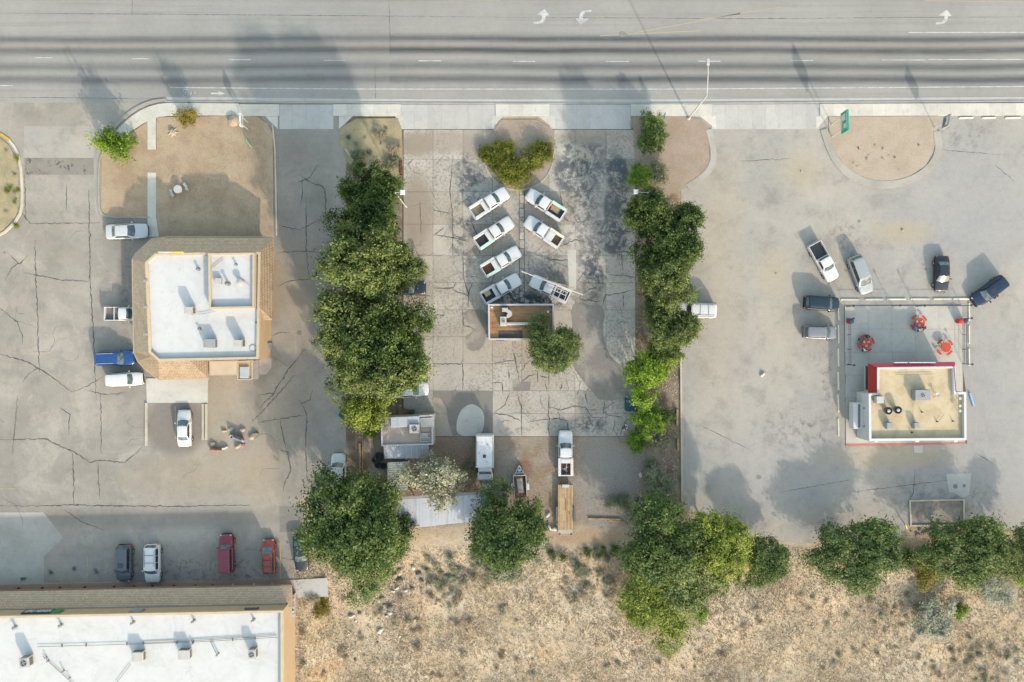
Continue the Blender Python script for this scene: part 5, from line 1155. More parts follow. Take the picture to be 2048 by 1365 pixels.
for i in range(8):
    y = 731 + i * 7.2; a = Vector(P3(1737.5, y, 2.73)); b = Vector(P3(1753.8, max(y, 736.5), 3.84)); MB().tube(a, b, .02, n=4).build('seam', M_redroof, bs, org=tuple(bs.location))
for i in range(20):
    x = 1758 + i * 7.8; a = Vector(P3(x - 1, 726.8, 2.73)); b = Vector(P3(x, 734.8, 3.84)); MB().tube(a, b, .02, n=4).build('seam', M_redroof_sky, bs, org=tuple(bs.location))
a = P(1754, 758, zb_); MB().box((a[0] - .05, a[1], 1.55), (.12, 3.0, 1.7)).build('window', M_dglass, bs, org=tuple(bs.location))
for i in range(4): a = P(1775 + i * 36, 734, zb_); MB().box((a[0], a[1] + .04, 1.55), (1.9, .12, 1.7)).build('window', M_dglass, bs, org=tuple(bs.location))
x0 = P(1738.5, 830, zb_)[0]
y0 = P(0, 806, 1.9)[1]; y1 = P(0, 858, 1.9)[1]
MB().bbox((x0 - .62, (y0 + y1) / 2, 1.3), (1.2, y0 - y1, 1.3), 0, .03).build('serving_bay', M_wallw, bs, org=tuple(bs.location)); MB().box((x0 - .5, (y0 + y1) / 2, 1.962), (.28, (y0 - y1) * .9, .03)).build('bay_gutter', mat('brown_gutter', C(150, 134, 124), None, 2, 9, .7), bs, org=tuple(bs.location))
for y in (817, 853): a = P(1728, y, 2.6); MB().lathe([(.08, 0), (.14, .02), (.10, .14), (.02, .18)], 12, (x0 - .16, a[1], 2.4)).build('wall_lamp', M_acg, bs, org=tuple(bs.location))
for x in (1753, 1835, 1912): a = P(x, 883.5, 3.3); MB().box((a[0], P(0, 882, zb_)[1] - .12, 3.1), (.45, .22, .3)).build('scupper', M_wallw, bs, org=tuple(bs.location))
letters('roof_sign', 'row of white letters on the burger stand mansard', 1786, 1868, 724.5, 3.35, .62, [(1, M_lw)] * 5 + [(.6, None)] + [(1, M_lw)] * 10, seed=4)
AG = 'equipment on the burger stand roof'
ac_unit('large grey air conditioner with a round fan on the beige roof', 1846, 791, 3.21, (1.9, 1.35, 1.0), .26, 0, m=M_acg, group=AG)
ac_unit('white boxy cooler at the beige roof corner near the red slope', 1760.5, 800, 3.21, (.9, .85, .95), group=AG)
ac_unit('small grey vent box near the white parapet on the beige roof', 1780, 852, 3.21, (.72, .8, .8), m=M_acg, group=AG)
ac_unit('second small grey vent box by the parapet, away from the cooler', 1834, 852, 3.21, (.62, .75, .75), m=M_acg, group=AG)
for i, (x, y) in enumerate(((1777, 822), (1796, 820.5))):
    xx, yy = P(x, y, 4.0); t = thing('exhaust_fan', 'round upblast exhaust fan on the beige roof, one of a pair', 'exhaust fan', (xx, yy, 3.21), 0, 'kitchen exhaust fans')
    MB().lathe([(.3, 0), (.3, .35), (.24, .4)], 16).build('curb', M_acg, t); MB().lathe([(.26, .4), (.46, .55), (.48, .85), (.42, .86), (.38, .6), (.2, .55)], 20).build('bowl', M_dark, t); MB().lathe([(.16, .55), (.2, .6), (.2, .92), (.1, 1.0)], 14).build('motor_dome', M_ac, t)
t = thing('satellite_mount', 'small tripod antenna beside the large grey unit', 'antenna', (*P(1875, 790, 3.8), 3.21))
for i in range(3): a_ = i * 2.1; MB().tube((math.cos(a_) * .4, math.sin(a_) * .4, 0), (0, 0, .5), .025, n=5).build('leg', M_dark, t)
MB().lathe([(.05, .5), (.24, .58), (.26, .62), (.05, .56)], 14).build('dish', M_ac, t)
for x, y in ((1846, 825), (1876, 844), (1908, 843), (1826, 866)): vent('tiny pipe vent on the beige roof', x, y, 3.21, .07, .35, group='tiny vents on the burger stand roof', m=M_dark)
for y in (797, 812, 822): 
    t = thing('flood_light', 'white flood lamp behind the burger stand parapet', 'lamp', (*P(1920, y, 3.9), 3.21), 0, 'flood lamps on the burger stand'); MB().tube((0, 0, 0), (0, 0, .55), .03, n=6).build('stem', M_ac, t); MB().lathe([(.05, .5), (.18, .6), (.2, .72), (.06, .75)], 12).build('shade', M_ac, t)
conduit('thin conduit across the beige roof behind the sign', [(1791, 750), (1866, 748.5)], 3.21, .03, 0); conduit('wire from a tiny vent on the beige roof', [(1876, 844), (1888, 829)], 3.21, .02, 0); conduit('thin conduit from the grey unit down the beige roof', [(1826, 793), (1826, 866)], 3.21, .02, 0)
# wheel stops
def stop(x0, y0, x1, y1, label, m_=None):
    a, b = Vector(P(x0, y0, .1)), Vector(P(x1, y1, .1)); d = b - a; q = MB(); L = d.length
    rows_ = [[(X, -.11, 0), (X, -.09, .1), (X, -.05, .14), (X, .05, .14), (X, .09, .1), (X, .11, 0)] for X in (-L / 2, -L / 2 + .06, L / 2 - .06, L / 2)]
    rows_[0] = [(p[0], p[1] * .7, p[2] * .6) for p in rows_[0]]; rows_[-1] = [(p[0], p[1] * .7, p[2] * .6) for p in rows_[-1]]
    q.grid(rows_[::-1]); q.f.append(tuple(range(5, -1, -1))); n0 = 18; q.f.append(tuple(range(n0, n0 + 6)))
    c = (a + b) / 2; o = q.build('wheel_stop', m_ or mat('cream_wheel_stop', C(236, 230, 212, .62), C(216, 208, 190, .62), 2, 12, .85)); o.location = (c.x, c.y, .032); o.rotation_euler = (0, 0, math.atan2(d.y, d.x)); return tag(o, label, 'wheel stop', 'wheel stops round the burger stand')
for a, b in ((1681, 1717), (1730, 1766), (1774, 1811), (1821, 1858), (1867, 1903), (1906, 1942)): stop(a, 599.5 - (a - 1681) / 150, b + (1 if a < 1900 else 0), 599.5 - (a - 1681) / 150, 'cream wheel stop along the railing facing the black coupe')
for a, b in ((621, 641), (650, 687), (697, 733), (744, 781), (789, 825), (837, 873)): stop(1676.3, a, 1677.3, b, 'cream wheel stop along the patio side by the grey hatchback')
for a, b in ((606, 642), (651, 688), (697, 732)): stop(1938, a, 1938.6, b, 'cream wheel stop along the patio side by the blue sign pole')
for a, b in ((1918, 1947), (1964, 1992), (2010, 2042)): stop(a, 236.5, b, 235.5, 'cream wheel stop along the street sidewalk')
# patio railing: posts with ball tops, double rails
M_rail = mat('black_rail_paint', (0.025, 0.03, 0.05, 1), (0.04, 0.045, 0.06, 1), 3, 12, .5)
def railing(label, pts, ball):
    q = [Vector((*P(*p), .135)) for p in pts]; t = thing('railing', label, 'railing', tuple(q[0]), 0, 'patio railings'); o_ = q[0]
    for a, b in zip(q[:-1], q[1:]):
        L = (b - a).length; n = max(1, round(L / 2.2))
        for z in (.45, 1.0): MB().tube(a - o_ + Vector((0, 0, z)), b - o_ + Vector((0, 0, z)), .028, n=6).build('rail', M_rail, t)
        for i in range(n + 1): p = a.lerp(b, i / n) - o_; MB().tube((p.x, p.y, 0), (p.x, p.y, 1.03), .03, n=6).build('baluster', M_rail, t)
    for p in ball:
        p = Vector((*P(*p), .135)) - o_; po = MB().tube((p.x, p.y, 0), (p.x, p.y, 2.1), .04, n=8).build('post', M_rail, t); MB().lathe([(.04, 2.08), (.13, 2.14), (.15, 2.22), (.1, 2.32), (.02, 2.36)], 12, (p.x, p.y, 0)).build('ball_cap', M_rail, po)
railing('black railing run on the patio edge by the teal suv', [(1692, 613.5), (1786, 612.5)], [(1692, 614), (1783, 613)])
railing('black railing run on the patio edge by the navy suv', [(1831, 613), (1923, 612)], [(1831, 613.5), (1922.5, 612.5)])
railing('black railing on the patio side by the grey hatchback', [(1694, 640), (1694.5, 729)], [(1692, 638.5), (1693, 730)])
railing('black railing on the patio side by the blue sign pole', [(1923, 641), (1923.5, 728)], [(1923, 638), (1924, 728)])
# bins
def bin_(label, x, y, lid):
    t = thing('trash_bin', label, 'trash bin', (*P(x, y, .5), .135), 0, 'patio trash bins'); MB().lathe([(.26, 0), (.3, .05), (.31, .85), (.28, .88)], 18).build('barrel', M_redb, t); MB().lathe([(.32, .86), (.33, .93), (.28, 1.02), (.12, 1.06)], 18).build('lid', lid, t)
M_redb = mat('red_barrel', (0.42, 0.03, 0.02, 1), (0.34, 0.03, 0.025, 1), 2, 12, .5); M_bluel = mat('dark_blue_lid', (0.02, 0.05, 0.08, 1), None, 2, 12, .5)
bin_('red trash bin with blue lid by the teal suv railing', 1699.5, 643.5, M_bluel); bin_('bright red trash bin by the railing near the sign pole', 1917.5, 643, M_redb); bin_('dark lidded trash bin touching the bright red bin', 1926.5, 642, M_bluel)
# picnic tables
M_redt = mat('red_table_coating', (0.36, 0.05, 0.032, 1), (0.31, 0.045, 0.03, 1), 2, 14, .55)
def picnic(label, x, y, rot):
    t = thing('picnic_table', label, 'table', (*P(x, y, .75), .135), R(rot), 'round red patio tables')
    MB().lathe([(.6, .71), (.64, .73), (.64, .76), (.6, .775), (.0, .776)], 28).build('table_top', M_redt, t); MB().lathe([(.3, 0), (.3, .03), (.07, .08), (.07, .7), (.2, .71)], 14).build('pedestal', M_redt, t)
    for i in range(4):
        a_ = math.pi / 2 * i; rows_ = []
        for u in np.linspace(-.42, .42, 8):
            c_, s_ = math.cos(a_ + u), math.sin(a_ + u); rows_.append([(.86 * c_, .86 * s_, .42), (.86 * c_, .86 * s_, .455), (1.12 * c_, 1.12 * s_, .455), (1.12 * c_, 1.12 * s_, .42)])
        q = MB(); q.grid(rows_, close=True); q.add(rows_[0], [(0, 1, 2, 3)]); q.add(rows_[-1], [(3, 2, 1, 0)]); b_ = q.build('bench', M_redt, t)
        MB().tube((.1 * math.cos(a_), .1 * math.sin(a_), .12), (.98 * math.cos(a_), .98 * math.sin(a_), .42), .03, n=6).build('support_arm', M_redt, b_)
    return t
picnic('round red table with three people nearer the hatchback side', 1733, 687, 20); picnic('round red table with three people nearer the railing', 1839, 646, 40); picnic('empty round red table beside the side railing', 1891, 695, 40)
def seat(label, tx, ty, ang, *a, **k):
    x, y = P(tx, ty, .75); px_ = x + math.cos(R(ang)) * .98; py_ = y + math.sin(R(ang)) * .98
    f = (H - 1.03) / H / S; person(label, px_ / f + 1024, 682.5 - py_ / f, .135, ang + 180, True, *a, **k)
seat('person in dark green seated at the red table by the hatchback side', 1733, 687, 150, C_te, C_je); seat('person in black seated at the red table by the hatchback side', 1733, 687, 82, C_bk, C_bk); seat('person in a white top seated at the red table with black clad companions', 1733, 687, 255, C_wh, C_bk, skinm='pale')
seat('person in a blue shirt seated at the red table near the railing', 1839, 646, 236, C_bl, C_je); seat('fair haired person in white seated at the red table near the railing', 1839, 646, 271, C_wh, C_je, hair=M_blond, skinm='pale'); seat('person in purple seated at the red table near the railing', 1839, 646, 305, C_pu, C_bk)
def trays(label, x, y, n):
    for i in range(n):
        a_ = i * 2 * math.pi / n + .5; xx, yy = P(x, y, .91); t = thing('food_tray', label, 'food tray', (xx + .32 * math.cos(a_), yy + .32 * math.sin(a_), .912), a_, 'food on the patio tables')
        MB().bbox((0, 0, .012), (.3, .22, .02), 0, .004).build('tray', M_lw, t); MB().bbox((.05, .03, .05), (.12, .1, .06), 0, .02).build('burger', M_lumber, t); MB().lathe([(.035, .02), (.045, .17), (.04, .18)], 10, (-.08, -.04, 0)).build('cup', M_redt, t)
trays('small white food tray on the red table by the hatchback side', 1733, 687, 3); trays('small white food tray on the red table near the railing', 1839, 646, 3)

# ------------------------------------------------------------------ small buildings of the truck lot
M_trim = mat('pale_parapet', C(226, 222, 224), C(204, 200, 204), 1, 9, .8); M_wallp = mat('pale_block_wall', C(206, 202, 196), C(190, 184, 176), 1, 9, .9)
def brown_roof():
    g = N('brown_roll_roofing', .9, .15); st = g.noise(g.scl(g.pos, (.35, 2.5, 1)), 1.0, 5, .7); a = g.noise(g.pos, .5, 5, .7)
    c = g.mix(g.rmp(a, .4, .66), C(190, 150, 108), C(164, 126, 90)); c = g.mix(g.rmp(st, .52, .72, 0, .8), c, C(112, 90, 72)); return g.out(c)
sh = thing('office_hut', 'flat roofed hut with brown roof and pale parapet', 'building', (*P(1042, 645, 2), .03)); zh = 3.1
hp = [(976, 608.5), (1108, 608), (1108.5, 680), (977, 680.5)]
wprism(sh, hp, zh, 0, 2.75, M_wallp, 'wall'); wring(sh, hp, zh, .2, 2.76, zh, M_trim)
M_br = brown_roof(); ys_ = [611, 622, 633.5, 645, 656, 667, 678]
for i in range(6): MB().prism([P(978.5, ys_[i], 2.8), P(1106.5, ys_[i], 2.8), P(1106.5, ys_[i + 1] - .6, 2.8), P(978.5, ys_[i + 1] - .6, 2.8)], 2.74, 2.79 + .006 * (i % 2)).build('roofing_strip', M_br, sh, org=tuple(sh.location))
MB().prism([P(997, 661.5, 2.8), P(1045, 661.5, 2.8), P(1045, 677, 2.8), P(997, 677, 2.8)], 2.79, 2.81).build('tar_patch', mat('tar_patch', C(88, 86, 84), C(120, 104, 88), 1.5, 10, .9), sh, org=tuple(sh.location))
MB().box((*P(1000, 681, 1.2), 1.4), (1.0, .14, 2.0)).build('door', M_slate, sh, org=tuple(sh.location))
t = thing('swamp_cooler', 'white cooler with curved duct on the brown hut roof', 'cooler', (*P(1006.5, 643, 3.5), 2.8)); MB().bbox((0, 0, .45), (.8, 1.15, .9), 0, .04).build('housing', M_ac, t); MB().lathe([(.28, .9), (.28, .95), (.2, .96), (.18, .92)], 18, (0, .05, 0)).build('fan_ring', M_acg, t); MB().lathe([(.2, .9), (.05, .94)], 14, (0, .05, 0)).build('fan_guard', mat('brown_fan', C(150, 120, 96), None, 3, 12, .8), t)
m = MB(); rr_ = []
for a_ in np.linspace(-math.pi / 2, math.pi * .55, 10): rr_.append([(.42 + r_ * math.cos(a_), .95 + r_ * math.sin(a_) * .8, z_) for r_, z_ in ((.15, .15), (.15, .62), (.68, .62), (.68, .15))])
m.grid(rr_, close=True); m.add(rr_[0], [(0, 1, 2, 3)]); m.add(rr_[-1], [(3, 2, 1, 0)]); m.build('curved_duct', M_ac, t); MB().bbox((.2, 1.45, .38), (.75, .5, .5), 0, .06).build('duct_end', M_ac, t); MB().bbox((2.6, -.3, .2), (4.4, .32, .36), 0, .04).build('straight_duct', M_steel, t)
for x, y in ((983, 615), (1096, 624)): vent('tiny white vent on the brown hut roof', x, y, 2.8, .1, .3, m=M_lw, group='vents on the brown hut roof')

zo = 3.0; of = thing('workshop', 'pale workshop with ducts on its flat roof', 'building', (*P(812, 862, 2), 0.0)); op = [(761, 836), (866, 830), (866, 890), (763, 893)]
wprism(of, op, zo, 0, 2.7, M_wallp, 'wall'); wring(of, op, zo, .18, 2.71, zo, M_trim); MB().sheet([P(x, y, zo) for x, y in op], 2.706).build('flat_roof', mat('dusty_roof', C(206, 192, 180), C(190, 172, 156), .5, 7, .9, world_space=True), of, org=tuple(of.location))
slope(of, [(766, 885, 2.6), (858, 882, 2.6), (856, 917, 2.25), (769, 918, 2.25)], mat('lean_to_metal', C(196, 200, 206), C(170, 176, 184), .5, 7, .5), 'lean_to_roof', .06)
for i in range(9): a = Vector(P3(768 + i * 11, 885 - .3 * i, 2.61)); b = Vector(P3(770.5 + i * 10.6, 917.5, 2.27)); MB().tube(a, b, .03, n=4).build('seam', M_steel, of, org=tuple(of.location))
for x, y in ((771, 915), (854, 915)): a = P(x, y, 2.2); MB().box((a[0], a[1], 1.1), (.1, .1, 2.2)).build('post', M_steel, of, org=tuple(of.location))
t = thing('roof_duct', 'long pale duct box on the workshop roof', 'duct', (*P(810, 844, 3.3), 2.72)); MB().bbox((0, 0, .3), (3.6, 1.3, .55), R(2), .04).build('duct', M_acg if False else mat('pale_duct', C(206, 214, 222), C(190, 196, 204), 1, 8, .5), t)
for i in (-1, 1): MB().box((i * .9, 0, .585), (.04, 1.32, .03), R(2)).build('seam', M_steel, t)
MB().bbox((2.7, -.1, .2), (1.7, 1.2, .3), R(2), .03).build('duct_end', M_ac, t)
ac_unit('square air conditioner with black fan on the workshop roof', 828.5, 858, 2.72, (1.25, 1.1, .9), .36, 0, group='equipment on the workshop roof')
cargo('roof_tray', 'rusty metal frame tray on the workshop roof', 'frame', 851, 875, 2.72, [('rail', (0, s * .5, 0), (1.2, .08, .2), M_ac, 0) for s in (-1, 0, 1)] + [('rail', (s * .6, 0, 0), (.08, 1.1, .2), M_ac, 0) for s in (-1, 1)] + [('sheet', (-.1, .25, .03), (.9, .45, .03), M_ac, 0)])
sg = thing('storage_shed', 'small shed with ribbed pale green metal roof', 'shed', (*P(796, 954, 1.2), 0.0)); wprism(sg, [(776, 926), (814, 924), (814, 982), (777, 984)], 2.4, 0, 2.3, mat('green_shed_wall', C(150, 164, 150), None, 2, 9, .8), 'wall')
M_gm = mat('green_ribbed_metal', C(196, 204, 190), C(176, 186, 172), 1, 9, .6); slope(sg, [(774.5, 926, 2.45), (815, 924, 2.45), (815, 984, 2.35), (776, 986, 2.35)], M_gm, 'roof', .07)
for i in range(12): a = Vector(P3(775, 929 + i * 4.7, 2.46)); b = Vector(P3(815, 927.2 + i * 4.7, 2.46)); MB().tube(a, b, .03, n=4).build('rib', M_gm, sg, org=tuple(sg.location))
a = Vector(P3(775, 926.5, 2.5)); b = Vector(P3(815, 924.5, 2.5)); MB().tube(a, b, .06, n=6).build('ridge_trim', M_trim, sg, org=tuple(sg.location))
ls = thing('metal_shelter', 'long lean-to with pale corrugated metal roof', 'shed', (*P(895, 1022, 1.2), 0.0)); M_cor = mat('corrugated_metal', C(206, 212, 220), C(184, 192, 202), .6, 9, .4, .4, .2)
cs = [(770, 1000, 1062), (800, 998, 1060), (830, 995, 1056), (862, 993, 1053), (894, 991, 1049), (926, 989, 1046), (950, 988, 1044), (985, 986, 1040)]
for (xa, ya, yb), (xb, yc, yd) in zip(cs[:-1], cs[1:]):
    slope(ls, [(xa + .4, ya, 2.7), (xb - .4, yc, 2.7), (xb - .4, yd, 2.2), (xa + .4, yb, 2.2)], M_cor, 'roof_sheet', .03)
    for k_ in range(5): u = (k_ + .5) / 5; A = Vector(P3(xa + (xb - xa) * u, ya + (yc - ya) * u, 2.715)); B = Vector(P3(xa + (xb - xa) * u, yb + (yd - yb) * u, 2.215)); MB().tube(A, B, .03, n=4).build('corrugation', M_cor, ls, org=tuple(ls.location))
slope(ls, [(770, 996, 2.72), (985, 982, 2.72), (985, 988, 2.73), (770, 1002, 2.73)], M_flash, 'ridge_board', .08)
for x, y in ((775, 1000), (850, 996), (920, 990), (980, 986), (775, 1060), (850, 1052), (920, 1046), (980, 1040)): a = P(x, y, 2.2); MB().box((a[0], a[1], 1.05), (.12, .12, 2.1)).build('post', M_wood, ls, org=tuple(ls.location))

# ------------------------------------------------------------------ street furniture, yard things
x, y = P(1377, 238); t = thing('street_lamp', 'tall white street lamp reaching over the road', 'street lamp', (x, y, .1)); hp_ = 9.8
MB().lathe([(.22, 0), (.22, .12), (.14, .16)], 12).build('base', M_trim, t); MB().tube((0, 0, .1), (0, 0, hp_), .12, .07, 10).build('pole', M_trim, t)
top_ = Vector((*P(1416, 126, hp_ + .9), hp_ + .9)) - Vector((x, y, .1)); m = MB(); prev = Vector((0, 0, hp_ - .2))
for i in range(1, 9): u = i / 8; p = Vector((top_.x * u, top_.y * u, hp_ - .2 + 1.0 * math.sin(u * 1.57))); m.tube(prev, p, .055, .05, 8); prev = p
m.build('arm', M_trim, t); MB().bbox((top_.x, top_.y + .1, prev.z), (.32, .75, .16), 0, .05).build('lamp_head', M_trim, t)
def lot_lamp(label, px, py, z, dx, dy):
    x, y = P(px, py, z); t = thing('lot_lamp', label, 'lamp post', (x + dx, y + dy, .05)); MB().tube((0, 0, 0), (0, 0, z - .25), .08, .06, 8).build('pole', M_trim, t); MB().tube((0, 0, z - .3), (-dx, -dy, z - .2), .035, n=6).build('arm', M_trim, t); MB().bbox((-dx, -dy, z - .1), (.55, .55, .22), 0, .05).build('lamp_head', M_lw, t)
lot_lamp('square headed lamp at the edge of the tree row by the slabs', 805, 385, 10.5, -.9, 0); lot_lamp('square headed lamp with a side arm by the gravel bed trees', 1272, 384, 8.5, 1.5, -.05)
def sign_post(name, label, px, py, h, w, hgt, rz, face, back=None, marks=None, base=.12):
    x, y = P(px, py); t = thing(name, label, 'sign', (x, y, base), R(rz))
    for s in (-.3, .3) if w > 1.5 else (0,): MB().tube((s * w, 0, 0), (s * w, 0, h), .06 if w > 1 else .03, n=8).build('post', M_trim, t)
    MB().bbox((0, 0, h - hgt / 2), (w, .22 if w > 1 else .04, hgt), 0, .02).build('panel', face, t)
    for (u, v, a, b, m_) in (marks or []):
        for s in (-1, 1): MB().box((u * w, s * (.115 if w > 1 else .024), h - hgt / 2 + v * hgt), (a * w, .012, b * hgt)).build('mark', m_, t)
    return t
M_sg = mat('sign_teal_green', (0.03, 0.26, 0.19, 1), (0.02, 0.2, 0.15, 1), 2, 12, .4)
sign_post('pylon_sign', 'green and white pylon sign in the half round bed', 1663, 262, 5.0, 2.6, 1.9, 92, M_sg, marks=[(-.2, .1, .22, .4, M_lw), (.22, -.05, .3, .5, M_lw), (.0, -.36, .7, .1, M_mint), (.0, .4, .8, .08, M_mint)])
sign_post('pylon_sign', 'small grey and white sign at the half round bed corner', 1868, 256, 3.6, 1.5, 1.5, 80, M_acg, marks=[(0, .2, .7, .35, M_lw), (0, -.25, .6, .25, M_slate), (.1, .0, .3, .15, M_slate)])
sign_post('street_sign', 'white sign post on the brown lawn by the sidewalk', 497, 253, 3.2, 1.6, .9, 92, M_lw, marks=[(0, 0, .6, .4, M_acg)])
sign_post('street_sign', 'small blue sign on a post in the corner bush', 1322, 243, 2.8, .75, .9, 85, mat('sign_blue', (0.10, 0.25, 0.5, 1), None, 2, 12, .4), marks=[(0, 0, .5, .5, M_lw)])
x, y = P(512, 305); t = thing('banner_pole', 'leaning green feather flag on the brown lawn', 'flag', (x, y, .12), 0)
MB().tube((0, 0, 0), (-.9, 1.35, 1.0), .03, n=6).build('pole', M_trim, t); m = MB(); m.grid([[(-.18, .3, .3), (-.12, .42, .18)], [(-.5, .75, .62), (-.6, .55, .3)], [(-.9, 1.35, 1.02), (-1.0, 1.1, .7)]]); o = m.build('flag_cloth', mat('green_flag', (0.12, 0.30, 0.14, 1), (0.3, 0.42, 0.26, 1), 2, 12, .8), t); sf = o.modifiers.new('solid', 'SOLIDIFY'); sf.thickness = .01
x, y = P(1938, 786); t = thing('blue_pole', 'light blue sign pole leaning beside the burger stand', 'sign', (x, y, .03)); e = Vector((*P(1946, 812), .15)) - Vector((x, y, .03)); MB().tube((0, 0, .12), e, .13, n=10).build('pole', mat('light_blue_paint', (0.17, 0.34, 0.52, 1), (0.24, 0.4, 0.55, 1), 2, 12, .6), t); MB().box((e.x * .5, e.y * .5, .06), (.3, .3, .12)).build('foot', M_steel, t)
# concrete picnic set on the lawn
x, y = P(361, 381.5); t = thing('stone_table', 'round concrete table between two curved benches on the lawn', 'table', (x, y, .12)); M_ct = concrete_mat('cast_concrete', C(228, 226, 222), C(206, 204, 200), .1)
MB().lathe([(.28, 0), (.22, .1), (.2, .62), (.5, .66), (.54, .7), (.54, .76), (.3, .77)], 24).build('table', M_ct, t)
for k_, a0 in enumerate((R(25), R(205))):
    rows_ = []
    for u in np.linspace(-.48, .48, 8):
        c_, s_ = math.cos(a0 + u), math.sin(a0 + u); rows_.append([(.86 * c_, .86 * s_, .36), (.86 * c_, .86 * s_, .46), (1.2 * c_, 1.2 * s_, .46), (1.2 * c_, 1.2 * s_, .36)])
    q = MB(); q.grid(rows_, close=True); q.add(rows_[0], [(0, 1, 2, 3)]); q.add(rows_[-1], [(3, 2, 1, 0)]); b_ = thing('curved_bench', ('curved concrete bench on the footpath side of the stone table', 'curved concrete bench on the drive side of the stone table')[1 - k_], 'bench', (x, y, .12)); q.build('seat', M_ct, b_)
    for u in (-.35, .35): MB().box((1.03 * math.cos(a0 + u), 1.03 * math.sin(a0 + u), .18), (.16, .26, .36), a0 + u).build('leg', M_ct, b_)
# rocks
def rock_mesh(seed, n=10, k=8):
    rg_ = random.Random(seed); bm = bmesh.new(); bmesh.ops.create_icosphere(bm, subdivisions=2, radius=1.0)
    for v in bm.verts:
        d = 1 + .35 * mnoise.noise((v.co.x * 1.1 + seed * 3.3, v.co.y * 1.1, v.co.z * 1.1)) + .12 * mnoise.noise((v.co.x * 3 + seed, v.co.y * 3, v.co.z * 3)); v.co *= d; v.co.z *= .62
    me = bpy.data.meshes.new('rock'); bm.to_mesh(me); bm.free(); return me
ROCKS = [rock_mesh(i) for i in range(6)]; M_rk = [mat('rock_%s' % n, C(*a), C(*b), 1.5, 8, .95, bump=.5) for n, a, b in (('tan', (214, 192, 168), (180, 154, 130)), ('pale', (228, 222, 212), (196, 188, 176)), ('red', (186, 140, 118), (150, 108, 92)), ('dark', (150, 140, 132), (116, 106, 98)))]
for me in ROCKS: me.materials.append(M_rk[0])
def rock(px, py, r, label, m_=0, name='boulder', group=None, z=None, sy=1.0, rz=None, rg_=random):
    x, y, zz = on_ground(px, py); o = bpy.data.objects.new(name, rg_.choice(ROCKS)); COL.objects.link(o); o.location = (x, y, (zz if z is None else z) + r * .3); o.scale = (r, r * sy, r); o.rotation_euler = (0, 0, rg_.uniform(0, 6.28) if rz is None else rz)
    o.material_slots[0].link = 'OBJECT'; o.material_slots[0].material = M_rk[m_]; return tag(o, label, 'rock', group)
rg = random.Random(21)
for i, (px_, py_, r, s_, m_, rz) in enumerate(((427, 888, .38, .9, 0, 0), (434, 899, .8, .32, 2, -.1), (450, 896, .5, .36, 1, .4), (463, 859, .36, .8, 1, .3), (449, 862, .35, .6, 0, .2), (486, 860, .4, .7, 0, .5), (504, 874, .42, .85, 0, 1.0), (512, 867, .46, .5, 3, .1), (478, 892, .5, .5, 0, .6), (486, 890, .32, 1, 2, 0))):
    rock(px_, py_, r, 'pale boulder in the ring around the fallen black sign', m_, 'boulder', 'boulders round the fallen sign', .03, s_, rz, rg)
x, y = P(475, 876.5); t = thing('fallen_sign', 'black slatted board leaning within the boulder ring', 'sign', (x, y, .03), R(-23))
m = MB(); m.add([(-.95, .42, .75), (.95, .42, .75), (.95, .02, .1), (-.95, .02, .1)], [(0, 1, 2, 3)]); m.add([(-.95, .48, .72), (.95, .48, .72), (.95, .08, .07), (-.95, .08, .07)], [(3, 2, 1, 0)]); m.grid([m.v[:4], m.v[4:8]], close=True); m.build('board', M_black, t)
for i in (-1, 1): MB().box((i * .8, -.12, .06), (.4, .3, .12)).build('foot', M_trim, t)
for i in range(2): MB().tube((-.1 + .55 * i, .6, .02), (.2 + .5 * i, .1, .3), .05, n=6).build('prop', M_wood, t)
MB().box((-.1, -.18, .09), (1.5, .24, .06)).build('base_board', M_acg, t)
# heap, stump, boulders on the lawn
t = thing('stump', 'broken pale tree stump on the brown lawn', 'stump', (*P(347, 266), .12)); MB().lathe([(.45, 0), (.34, .15), (.3, .4), (.2, .42)], 9).build('trunk', M_rk[0], t)
for i in range(7): a_ = i * .9; MB().tube((math.cos(a_) * .3, math.sin(a_) * .3, .1), (math.cos(a_) * .75, math.sin(a_) * .7, .03), .1, .03, 5).build('root', M_rk[1], t)
rock(468, 244, .75, 'rounded tan boulder at the lawn edge by the sidewalk', 0, z=.12, rg_=rg)
for x, y, r in ((1602, 344, .5), (1805, 461, .7), (1552, 548, .42)): rock(x, y, r * .3, 'small clod on a dusty patch of the burger lot', 0, 'stone', 'clods on the burger lot', .03, .8, None, rg)
rock(1525, 749, .38, 'pale flat stone lying on the burger lot', 1, 'stone', None, .0, .6, .8, rg)
# dumpsters
def dumpster(label, px, py, rz, w, d, m_):
    x, y = P(px, py, 1.2); t = thing('dumpster', label, 'dumpster', (x, y, .05), R(rz)); MB().prism([(-w / 2, -d / 2 + .1), (w / 2, -d / 2 + .1), (w / 2, d / 2), (-w / 2, d / 2)], .1, 1.15, [(-w / 2, -d / 2), (w / 2, -d / 2), (w / 2, d / 2), (-w / 2, d / 2)]).build('bin', m_, t)
    for s in (-1, 1):
        l_ = MB().bbox((s * w / 4, 0, 1.19), (w / 2 - .03, d, .06), 0, .02).build('lid', m_, t)
        for i in range(4): MB().box((s * w / 4 + (i - 1.5) * w / 9, 0, 1.228), (.06, d * .86, .02)).build('rib', m_, l_)
        MB().box((s * (w / 2 + .05), 0, .8), (.1, d * .7, .12)).build('fork_pocket', m_, t)
M_dmp = mat('dumpster_blue_green', (0.012, 0.05, 0.075, 1), (0.02, 0.065, 0.085, 1), 2, 12, .5)
dumpster('dark blue green dumpster under the bright green shrubs', 1261.5, 810, 90, 1.55, 1.3, M_dmp); dumpster('dark teal dumpster set askew beneath the tree row', 693, 834, -40, 1.9, 1.1, M_dmp)
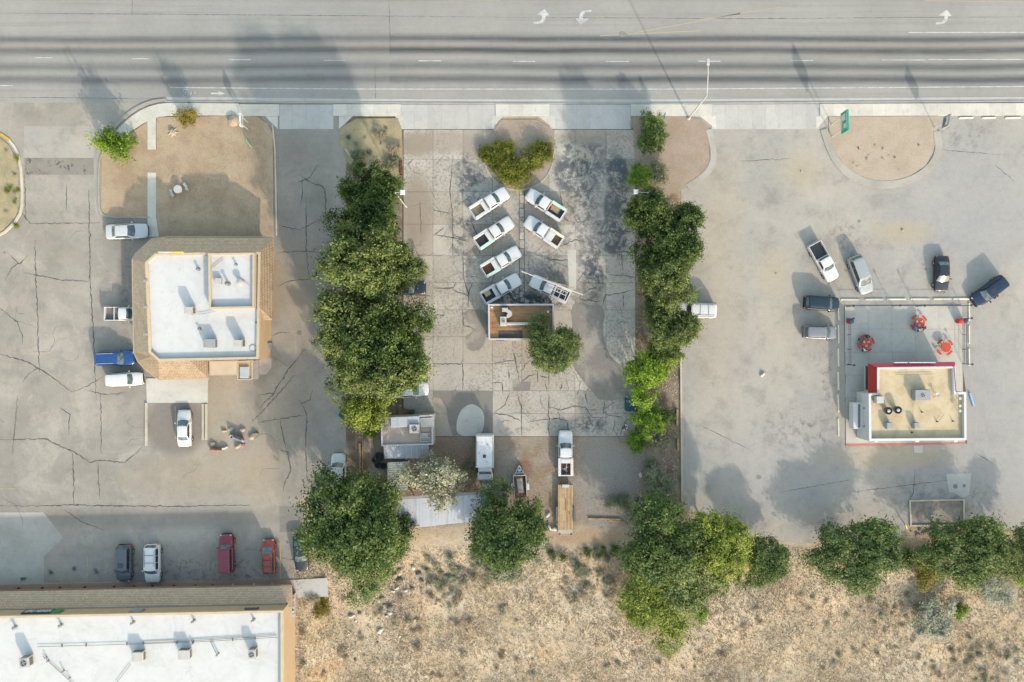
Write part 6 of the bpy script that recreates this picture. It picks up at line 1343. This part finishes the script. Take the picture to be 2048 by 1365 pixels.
# barrel, pallet, tyres, cooler, timbers
t = thing('barrel', 'dark green barrel behind the workshop wall', 'barrel', (*P(824.5, 824, .6), .05)); MB().lathe([(.3, 0), (.31, .05), (.31, .85), (.27, .88), (.25, .84)], 18).build('drum', mat('dark_green_drum', (0.012, 0.06, 0.045, 1), None, 3, 12, .5), t); MB().lathe([(.25, .82), (.05, .83)], 14).build('lid', M_dark, t)
cargo('wooden_pallet', 'weathered pallet leaning flat by the workshop', 'pallet', 808, 824, .05, [('slat', (i * .2 - .6, 0, .12), (.15, .8, .03), M_wood, 0) for i in range(7)] + [('runner', (0, s * .35, 0), (1.4, .08, .12), M_wood, 0) for s in (-1, 1)])
def tyre(px, py, r, z, label):
    t = tag(MB().lathe([(r * .55, 0), (r * .95, .02), (r, .1), (r * .95, .2), (r * .55, .22), (r * .5, .11)], 22).build('tyre', M_tyre), label, 'tyre', 'old tyres beside the workshop'); x, y = P(px, py, z); t.location = (x, y, z)
for x, y, r, z in ((757, 914, .62, .02), (757, 914, .62, .25), (756, 930, .45, .02), (766, 932, .4, .02), (751, 920, .5, .02)): tyre(x, y, r, z, 'black tyre lying beside the workshop')
t = thing('cooler_box', 'white evaporative cooler box at the shelter end', 'cooler', (*P(972.5, 979, 2.0), 0.0)); MB().bbox((0, 0, 1.3), (1.0, 1.0, 1.3), 0, .04).build('housing', M_ac, t); 
for s in (-1, 1):
    for v in (-1, 1): MB().box((s * .42, v * .42, .33), (.07, .07, .66)).build('leg', M_steel, t)
def beam(label, a, b, w, h, z=.0, m_=None, name='timber', cat='timber', group=None):
    A, B = Vector(P(*a)), Vector(P(*b)); d = B - A; c = (A + B) / 2; o = MB().bbox((0, 0, h / 2), (d.length, w, h), 0, .03).build(name, m_ or M_wood); o.location = (c.x, c.y, z); o.rotation_euler = (0, 0, math.atan2(d.y, d.x)); return tag(o, label, cat, group)
beam('wide pale timber on the ground beside the white suv', (720, 887), (721, 945), .32, .25); beam('narrow grey timber beside the wide pale timber', (725.5, 858), (726, 945), .16, .22); beam('grey plank lying by the workshop tyres', (745, 856), (746, 895), .18, .12); beam('weathered log at the edge of the gravel yard', (1176, 1037), (1242, 1039), .22, .2); beam('broken log beside the weathered log', (1215, 1041), (1250, 1044), .2, .18)
for a, b in (((1353, 818), (1353, 850)), ((1354, 878), (1355, 900))): beam('pale timber rail by the boundary kerb', a, b, .25, .5, group='timber rails by the boundary kerb')
beam('rusty rail strip beside the truck slabs', (804, 322), (804, 352), .12, .3, .05, M_rust)
beam('rusty rail strip beside the slabs next to its twin', (801.5, 322), (801.5, 352), .1, .3, .05, M_rust)
# walled dumpster pad behind the burger stand
ew = thing('pad_enclosure', 'gravel pad framed by low pale concrete walls', 'enclosure', (*P(1872, 1026), 0.0)); ep = [(1817, 1000), (1928, 998), (1928, 1052), (1819, 1053)]
MB().prism(px_poly(ep), -.02, .08).build('gravel_pad', bed_mat('pad_gravel', C(186, 178, 168), C(164, 156, 146), C(130, 124, 116), 1.2), ew, org=tuple(ew.location)); wring(ew, ep, 0, .2, 0, .22, M_kerbw, 'low_wall')
t = thing('vent_pipe', 'white pipe stub on the framed gravel pad', 'pipe', (*P(1863.5, 1033), .08)); MB().lathe([(.2, 0), (.2, .35), (.13, .36), (.12, .3)], 16).build('stub', M_lw, t); MB().lathe([(.1, 0), (.1, .2), (.05, .22)], 12, (.05, -.38, 0)).build('small_stub', M_lw, t)
for a, b, l in (((1933, 1052), (1944, 1054), 'yellow bollard leaning by the framed gravel pad'), ((1815, 1058), (1811, 1050), 'yellow bollard at the far corner of the gravel pad')):
    A, B = Vector((*P(*a), 0)), Vector((*P(*b, .9), .9)); t = thing('bollard', l, 'bollard', tuple(A)); MB().tube((0, 0, 0), B - A, .07, n=10).build('tube', M_yel, t); MB().lathe([(.07, 0), (.05, .04), (.01, .06)], 10, tuple(B - A)).build('cap', M_yel, t)
p = P(1835, 893); struct(MB().prism(px_poly([(1827, 891), (1845, 891), (1845, 906), (1828, 906)]), -.02, .06).build('step_slab', M_apron), 'small concrete step behind the burger stand')
t = thing('bicycle_rack_frame', 'blue steel frame half hidden in the tree row edge', 'frame', (*P(842, 533, .5), .05)); M_bf = mat('blue_frame', (0.03, 0.14, 0.24, 1), None, 2, 12, .5)
for i in (-.7, .7): MB().tube((0, i, 0), (0, i, 1.2), .05, n=6).build('upright', M_bf, t)
MB().box((0, 0, 1.2), (.3, 1.6, .1)).build('top_bar', M_bf, t); MB().bbox((-.1, .6, 1.3), (.6, .5, .25), 0, .03).build('tray', M_bf, t)
# ------------------------------------------------------------------ vegetation
def leaf_mat(name, dark, mid, light, tr=.25, nsc=.7):
    m = bpy.data.materials.new(name); m.use_nodes = True; t = m.node_tree; n = t.nodes; l = t.links
    b = n['Principled BSDF']; b.inputs['Roughness'].default_value = .6; b.inputs['Specular IOR Level'].default_value = .25
    geo = n.new('ShaderNodeNewGeometry'); rp = n.new('ShaderNodeValToRGB'); e = rp.color_ramp.elements
    e[0].color = (*dark, 1); e[0].position = 0; e[1].color = (*light, 1); e[1].position = 1
    q = e.new(.55); q.color = (*mid, 1)
    tc = n.new('ShaderNodeTexCoord'); ns = n.new('ShaderNodeTexNoise'); ns.inputs['Scale'].default_value = nsc; ns.inputs['Detail'].default_value = 3; l.new(tc.outputs['Object'], ns.inputs['Vector'])
    oi = n.new('ShaderNodeObjectInfo')
    def mth(op, a, bb):
        k = n.new('ShaderNodeMath'); k.operation = op
        for i, v in enumerate((a, bb)):
            if isinstance(v, (int, float)): k.inputs[i].default_value = v
            else: l.new(v, k.inputs[i])
        return k.outputs[0]
    f = mth('ADD', mth('MULTIPLY', geo.outputs['Random Per Island'], .36), mth('MULTIPLY', mth('SUBTRACT', ns.outputs['Fac'], .34), 1.75))
    f = mth('ADD', f, mth('MULTIPLY', mth('SUBTRACT', oi.outputs['Random'], .5), .18)); l.new(f, rp.inputs[0]); l.new(rp.outputs[0], b.inputs['Base Color'])
    tl = n.new('ShaderNodeBsdfTranslucent'); l.new(rp.outputs[0], tl.inputs[0]); mx = n.new('ShaderNodeMixShader'); mx.inputs[0].default_value = tr
    l.new(b.outputs[0], mx.inputs[1]); l.new(tl.outputs[0], mx.inputs[2]); l.new(mx.outputs[0], n['Material Output'].inputs[0]); return m
LM = dict(elm=leaf_mat('elm_leaves', (.036, .066, .018), (.118, .158, .044), (.28, .30, .125)),
          dark=leaf_mat('dark_leaves', (.024, .054, .014), (.074, .118, .028), (.19, .225, .078)),
          bright=leaf_mat('bright_leaves', (.06, .12, .012), (.14, .235, .02), (.26, .35, .045)),
          olive=leaf_mat('juniper_leaves', (.07, .09, .012), (.15, .17, .024), (.25, .25, .055)),
          pale=leaf_mat('pale_silver_leaves', (.22, .23, .15), (.32, .32, .225), (.42, .41, .31)),
          sage=leaf_mat('sage_leaves', (.17, .18, .13), (.30, .31, .23), (.42, .43, .35)),
          greyg=leaf_mat('grey_green_leaves', (.09, .105, .06), (.18, .195, .12), (.29, .30, .20)),
          gold=leaf_mat('golden_leaves', (.10, .09, .012), (.20, .17, .03), (.30, .24, .06)),
          dry=leaf_mat('dry_brush', (.22, .185, .13), (.34, .285, .20), (.46, .39, .28)),
          yard=leaf_mat('lime_leaves', (.07, .11, .015), (.17, .215, .03), (.29, .32, .07)))
M_bark = mat('grey_bark', C(140, 124, 106), C(96, 84, 72), 3, 14, .95, bump=.6); M_bark2 = mat('pale_bark', C(176, 164, 146), C(140, 128, 110), 3, 14, .95, bump=.6)
def leaf_cloud(seed, rx, ry, rz, zc, lobes, nclump, nleaf, size, spread, flat=.55, conical=0.0):
    """leaves in clumps over several overlapping lobes; returns a mesh of free leaf quads"""
    rs = np.random.RandomState(seed)
    th = rs.uniform(0, 2 * np.pi, lobes); rr = np.sqrt(rs.uniform(.03, 1, lobes)) * .74
    lc = np.stack([rr * np.cos(th), rr * np.sin(th), rs.uniform(-.35, .5, lobes) - .25 * rr], 1); lr = rs.uniform(.22, .46, lobes) * (1.12 - .45 * rr)
    k = rs.randint(0, lobes, nclump); d = rs.normal(size=(nclump, 3)); d[:, 2] = d[:, 2] * .8 + .25; d /= np.linalg.norm(d, axis=1)[:, None]
    c = lc[k] + d * (lr[k] * rs.uniform(.55, 1.08, nclump) ** 1.0)[:, None]
    if conical: c[:, :2] *= (1 - conical * np.clip(c[:, 2:3] + .5, 0, 1))
    c = c * np.array([rx, ry, rz]); dd = d
    n = nclump * nleaf; ci = np.repeat(np.arange(nclump), nleaf)
    p = c[ci] + rs.normal(size=(n, 3)) * np.array([spread, spread, spread * flat]) * rs.uniform(.5, 1.3, nclump)[ci][:, None]
    p += dd[ci] * (np.abs(rs.normal(size=n)) * spread * 1.25 * rs.uniform(.2, 1.5, nclump)[ci])[:, None]
    nr = dd[ci] * .6 + rs.normal(size=(n, 3)) * .55 + np.array([0, 0, .45]); nr /= np.linalg.norm(nr, axis=1)[:, None]
    t = np.cross(nr, rs.normal(size=(n, 3))); t /= np.linalg.norm(t, axis=1)[:, None] + 1e-9; b = np.cross(nr, t)
    s = size * rs.uniform(.55, 1.35, n)[:, None]
    v = np.stack([p - t * s, p - b * s * .55 + nr * s * .1, p + t * s, p + b * s * .55 + nr * s * .1], 1).reshape(-1, 3); v[:, 2] += zc
    return v
def raw_mesh(name, v, per=4):
    n = len(v) // per; me = bpy.data.meshes.new(name); me.vertices.add(len(v)); me.vertices.foreach_set('co', v.astype(np.float32).ravel())
    me.loops.add(n * per); me.loops.foreach_set('vertex_index', np.arange(n * per, dtype=np.int32)); me.polygons.add(n)
    me.polygons.foreach_set('loop_start', np.arange(0, n * per, per, dtype=np.int32)); me.polygons.foreach_set('loop_total', np.full(n, per, dtype=np.int32)); me.update(); me.validate(); me.materials.append(LM['elm']); return me
def trunk_mesh(seed, h, r, spread):
    rg_ = random.Random(seed); m = MB(); pts = [Vector((0, 0, -.3))]
    for i in range(4): pts.append(pts[-1] + Vector((rg_.gauss(0, .12), rg_.gauss(0, .12), h * .14)))
    for i in range(4): m.tube(pts[i], pts[i + 1], r * (1 - .12 * i), r * (1 - .12 * (i + 1)), 8)
    for i in range(7):
        a = i * 2.4 + rg_.random(); p = pts[rg_.choice((2, 3, 4))]; q = p + Vector((math.cos(a) * spread * .3, math.sin(a) * spread * .3, h * .16)); e = q + Vector((math.cos(a + .3) * spread * .38, math.sin(a + .3) * spread * .38, h * rg_.uniform(.1, .28)))
        m.tube(p, q, r * .5, r * .34, 6); m.tube(q, e, r * .34, r * .12, 6)
        for s in (-.6, .6): m.tube(q, q + Vector((math.cos(a + s) * spread * .34, math.sin(a + s) * spread * .34, h * .14)), r * .22, r * .07, 5)
    return m.mesh('trunk')
# unit crowns, about 1 m radius scaled to size in the object
CR = {}; TR = {}
def crown(key, seed):
    if (key, seed) in CR: return CR[key, seed]
    if key == 'tree': v = leaf_cloud(seed, 5.6, 5.6, 3.6, 7.2, 17, 470, 58, .155, .36)
    elif key == 'small': v = leaf_cloud(seed, 3.0, 3.0, 2.2, 3.2, 12, 230, 44, .11, .24)
    elif key == 'bush': v = leaf_cloud(seed, 1.5, 1.5, .95, .85, 11, 130, 26, .08, .17)
    elif key == 'juniper': v = leaf_cloud(seed, 1.7, 1.7, .5, .42, 16, 300, 26, .065, .16)
    elif key == 'sage': v = leaf_cloud(seed, .62, .62, .4, .36, 5, 46, 14, .05, .09)
    CR[key, seed] = raw_mesh(key + '_crown', v); return CR[key, seed]
def trunk(key, seed):
    if (key, seed) not in TR:
        a = dict(tree=(8.5, .26, 4.2), small=(4.0, .14, 2.2), bush=(1.0, .05, 1.0), juniper=(.6, .05, 1.0), sage=(.45, .025, .4))[key]; me = trunk_mesh(seed, *a); me.materials.append(M_bark); TR[key, seed] = me
    return TR[key, seed]
BASE = dict(tree=(5.6, 7.2), small=(3.0, 3.2), bush=(1.5, .85), juniper=(1.7, .45), sage=(.62, .36))
def plant(name, label, cat, key, px, py, rpx, mt, hs=1.0, seed=None, ry=1.0, group=None, rg_=random, part='crown'):
    """px,py: where the middle of the crown shows; rpx: its radius in pixels"""
    R0, zc = BASE[key]; r = rpx / S; k = r / R0 * (1.06 if key in ('tree', 'small') else 1.0)
    x, y, z = on_ground(px, py); h = zc * k * hs + z
    f = (H - h) / H; x, y = (px - 1024) / S * f, (682.5 - py) / S * f; z = ground_z(x, y)
    k *= f
    t = thing(name, label, cat, (x, y, z), rg_.uniform(0, 6.28) if ry == 1.0 else rg_.choice((0, math.pi)), group); q_ = ry if ry != 1.0 else rg_.uniform(.84, 1.14); t.scale = (k / math.sqrt(q_), k * math.sqrt(q_), k * hs)
    sd = seed if seed is not None else rg_.randrange(4)
    c = bpy.data.objects.new(part, crown(key, sd)); COL.objects.link(c); c.parent = t; c.material_slots[0].link = 'OBJECT'; c.material_slots[0].material = LM[mt]
    tr_ = bpy.data.objects.new('trunk' if key in ('tree', 'small') else 'stem', trunk(key, sd % 2)); COL.objects.link(tr_); tr_.parent = t
    return t
rg = random.Random(17)
T = lambda *a, **k: plant(*a, rg_=rg, **k)
# tree row between the drive and the slabs
T('broadleaf_tree', 'dark leafy tree at the street end of the tree row', 'tree', 'tree', 734, 378, 57, 'dark', 1.80, 0, ry=.85)
T('broadleaf_tree', 'dark tree in the tree row level with the lot lamp', 'tree', 'tree', 720, 440, 68, 'dark', 1.65, 1)
T('broadleaf_tree', 'olive green tree in the row across from the restaurant roof bay', 'tree', 'tree', 718, 510, 86, 'elm', 1.72, 2)
T('broadleaf_tree', 'olive green tree in the row leaning over the blue frame', 'tree', 'tree', 790, 530, 55, 'elm', 1.80, 3)
T('broadleaf_tree', 'large olive tree in the row beside the black pickup', 'tree', 'tree', 712, 592, 84, 'elm', 1.65, 0)
T('broadleaf_tree', 'large dense tree in the row below the black pickup', 'tree', 'tree', 768, 660, 84, 'dark', 1.58, 1)
T('broadleaf_tree', 'olive tree in the row facing the restaurant meters', 'tree', 'tree', 698, 668, 66, 'elm', 1.65, 2)
T('broadleaf_tree', 'broad olive tree in the row above the white car nose', 'tree', 'tree', 765, 728, 82, 'elm', 1.58, 3)
T('broadleaf_tree', 'yellowish tree in the row beside the restaurant annex', 'tree', 'tree', 700, 742, 58, 'elm', 1.50, 1)
T('broadleaf_tree', 'dense tree in the row spreading toward the brown roofed hut', 'tree', 'tree', 812, 655, 46, 'dark', 1.5, 2)
T('broadleaf_tree', 'olive tree in the row beside the white car roof', 'tree', 'tree', 805, 718, 44, 'elm', 1.4, 1)
T('broadleaf_tree', 'small yellow green tree over the askew dumpster', 'tree', 'small', 728, 808, 52, 'yard', 1.5, 0)
# trees between the slabs and the burger lot
T('shrub', 'square green shrub by the blue sign', 'shrub', 'small', 1297, 268, 38, 'dark', .8, 1); T('shrub', 'bright green shrub in the blue sign corner', 'shrub', 'bush', 1312, 250, 22, 'bright', 1.6, 1)
T('shrub', 'grassy green shrub beside the square headed lamp', 'shrub', 'small', 1282, 360, 30, 'bright', .6, 2); T('shrub', 'grey green shrub against the gravel bed trees', 'shrub', 'bush', 1315, 345, 24, 'greyg', 1.4, 0)
T('broadleaf_tree', 'dark tree at the head of the row by the gravel bed kerb', 'tree', 'tree', 1300, 420, 48, 'dark', 1.76, 3); T('broadleaf_tree', 'dark spreading tree by the gravel bed kerb on the burger lot side', 'tree', 'tree', 1350, 432, 58, 'dark', 1.62, 0)
T('broadleaf_tree', 'dense dark tree midway along the slab edge', 'tree', 'tree', 1338, 505, 62, 'dark', 1.49, 1); T('broadleaf_tree', 'olive tree in the slab edge row above the white van', 'tree', 'tree', 1338, 572, 58, 'elm', 1.49, 2)
T('broadleaf_tree', 'smaller tree spreading over the white van bonnet', 'tree', 'tree', 1346, 650, 52, 'elm', 1.49, 3); T('broadleaf_tree', 'bright green tree above the blue green dumpster', 'tree', 'small', 1303, 758, 54, 'bright', 1.1, 0); T('shrub', 'lime green shrub between the dumpster and boundary kerb', 'shrub', 'small', 1335, 718, 34, 'yard', 1.0, 1)
T('shrub', 'bright green shrub just below the blue green dumpster', 'shrub', 'small', 1292, 850, 36, 'bright', .9, 2); T('shrub', 'bright green shrub at the gravel yard corner', 'shrub', 'bush', 1272, 885, 25, 'bright', 1.3, 3); T('shrub', 'grey twiggy shrub inside the bright green clump', 'shrub', 'bush', 1310, 880, 30, 'greyg', 1.2, 1); T('shrub', 'dark green shrub by the pale timber rail', 'shrub', 'bush', 1330, 830, 24, 'dark', 1.4, 2)
T('shrub', 'grey green sagebrush by the boundary kerb end', 'shrub', 'small', 1318, 975, 38, 'greyg', .6, 3); T('shrub', 'low grey shrub above the sagebrush by the boundary kerb', 'shrub', 'bush', 1300, 940, 24, 'greyg', .8, 2); T('shrub', 'sparse dry shrub on the gravel yard edge', 'shrub', 'bush', 1235, 1010, 24, 'greyg', .6, 0)
for x_, y_, r_, l_ in ((1316, 465, 44, 'narrow dark tree filling the row beside the head tree'), (1318, 540, 46, 'narrow dark tree filling the row above the van tree'), (1325, 612, 44, 'narrow dark tree filling the row level with the white van'), (1330, 690, 38, 'narrow dark tree filling the row above the lime shrub')): T('broadleaf_tree', l_, 'tree', 'tree', x_, y_, r_, 'dark', 1.3)
T('broadleaf_tree', 'round green tree standing over the brown roofed hut', 'tree', 'tree', 1096, 690, 57, 'elm', .95, 1)
# trees along the back edge
T('broadleaf_tree', 'big dark tree beside the strip mall parking', 'tree', 'tree', 688, 1050, 104, 'dark', .9, 3); T('broadleaf_tree', 'olive tree above the strip mall tree toward the green shed', 'tree', 'tree', 735, 1000, 70, 'elm', .95, 0); T('broadleaf_tree', 'olive tree on the bank below the strip mall tree', 'tree', 'tree', 735, 1135, 72, 'elm', .6, 1); T('broadleaf_tree', 'green tree covering the end of the metal shelter', 'tree', 'small', 778, 1075, 46, 'dark', 1.1, 2)
T('silver_tree', 'pale silvery tree leaning over the metal shelter', 'tree', 'small', 862, 970, 60, 'pale', 1.0, 1)
T('broadleaf_tree', 'dark tree between the utility trailer and the bank', 'tree', 'tree', 998, 1058, 82, 'dark', .8, 1); T('broadleaf_tree', 'green tree beside the flatbed trailer wheels', 'tree', 'small', 1062, 1040, 48, 'elm', 1.2, 2); T('shrub', 'pale green shrub on the bank below the shelter tree', 'shrub', 'small', 1010, 1122, 44, 'greyg', .5, 0)
T('broadleaf_tree', 'big dark tree at the gravel yard back corner', 'tree', 'tree', 1310, 1075, 90, 'dark', .85, 0); T('broadleaf_tree', 'lime green tree in the back corner clump', 'tree', 'tree', 1438, 1085, 74, 'yard', .9, 2); T('broadleaf_tree', 'dark round tree at the edge of the burger lot back corner', 'tree', 'tree', 1528, 1135, 55, 'dark', .8, 1); T('broadleaf_tree', 'olive tree in the middle of the back corner clump', 'tree', 'tree', 1390, 1140, 80, 'elm', .7, 3); T('broadleaf_tree', 'pale lime tree low on the bank in the back clump', 'tree', 'tree', 1330, 1215, 80, 'yard', .55, 1); T('shrub', 'bright green shrub at the foot of the lime tree', 'shrub', 'bush', 1395, 1228, 22, 'bright', 1.0, 1)
T('broadleaf_tree', 'dark green tree alone at the burger lot back edge', 'tree', 'tree', 1716, 1112, 84, 'dark', .6, 3, ry=.78); T('broadleaf_tree', 'dark green tree behind the framed gravel pad', 'tree', 'tree', 1935, 1105, 80, 'dark', .75, 3, ry=.8); T('broadleaf_tree', 'green tree at the far end behind the gravel pad', 'tree', 'tree', 2035, 1098, 62, 'elm', .75, 0); T('shrub', 'golden green shrub between the back edge trees', 'shrub', 'small', 1850, 1145, 38, 'gold', .5, 1); T('shrub', 'dark green shrub under the framed gravel pad', 'shrub', 'bush', 1815, 1120, 24, 'dark', 1.0, 3)
T('sage_bush', 'large silvery sage bush alone on the bank', 'shrub', 'small', 1882, 1236, 48, 'sage', .55, 2); T('shrub', 'lime green shrub growing against the large sage bush', 'shrub', 'bush', 1924, 1226, 18, 'bright', 1.0, 0); T('sage_bush', 'silvery sage bush below the far end trees', 'shrub', 'small', 1992, 1178, 40, 'sage', .45, 3); T('shrub', 'bright shrub at the end of the silvery sage', 'shrub', 'bush', 2040, 1150, 24, 'bright', 1.0, 2)
# bushes in the beds
T('bush', 'round spiky green bush at the lawn corner', 'bush', 'bush', 219, 291, 38, 'bright', 2.3, 0, ry=.98); T('bush', 'round golden green bush on the sidewalk edge', 'bush', 'bush', 375, 236, 20, 'gold', 3.0, 1)
for i, (x, y, r, l) in enumerate(((985, 305, 26, 'low olive juniper at the drive side of the bed'), (1008, 302, 26, 'low olive juniper in the middle of the bed top'), (1076, 304, 33, 'large low olive juniper standing apart in the bed'), (1030, 345, 36, 'low olive juniper at the bed tip behind the trucks'), (1008, 325, 28, 'low olive juniper filling the middle of the bed'))): T('juniper_bush', l, 'bush', 'juniper', x, y, r, 'olive', 1.3, i % 4, ry=.99)
T('juniper_bush', 'trailing juniper lobe beside the large juniper', 'bush', 'juniper', 1070, 330, 18, 'olive', 1.0, 2)
for x, y, r, mt_, l in ((715, 310, 16, 'greyg', 'grey shrub at the head of the tree row'), (790, 300, 15, 'dry', 'dry straw shrub beside the slab drive'), (785, 330, 18, 'greyg', 'grey green shrub in front of the dark end tree'), (760, 265, 14, 'dry', 'dry weed patch near the sidewalk bed'), (640, 1215, 22, 'gold', 'golden shrub beside the strip mall wall'), (625, 1195, 14, 'dry', 'dry shrub by the mall concrete pad'), (942, 940, 18, 'greyg', 'grey green shrub beside the camper truck'), (1000, 1000, 16, 'greyg', 'grey shrub by the shelter end'), (738, 870, 12, 'bright', 'small bright shrub by the grey plank'), (963, 890, 9, 'dark', 'dark shrub against the camper side'), (463, 1245, 0, 'dry', '')):
    if r: T('shrub', l, 'shrub', 'bush', x, y, r, mt_, .8)
# scattered low shrubs on the bank: countable, alike
def scatter(n, x0, y0, x1, y1, label, group, mts, rmin, rmax, dens=None, name='sage_bush', hs=(.6, 1.1)):
    k = 0; tries = 0
    while k < n and tries < n * 20:
        tries += 1; x, y = rg.uniform(x0, x1), rg.uniform(y0, y1)
        if dens and rg.random() > dens(x, y): continue
        if dens and mnoise.noise((x * .014, y * .014, 4.2)) + .4 * mnoise.noise((x * .05, y * .05, 1.2)) < -.05 and tries < n * 15: continue
        T(name, label, 'shrub', 'sage', x, y, rg.uniform(rmin, rmax), rg.choice(mts), rg.uniform(*hs), group=group); k += 1
free = lambda x, y: 0 if (1230 < x < 1490 and y < 1290) or (1480 < x < 1580 and y < 1195) or (1630 < x < 1800 and y < 1175) or (x > 1830 and y < 1150) or (600 < x < 810 and y < 1195) else 1
scatter(60, 860, 1105, 1240, 1210, 'small grey green sagebrush on the bank below the truck lot', 'sagebrush below the truck lot', ['sage', 'sage', 'greyg', 'dry', 'dry'], 6, 13, free)
scatter(30, 600, 1190, 900, 1360, 'small dry brush on the bank beside the strip mall', 'brush beside the strip mall', ['dry', 'dry', 'greyg'], 5, 11, free, 'dry_brush')
scatter(40, 900, 1210, 1500, 1362, 'small dry brush in the middle of the bank', 'brush in the middle of the bank', ['dry', 'dry', 'dry', 'sage', 'dry'], 4, 10, free, 'dry_brush')
scatter(34, 1840, 1250, 2046, 1362, 'small grey sagebrush near the large sage bush', 'sagebrush near the large sage', ['sage', 'sage', 'greyg', 'dry'], 5, 10, free)
scatter(48, 1500, 1190, 1870, 1362, 'small brown brush on the bank below the burger lot', 'brush below the burger lot', ['dry', 'dry', 'sage'], 4, 9, free, 'dry_brush')
scatter(14, 1100, 1095, 1230, 1125, 'dark low brush at the top of the bank', 'dark brush at the bank top', ['greyg', 'dark'], 8, 13)
scatter(12, 845, 1110, 930, 1180, 'grey brush on the rubble slope', 'grey brush on the rubble slope', ['greyg', 'sage'], 8, 14)
scatter(14, 1690, 285, 1840, 350, 'tiny weed in the half round bed', 'weeds in the half round bed', ['dry', 'greyg'], 2, 4, None, 'weed_plant')
scatter(10, 5, 290, 34, 460, 'dry weed in the bed at the lot entrance', 'weeds in the entrance bed', ['dry', 'yard', 'gold'], 4, 8, None, 'weed_plant')
scatter(12, 690, 245, 800, 330, 'dry weed in the bed at the end of the tree row', 'weeds by the tree row bed', ['dry', 'dry', 'greyg'], 4, 8, None, 'weed_plant')
scatter(26, 880, 885, 960, 985, 'low brown weed on the gravel yard', 'weeds on the gravel yard', ['dry'], 2, 5, None, 'weed_plant', (.3, .6))
for x, y in ((100, 1145), (145, 1140), (192, 1142), (47, 1158)): T('weed_plant', 'small green weed in front of the strip mall', 'weed', 'sage', x, y, 6, 'greyg', .5, group='weeds in front of the strip mall')
# rubble on the bank
for i in range(46):
    x = rg.gauss(800, 55); y = 1165 + (800 - x) * .55 + rg.gauss(0, 45)
    if 610 < x < 930 and 1130 < y < 1360: rock(x, y, rg.uniform(.15, .5), 'pale broken rubble on the bank by the strip mall', rg.choice((0, 1, 1, 3)), 'stone', 'rubble on the bank', None, rg.uniform(.5, 1), None, rg)
for i in range(22): rock(rg.uniform(1815, 1930), rg.uniform(1057, 1070), rg.uniform(.12, .3), 'dark broken stone below the framed gravel pad', 3, 'stone', 'stones below the gravel pad', None, .8, None, rg)
for x, y, r in ((1236, 1013, .3), (1096, 1030, .35), (1098, 1055, .4), (1109, 1058, .45), (1281, 950, .35)): rock(x, y, r, 'white stone near the flatbed trailer', 1, 'stone', 'white stones by the trailer', None, .7, None, rg)
# dry grass: nobody could count it
def tufts(name, label, n, region, size, mt_, dens, seed):
    rs = np.random.RandomState(seed); out_ = []; x0, y0, x1, y1 = region[:4]; cnt = 0
    while cnt < n:
        px_, py_ = rs.uniform(x0, x1), rs.uniform(y0, y1)
        if mnoise.noise((px_ * .012, py_ * .012, seed)) + .5 * mnoise.noise((px_ * .05, py_ * .05, seed + 5)) + rs.uniform(-.5, .5) < dens: cnt += .25; continue
        x, y = P(px_, py_); z = ground_z(x, y) + (region[4] if len(region) > 4 else 0); cnt += 1
        for _ in range(4):
            a = rs.uniform(0, 6.28); h = size * rs.uniform(.5, 1.4); w = h * .13; l = rs.uniform(.25, .9) * h; ca, sa = math.cos(a), math.sin(a); bx, by = x + rs.normal() * size * .3, y + rs.normal() * size * .3
            out_ += [(bx - sa * w, by + ca * w, z - .02), (bx + sa * w, by - ca * w, z - .02), (bx + ca * l, by + sa * l, z + h * .42)]
    me = raw_mesh(name, np.array(out_), 3); me.materials[0] = mt_; o = bpy.data.objects.new(name, me); COL.objects.link(o); return struct(o, label, 'stuff', 'grass')
g_straw = leaf_mat('straw_blades', (.29, .235, .17), (.44, .38, .285), (.56, .50, .395), .2, .13); g_brown = leaf_mat('brown_blades', (.22, .175, .13), (.35, .28, .20), (.46, .38, .28), .2, .16); g_green = leaf_mat('weed_blades', (.08, .10, .04), (.16, .18, .08), (.26, .27, .14), .2)
tufts('dry_grass', 'pale dry grass covering the bank', 28000, (590, 1095, 2080, 1480), .34, g_straw, -.25, 1)
tufts('dry_grass', 'brown dry grass on the bank', 16000, (590, 1100, 2080, 1480), .38, g_brown, .05, 2)
g_rust = leaf_mat('rust_blades', (.24, .165, .105), (.35, .245, .16), (.42, .32, .22), .2, .2)
tufts('dry_grass', 'rust coloured dry grass on the bank', 9000, (620, 1110, 2080, 1480), .34, g_rust, .18, 9)
tufts('weeds', 'green grey weeds on the bank', 5000, (600, 1120, 2080, 1480), .3, g_green, .25, 3)
tufts('dry_grass', 'short dead grass on the brown lawn', 3200, (206, 250, 545, 470, .12), .14, g_brown, -.1, 4)
tufts('dry_grass', 'dry weeds along the gravel yard', 2600, (745, 880, 1280, 1060), .18, g_brown, .1, 5)
tufts('dry_grass', 'dry weeds under the slab edge trees', 1800, (1272, 400, 1356, 1010), .22, g_straw, -.1, 6)
tufts('dry_grass', 'dry weeds under the tree row', 1600, (694, 330, 803, 880), .22, g_brown, -.1, 7)
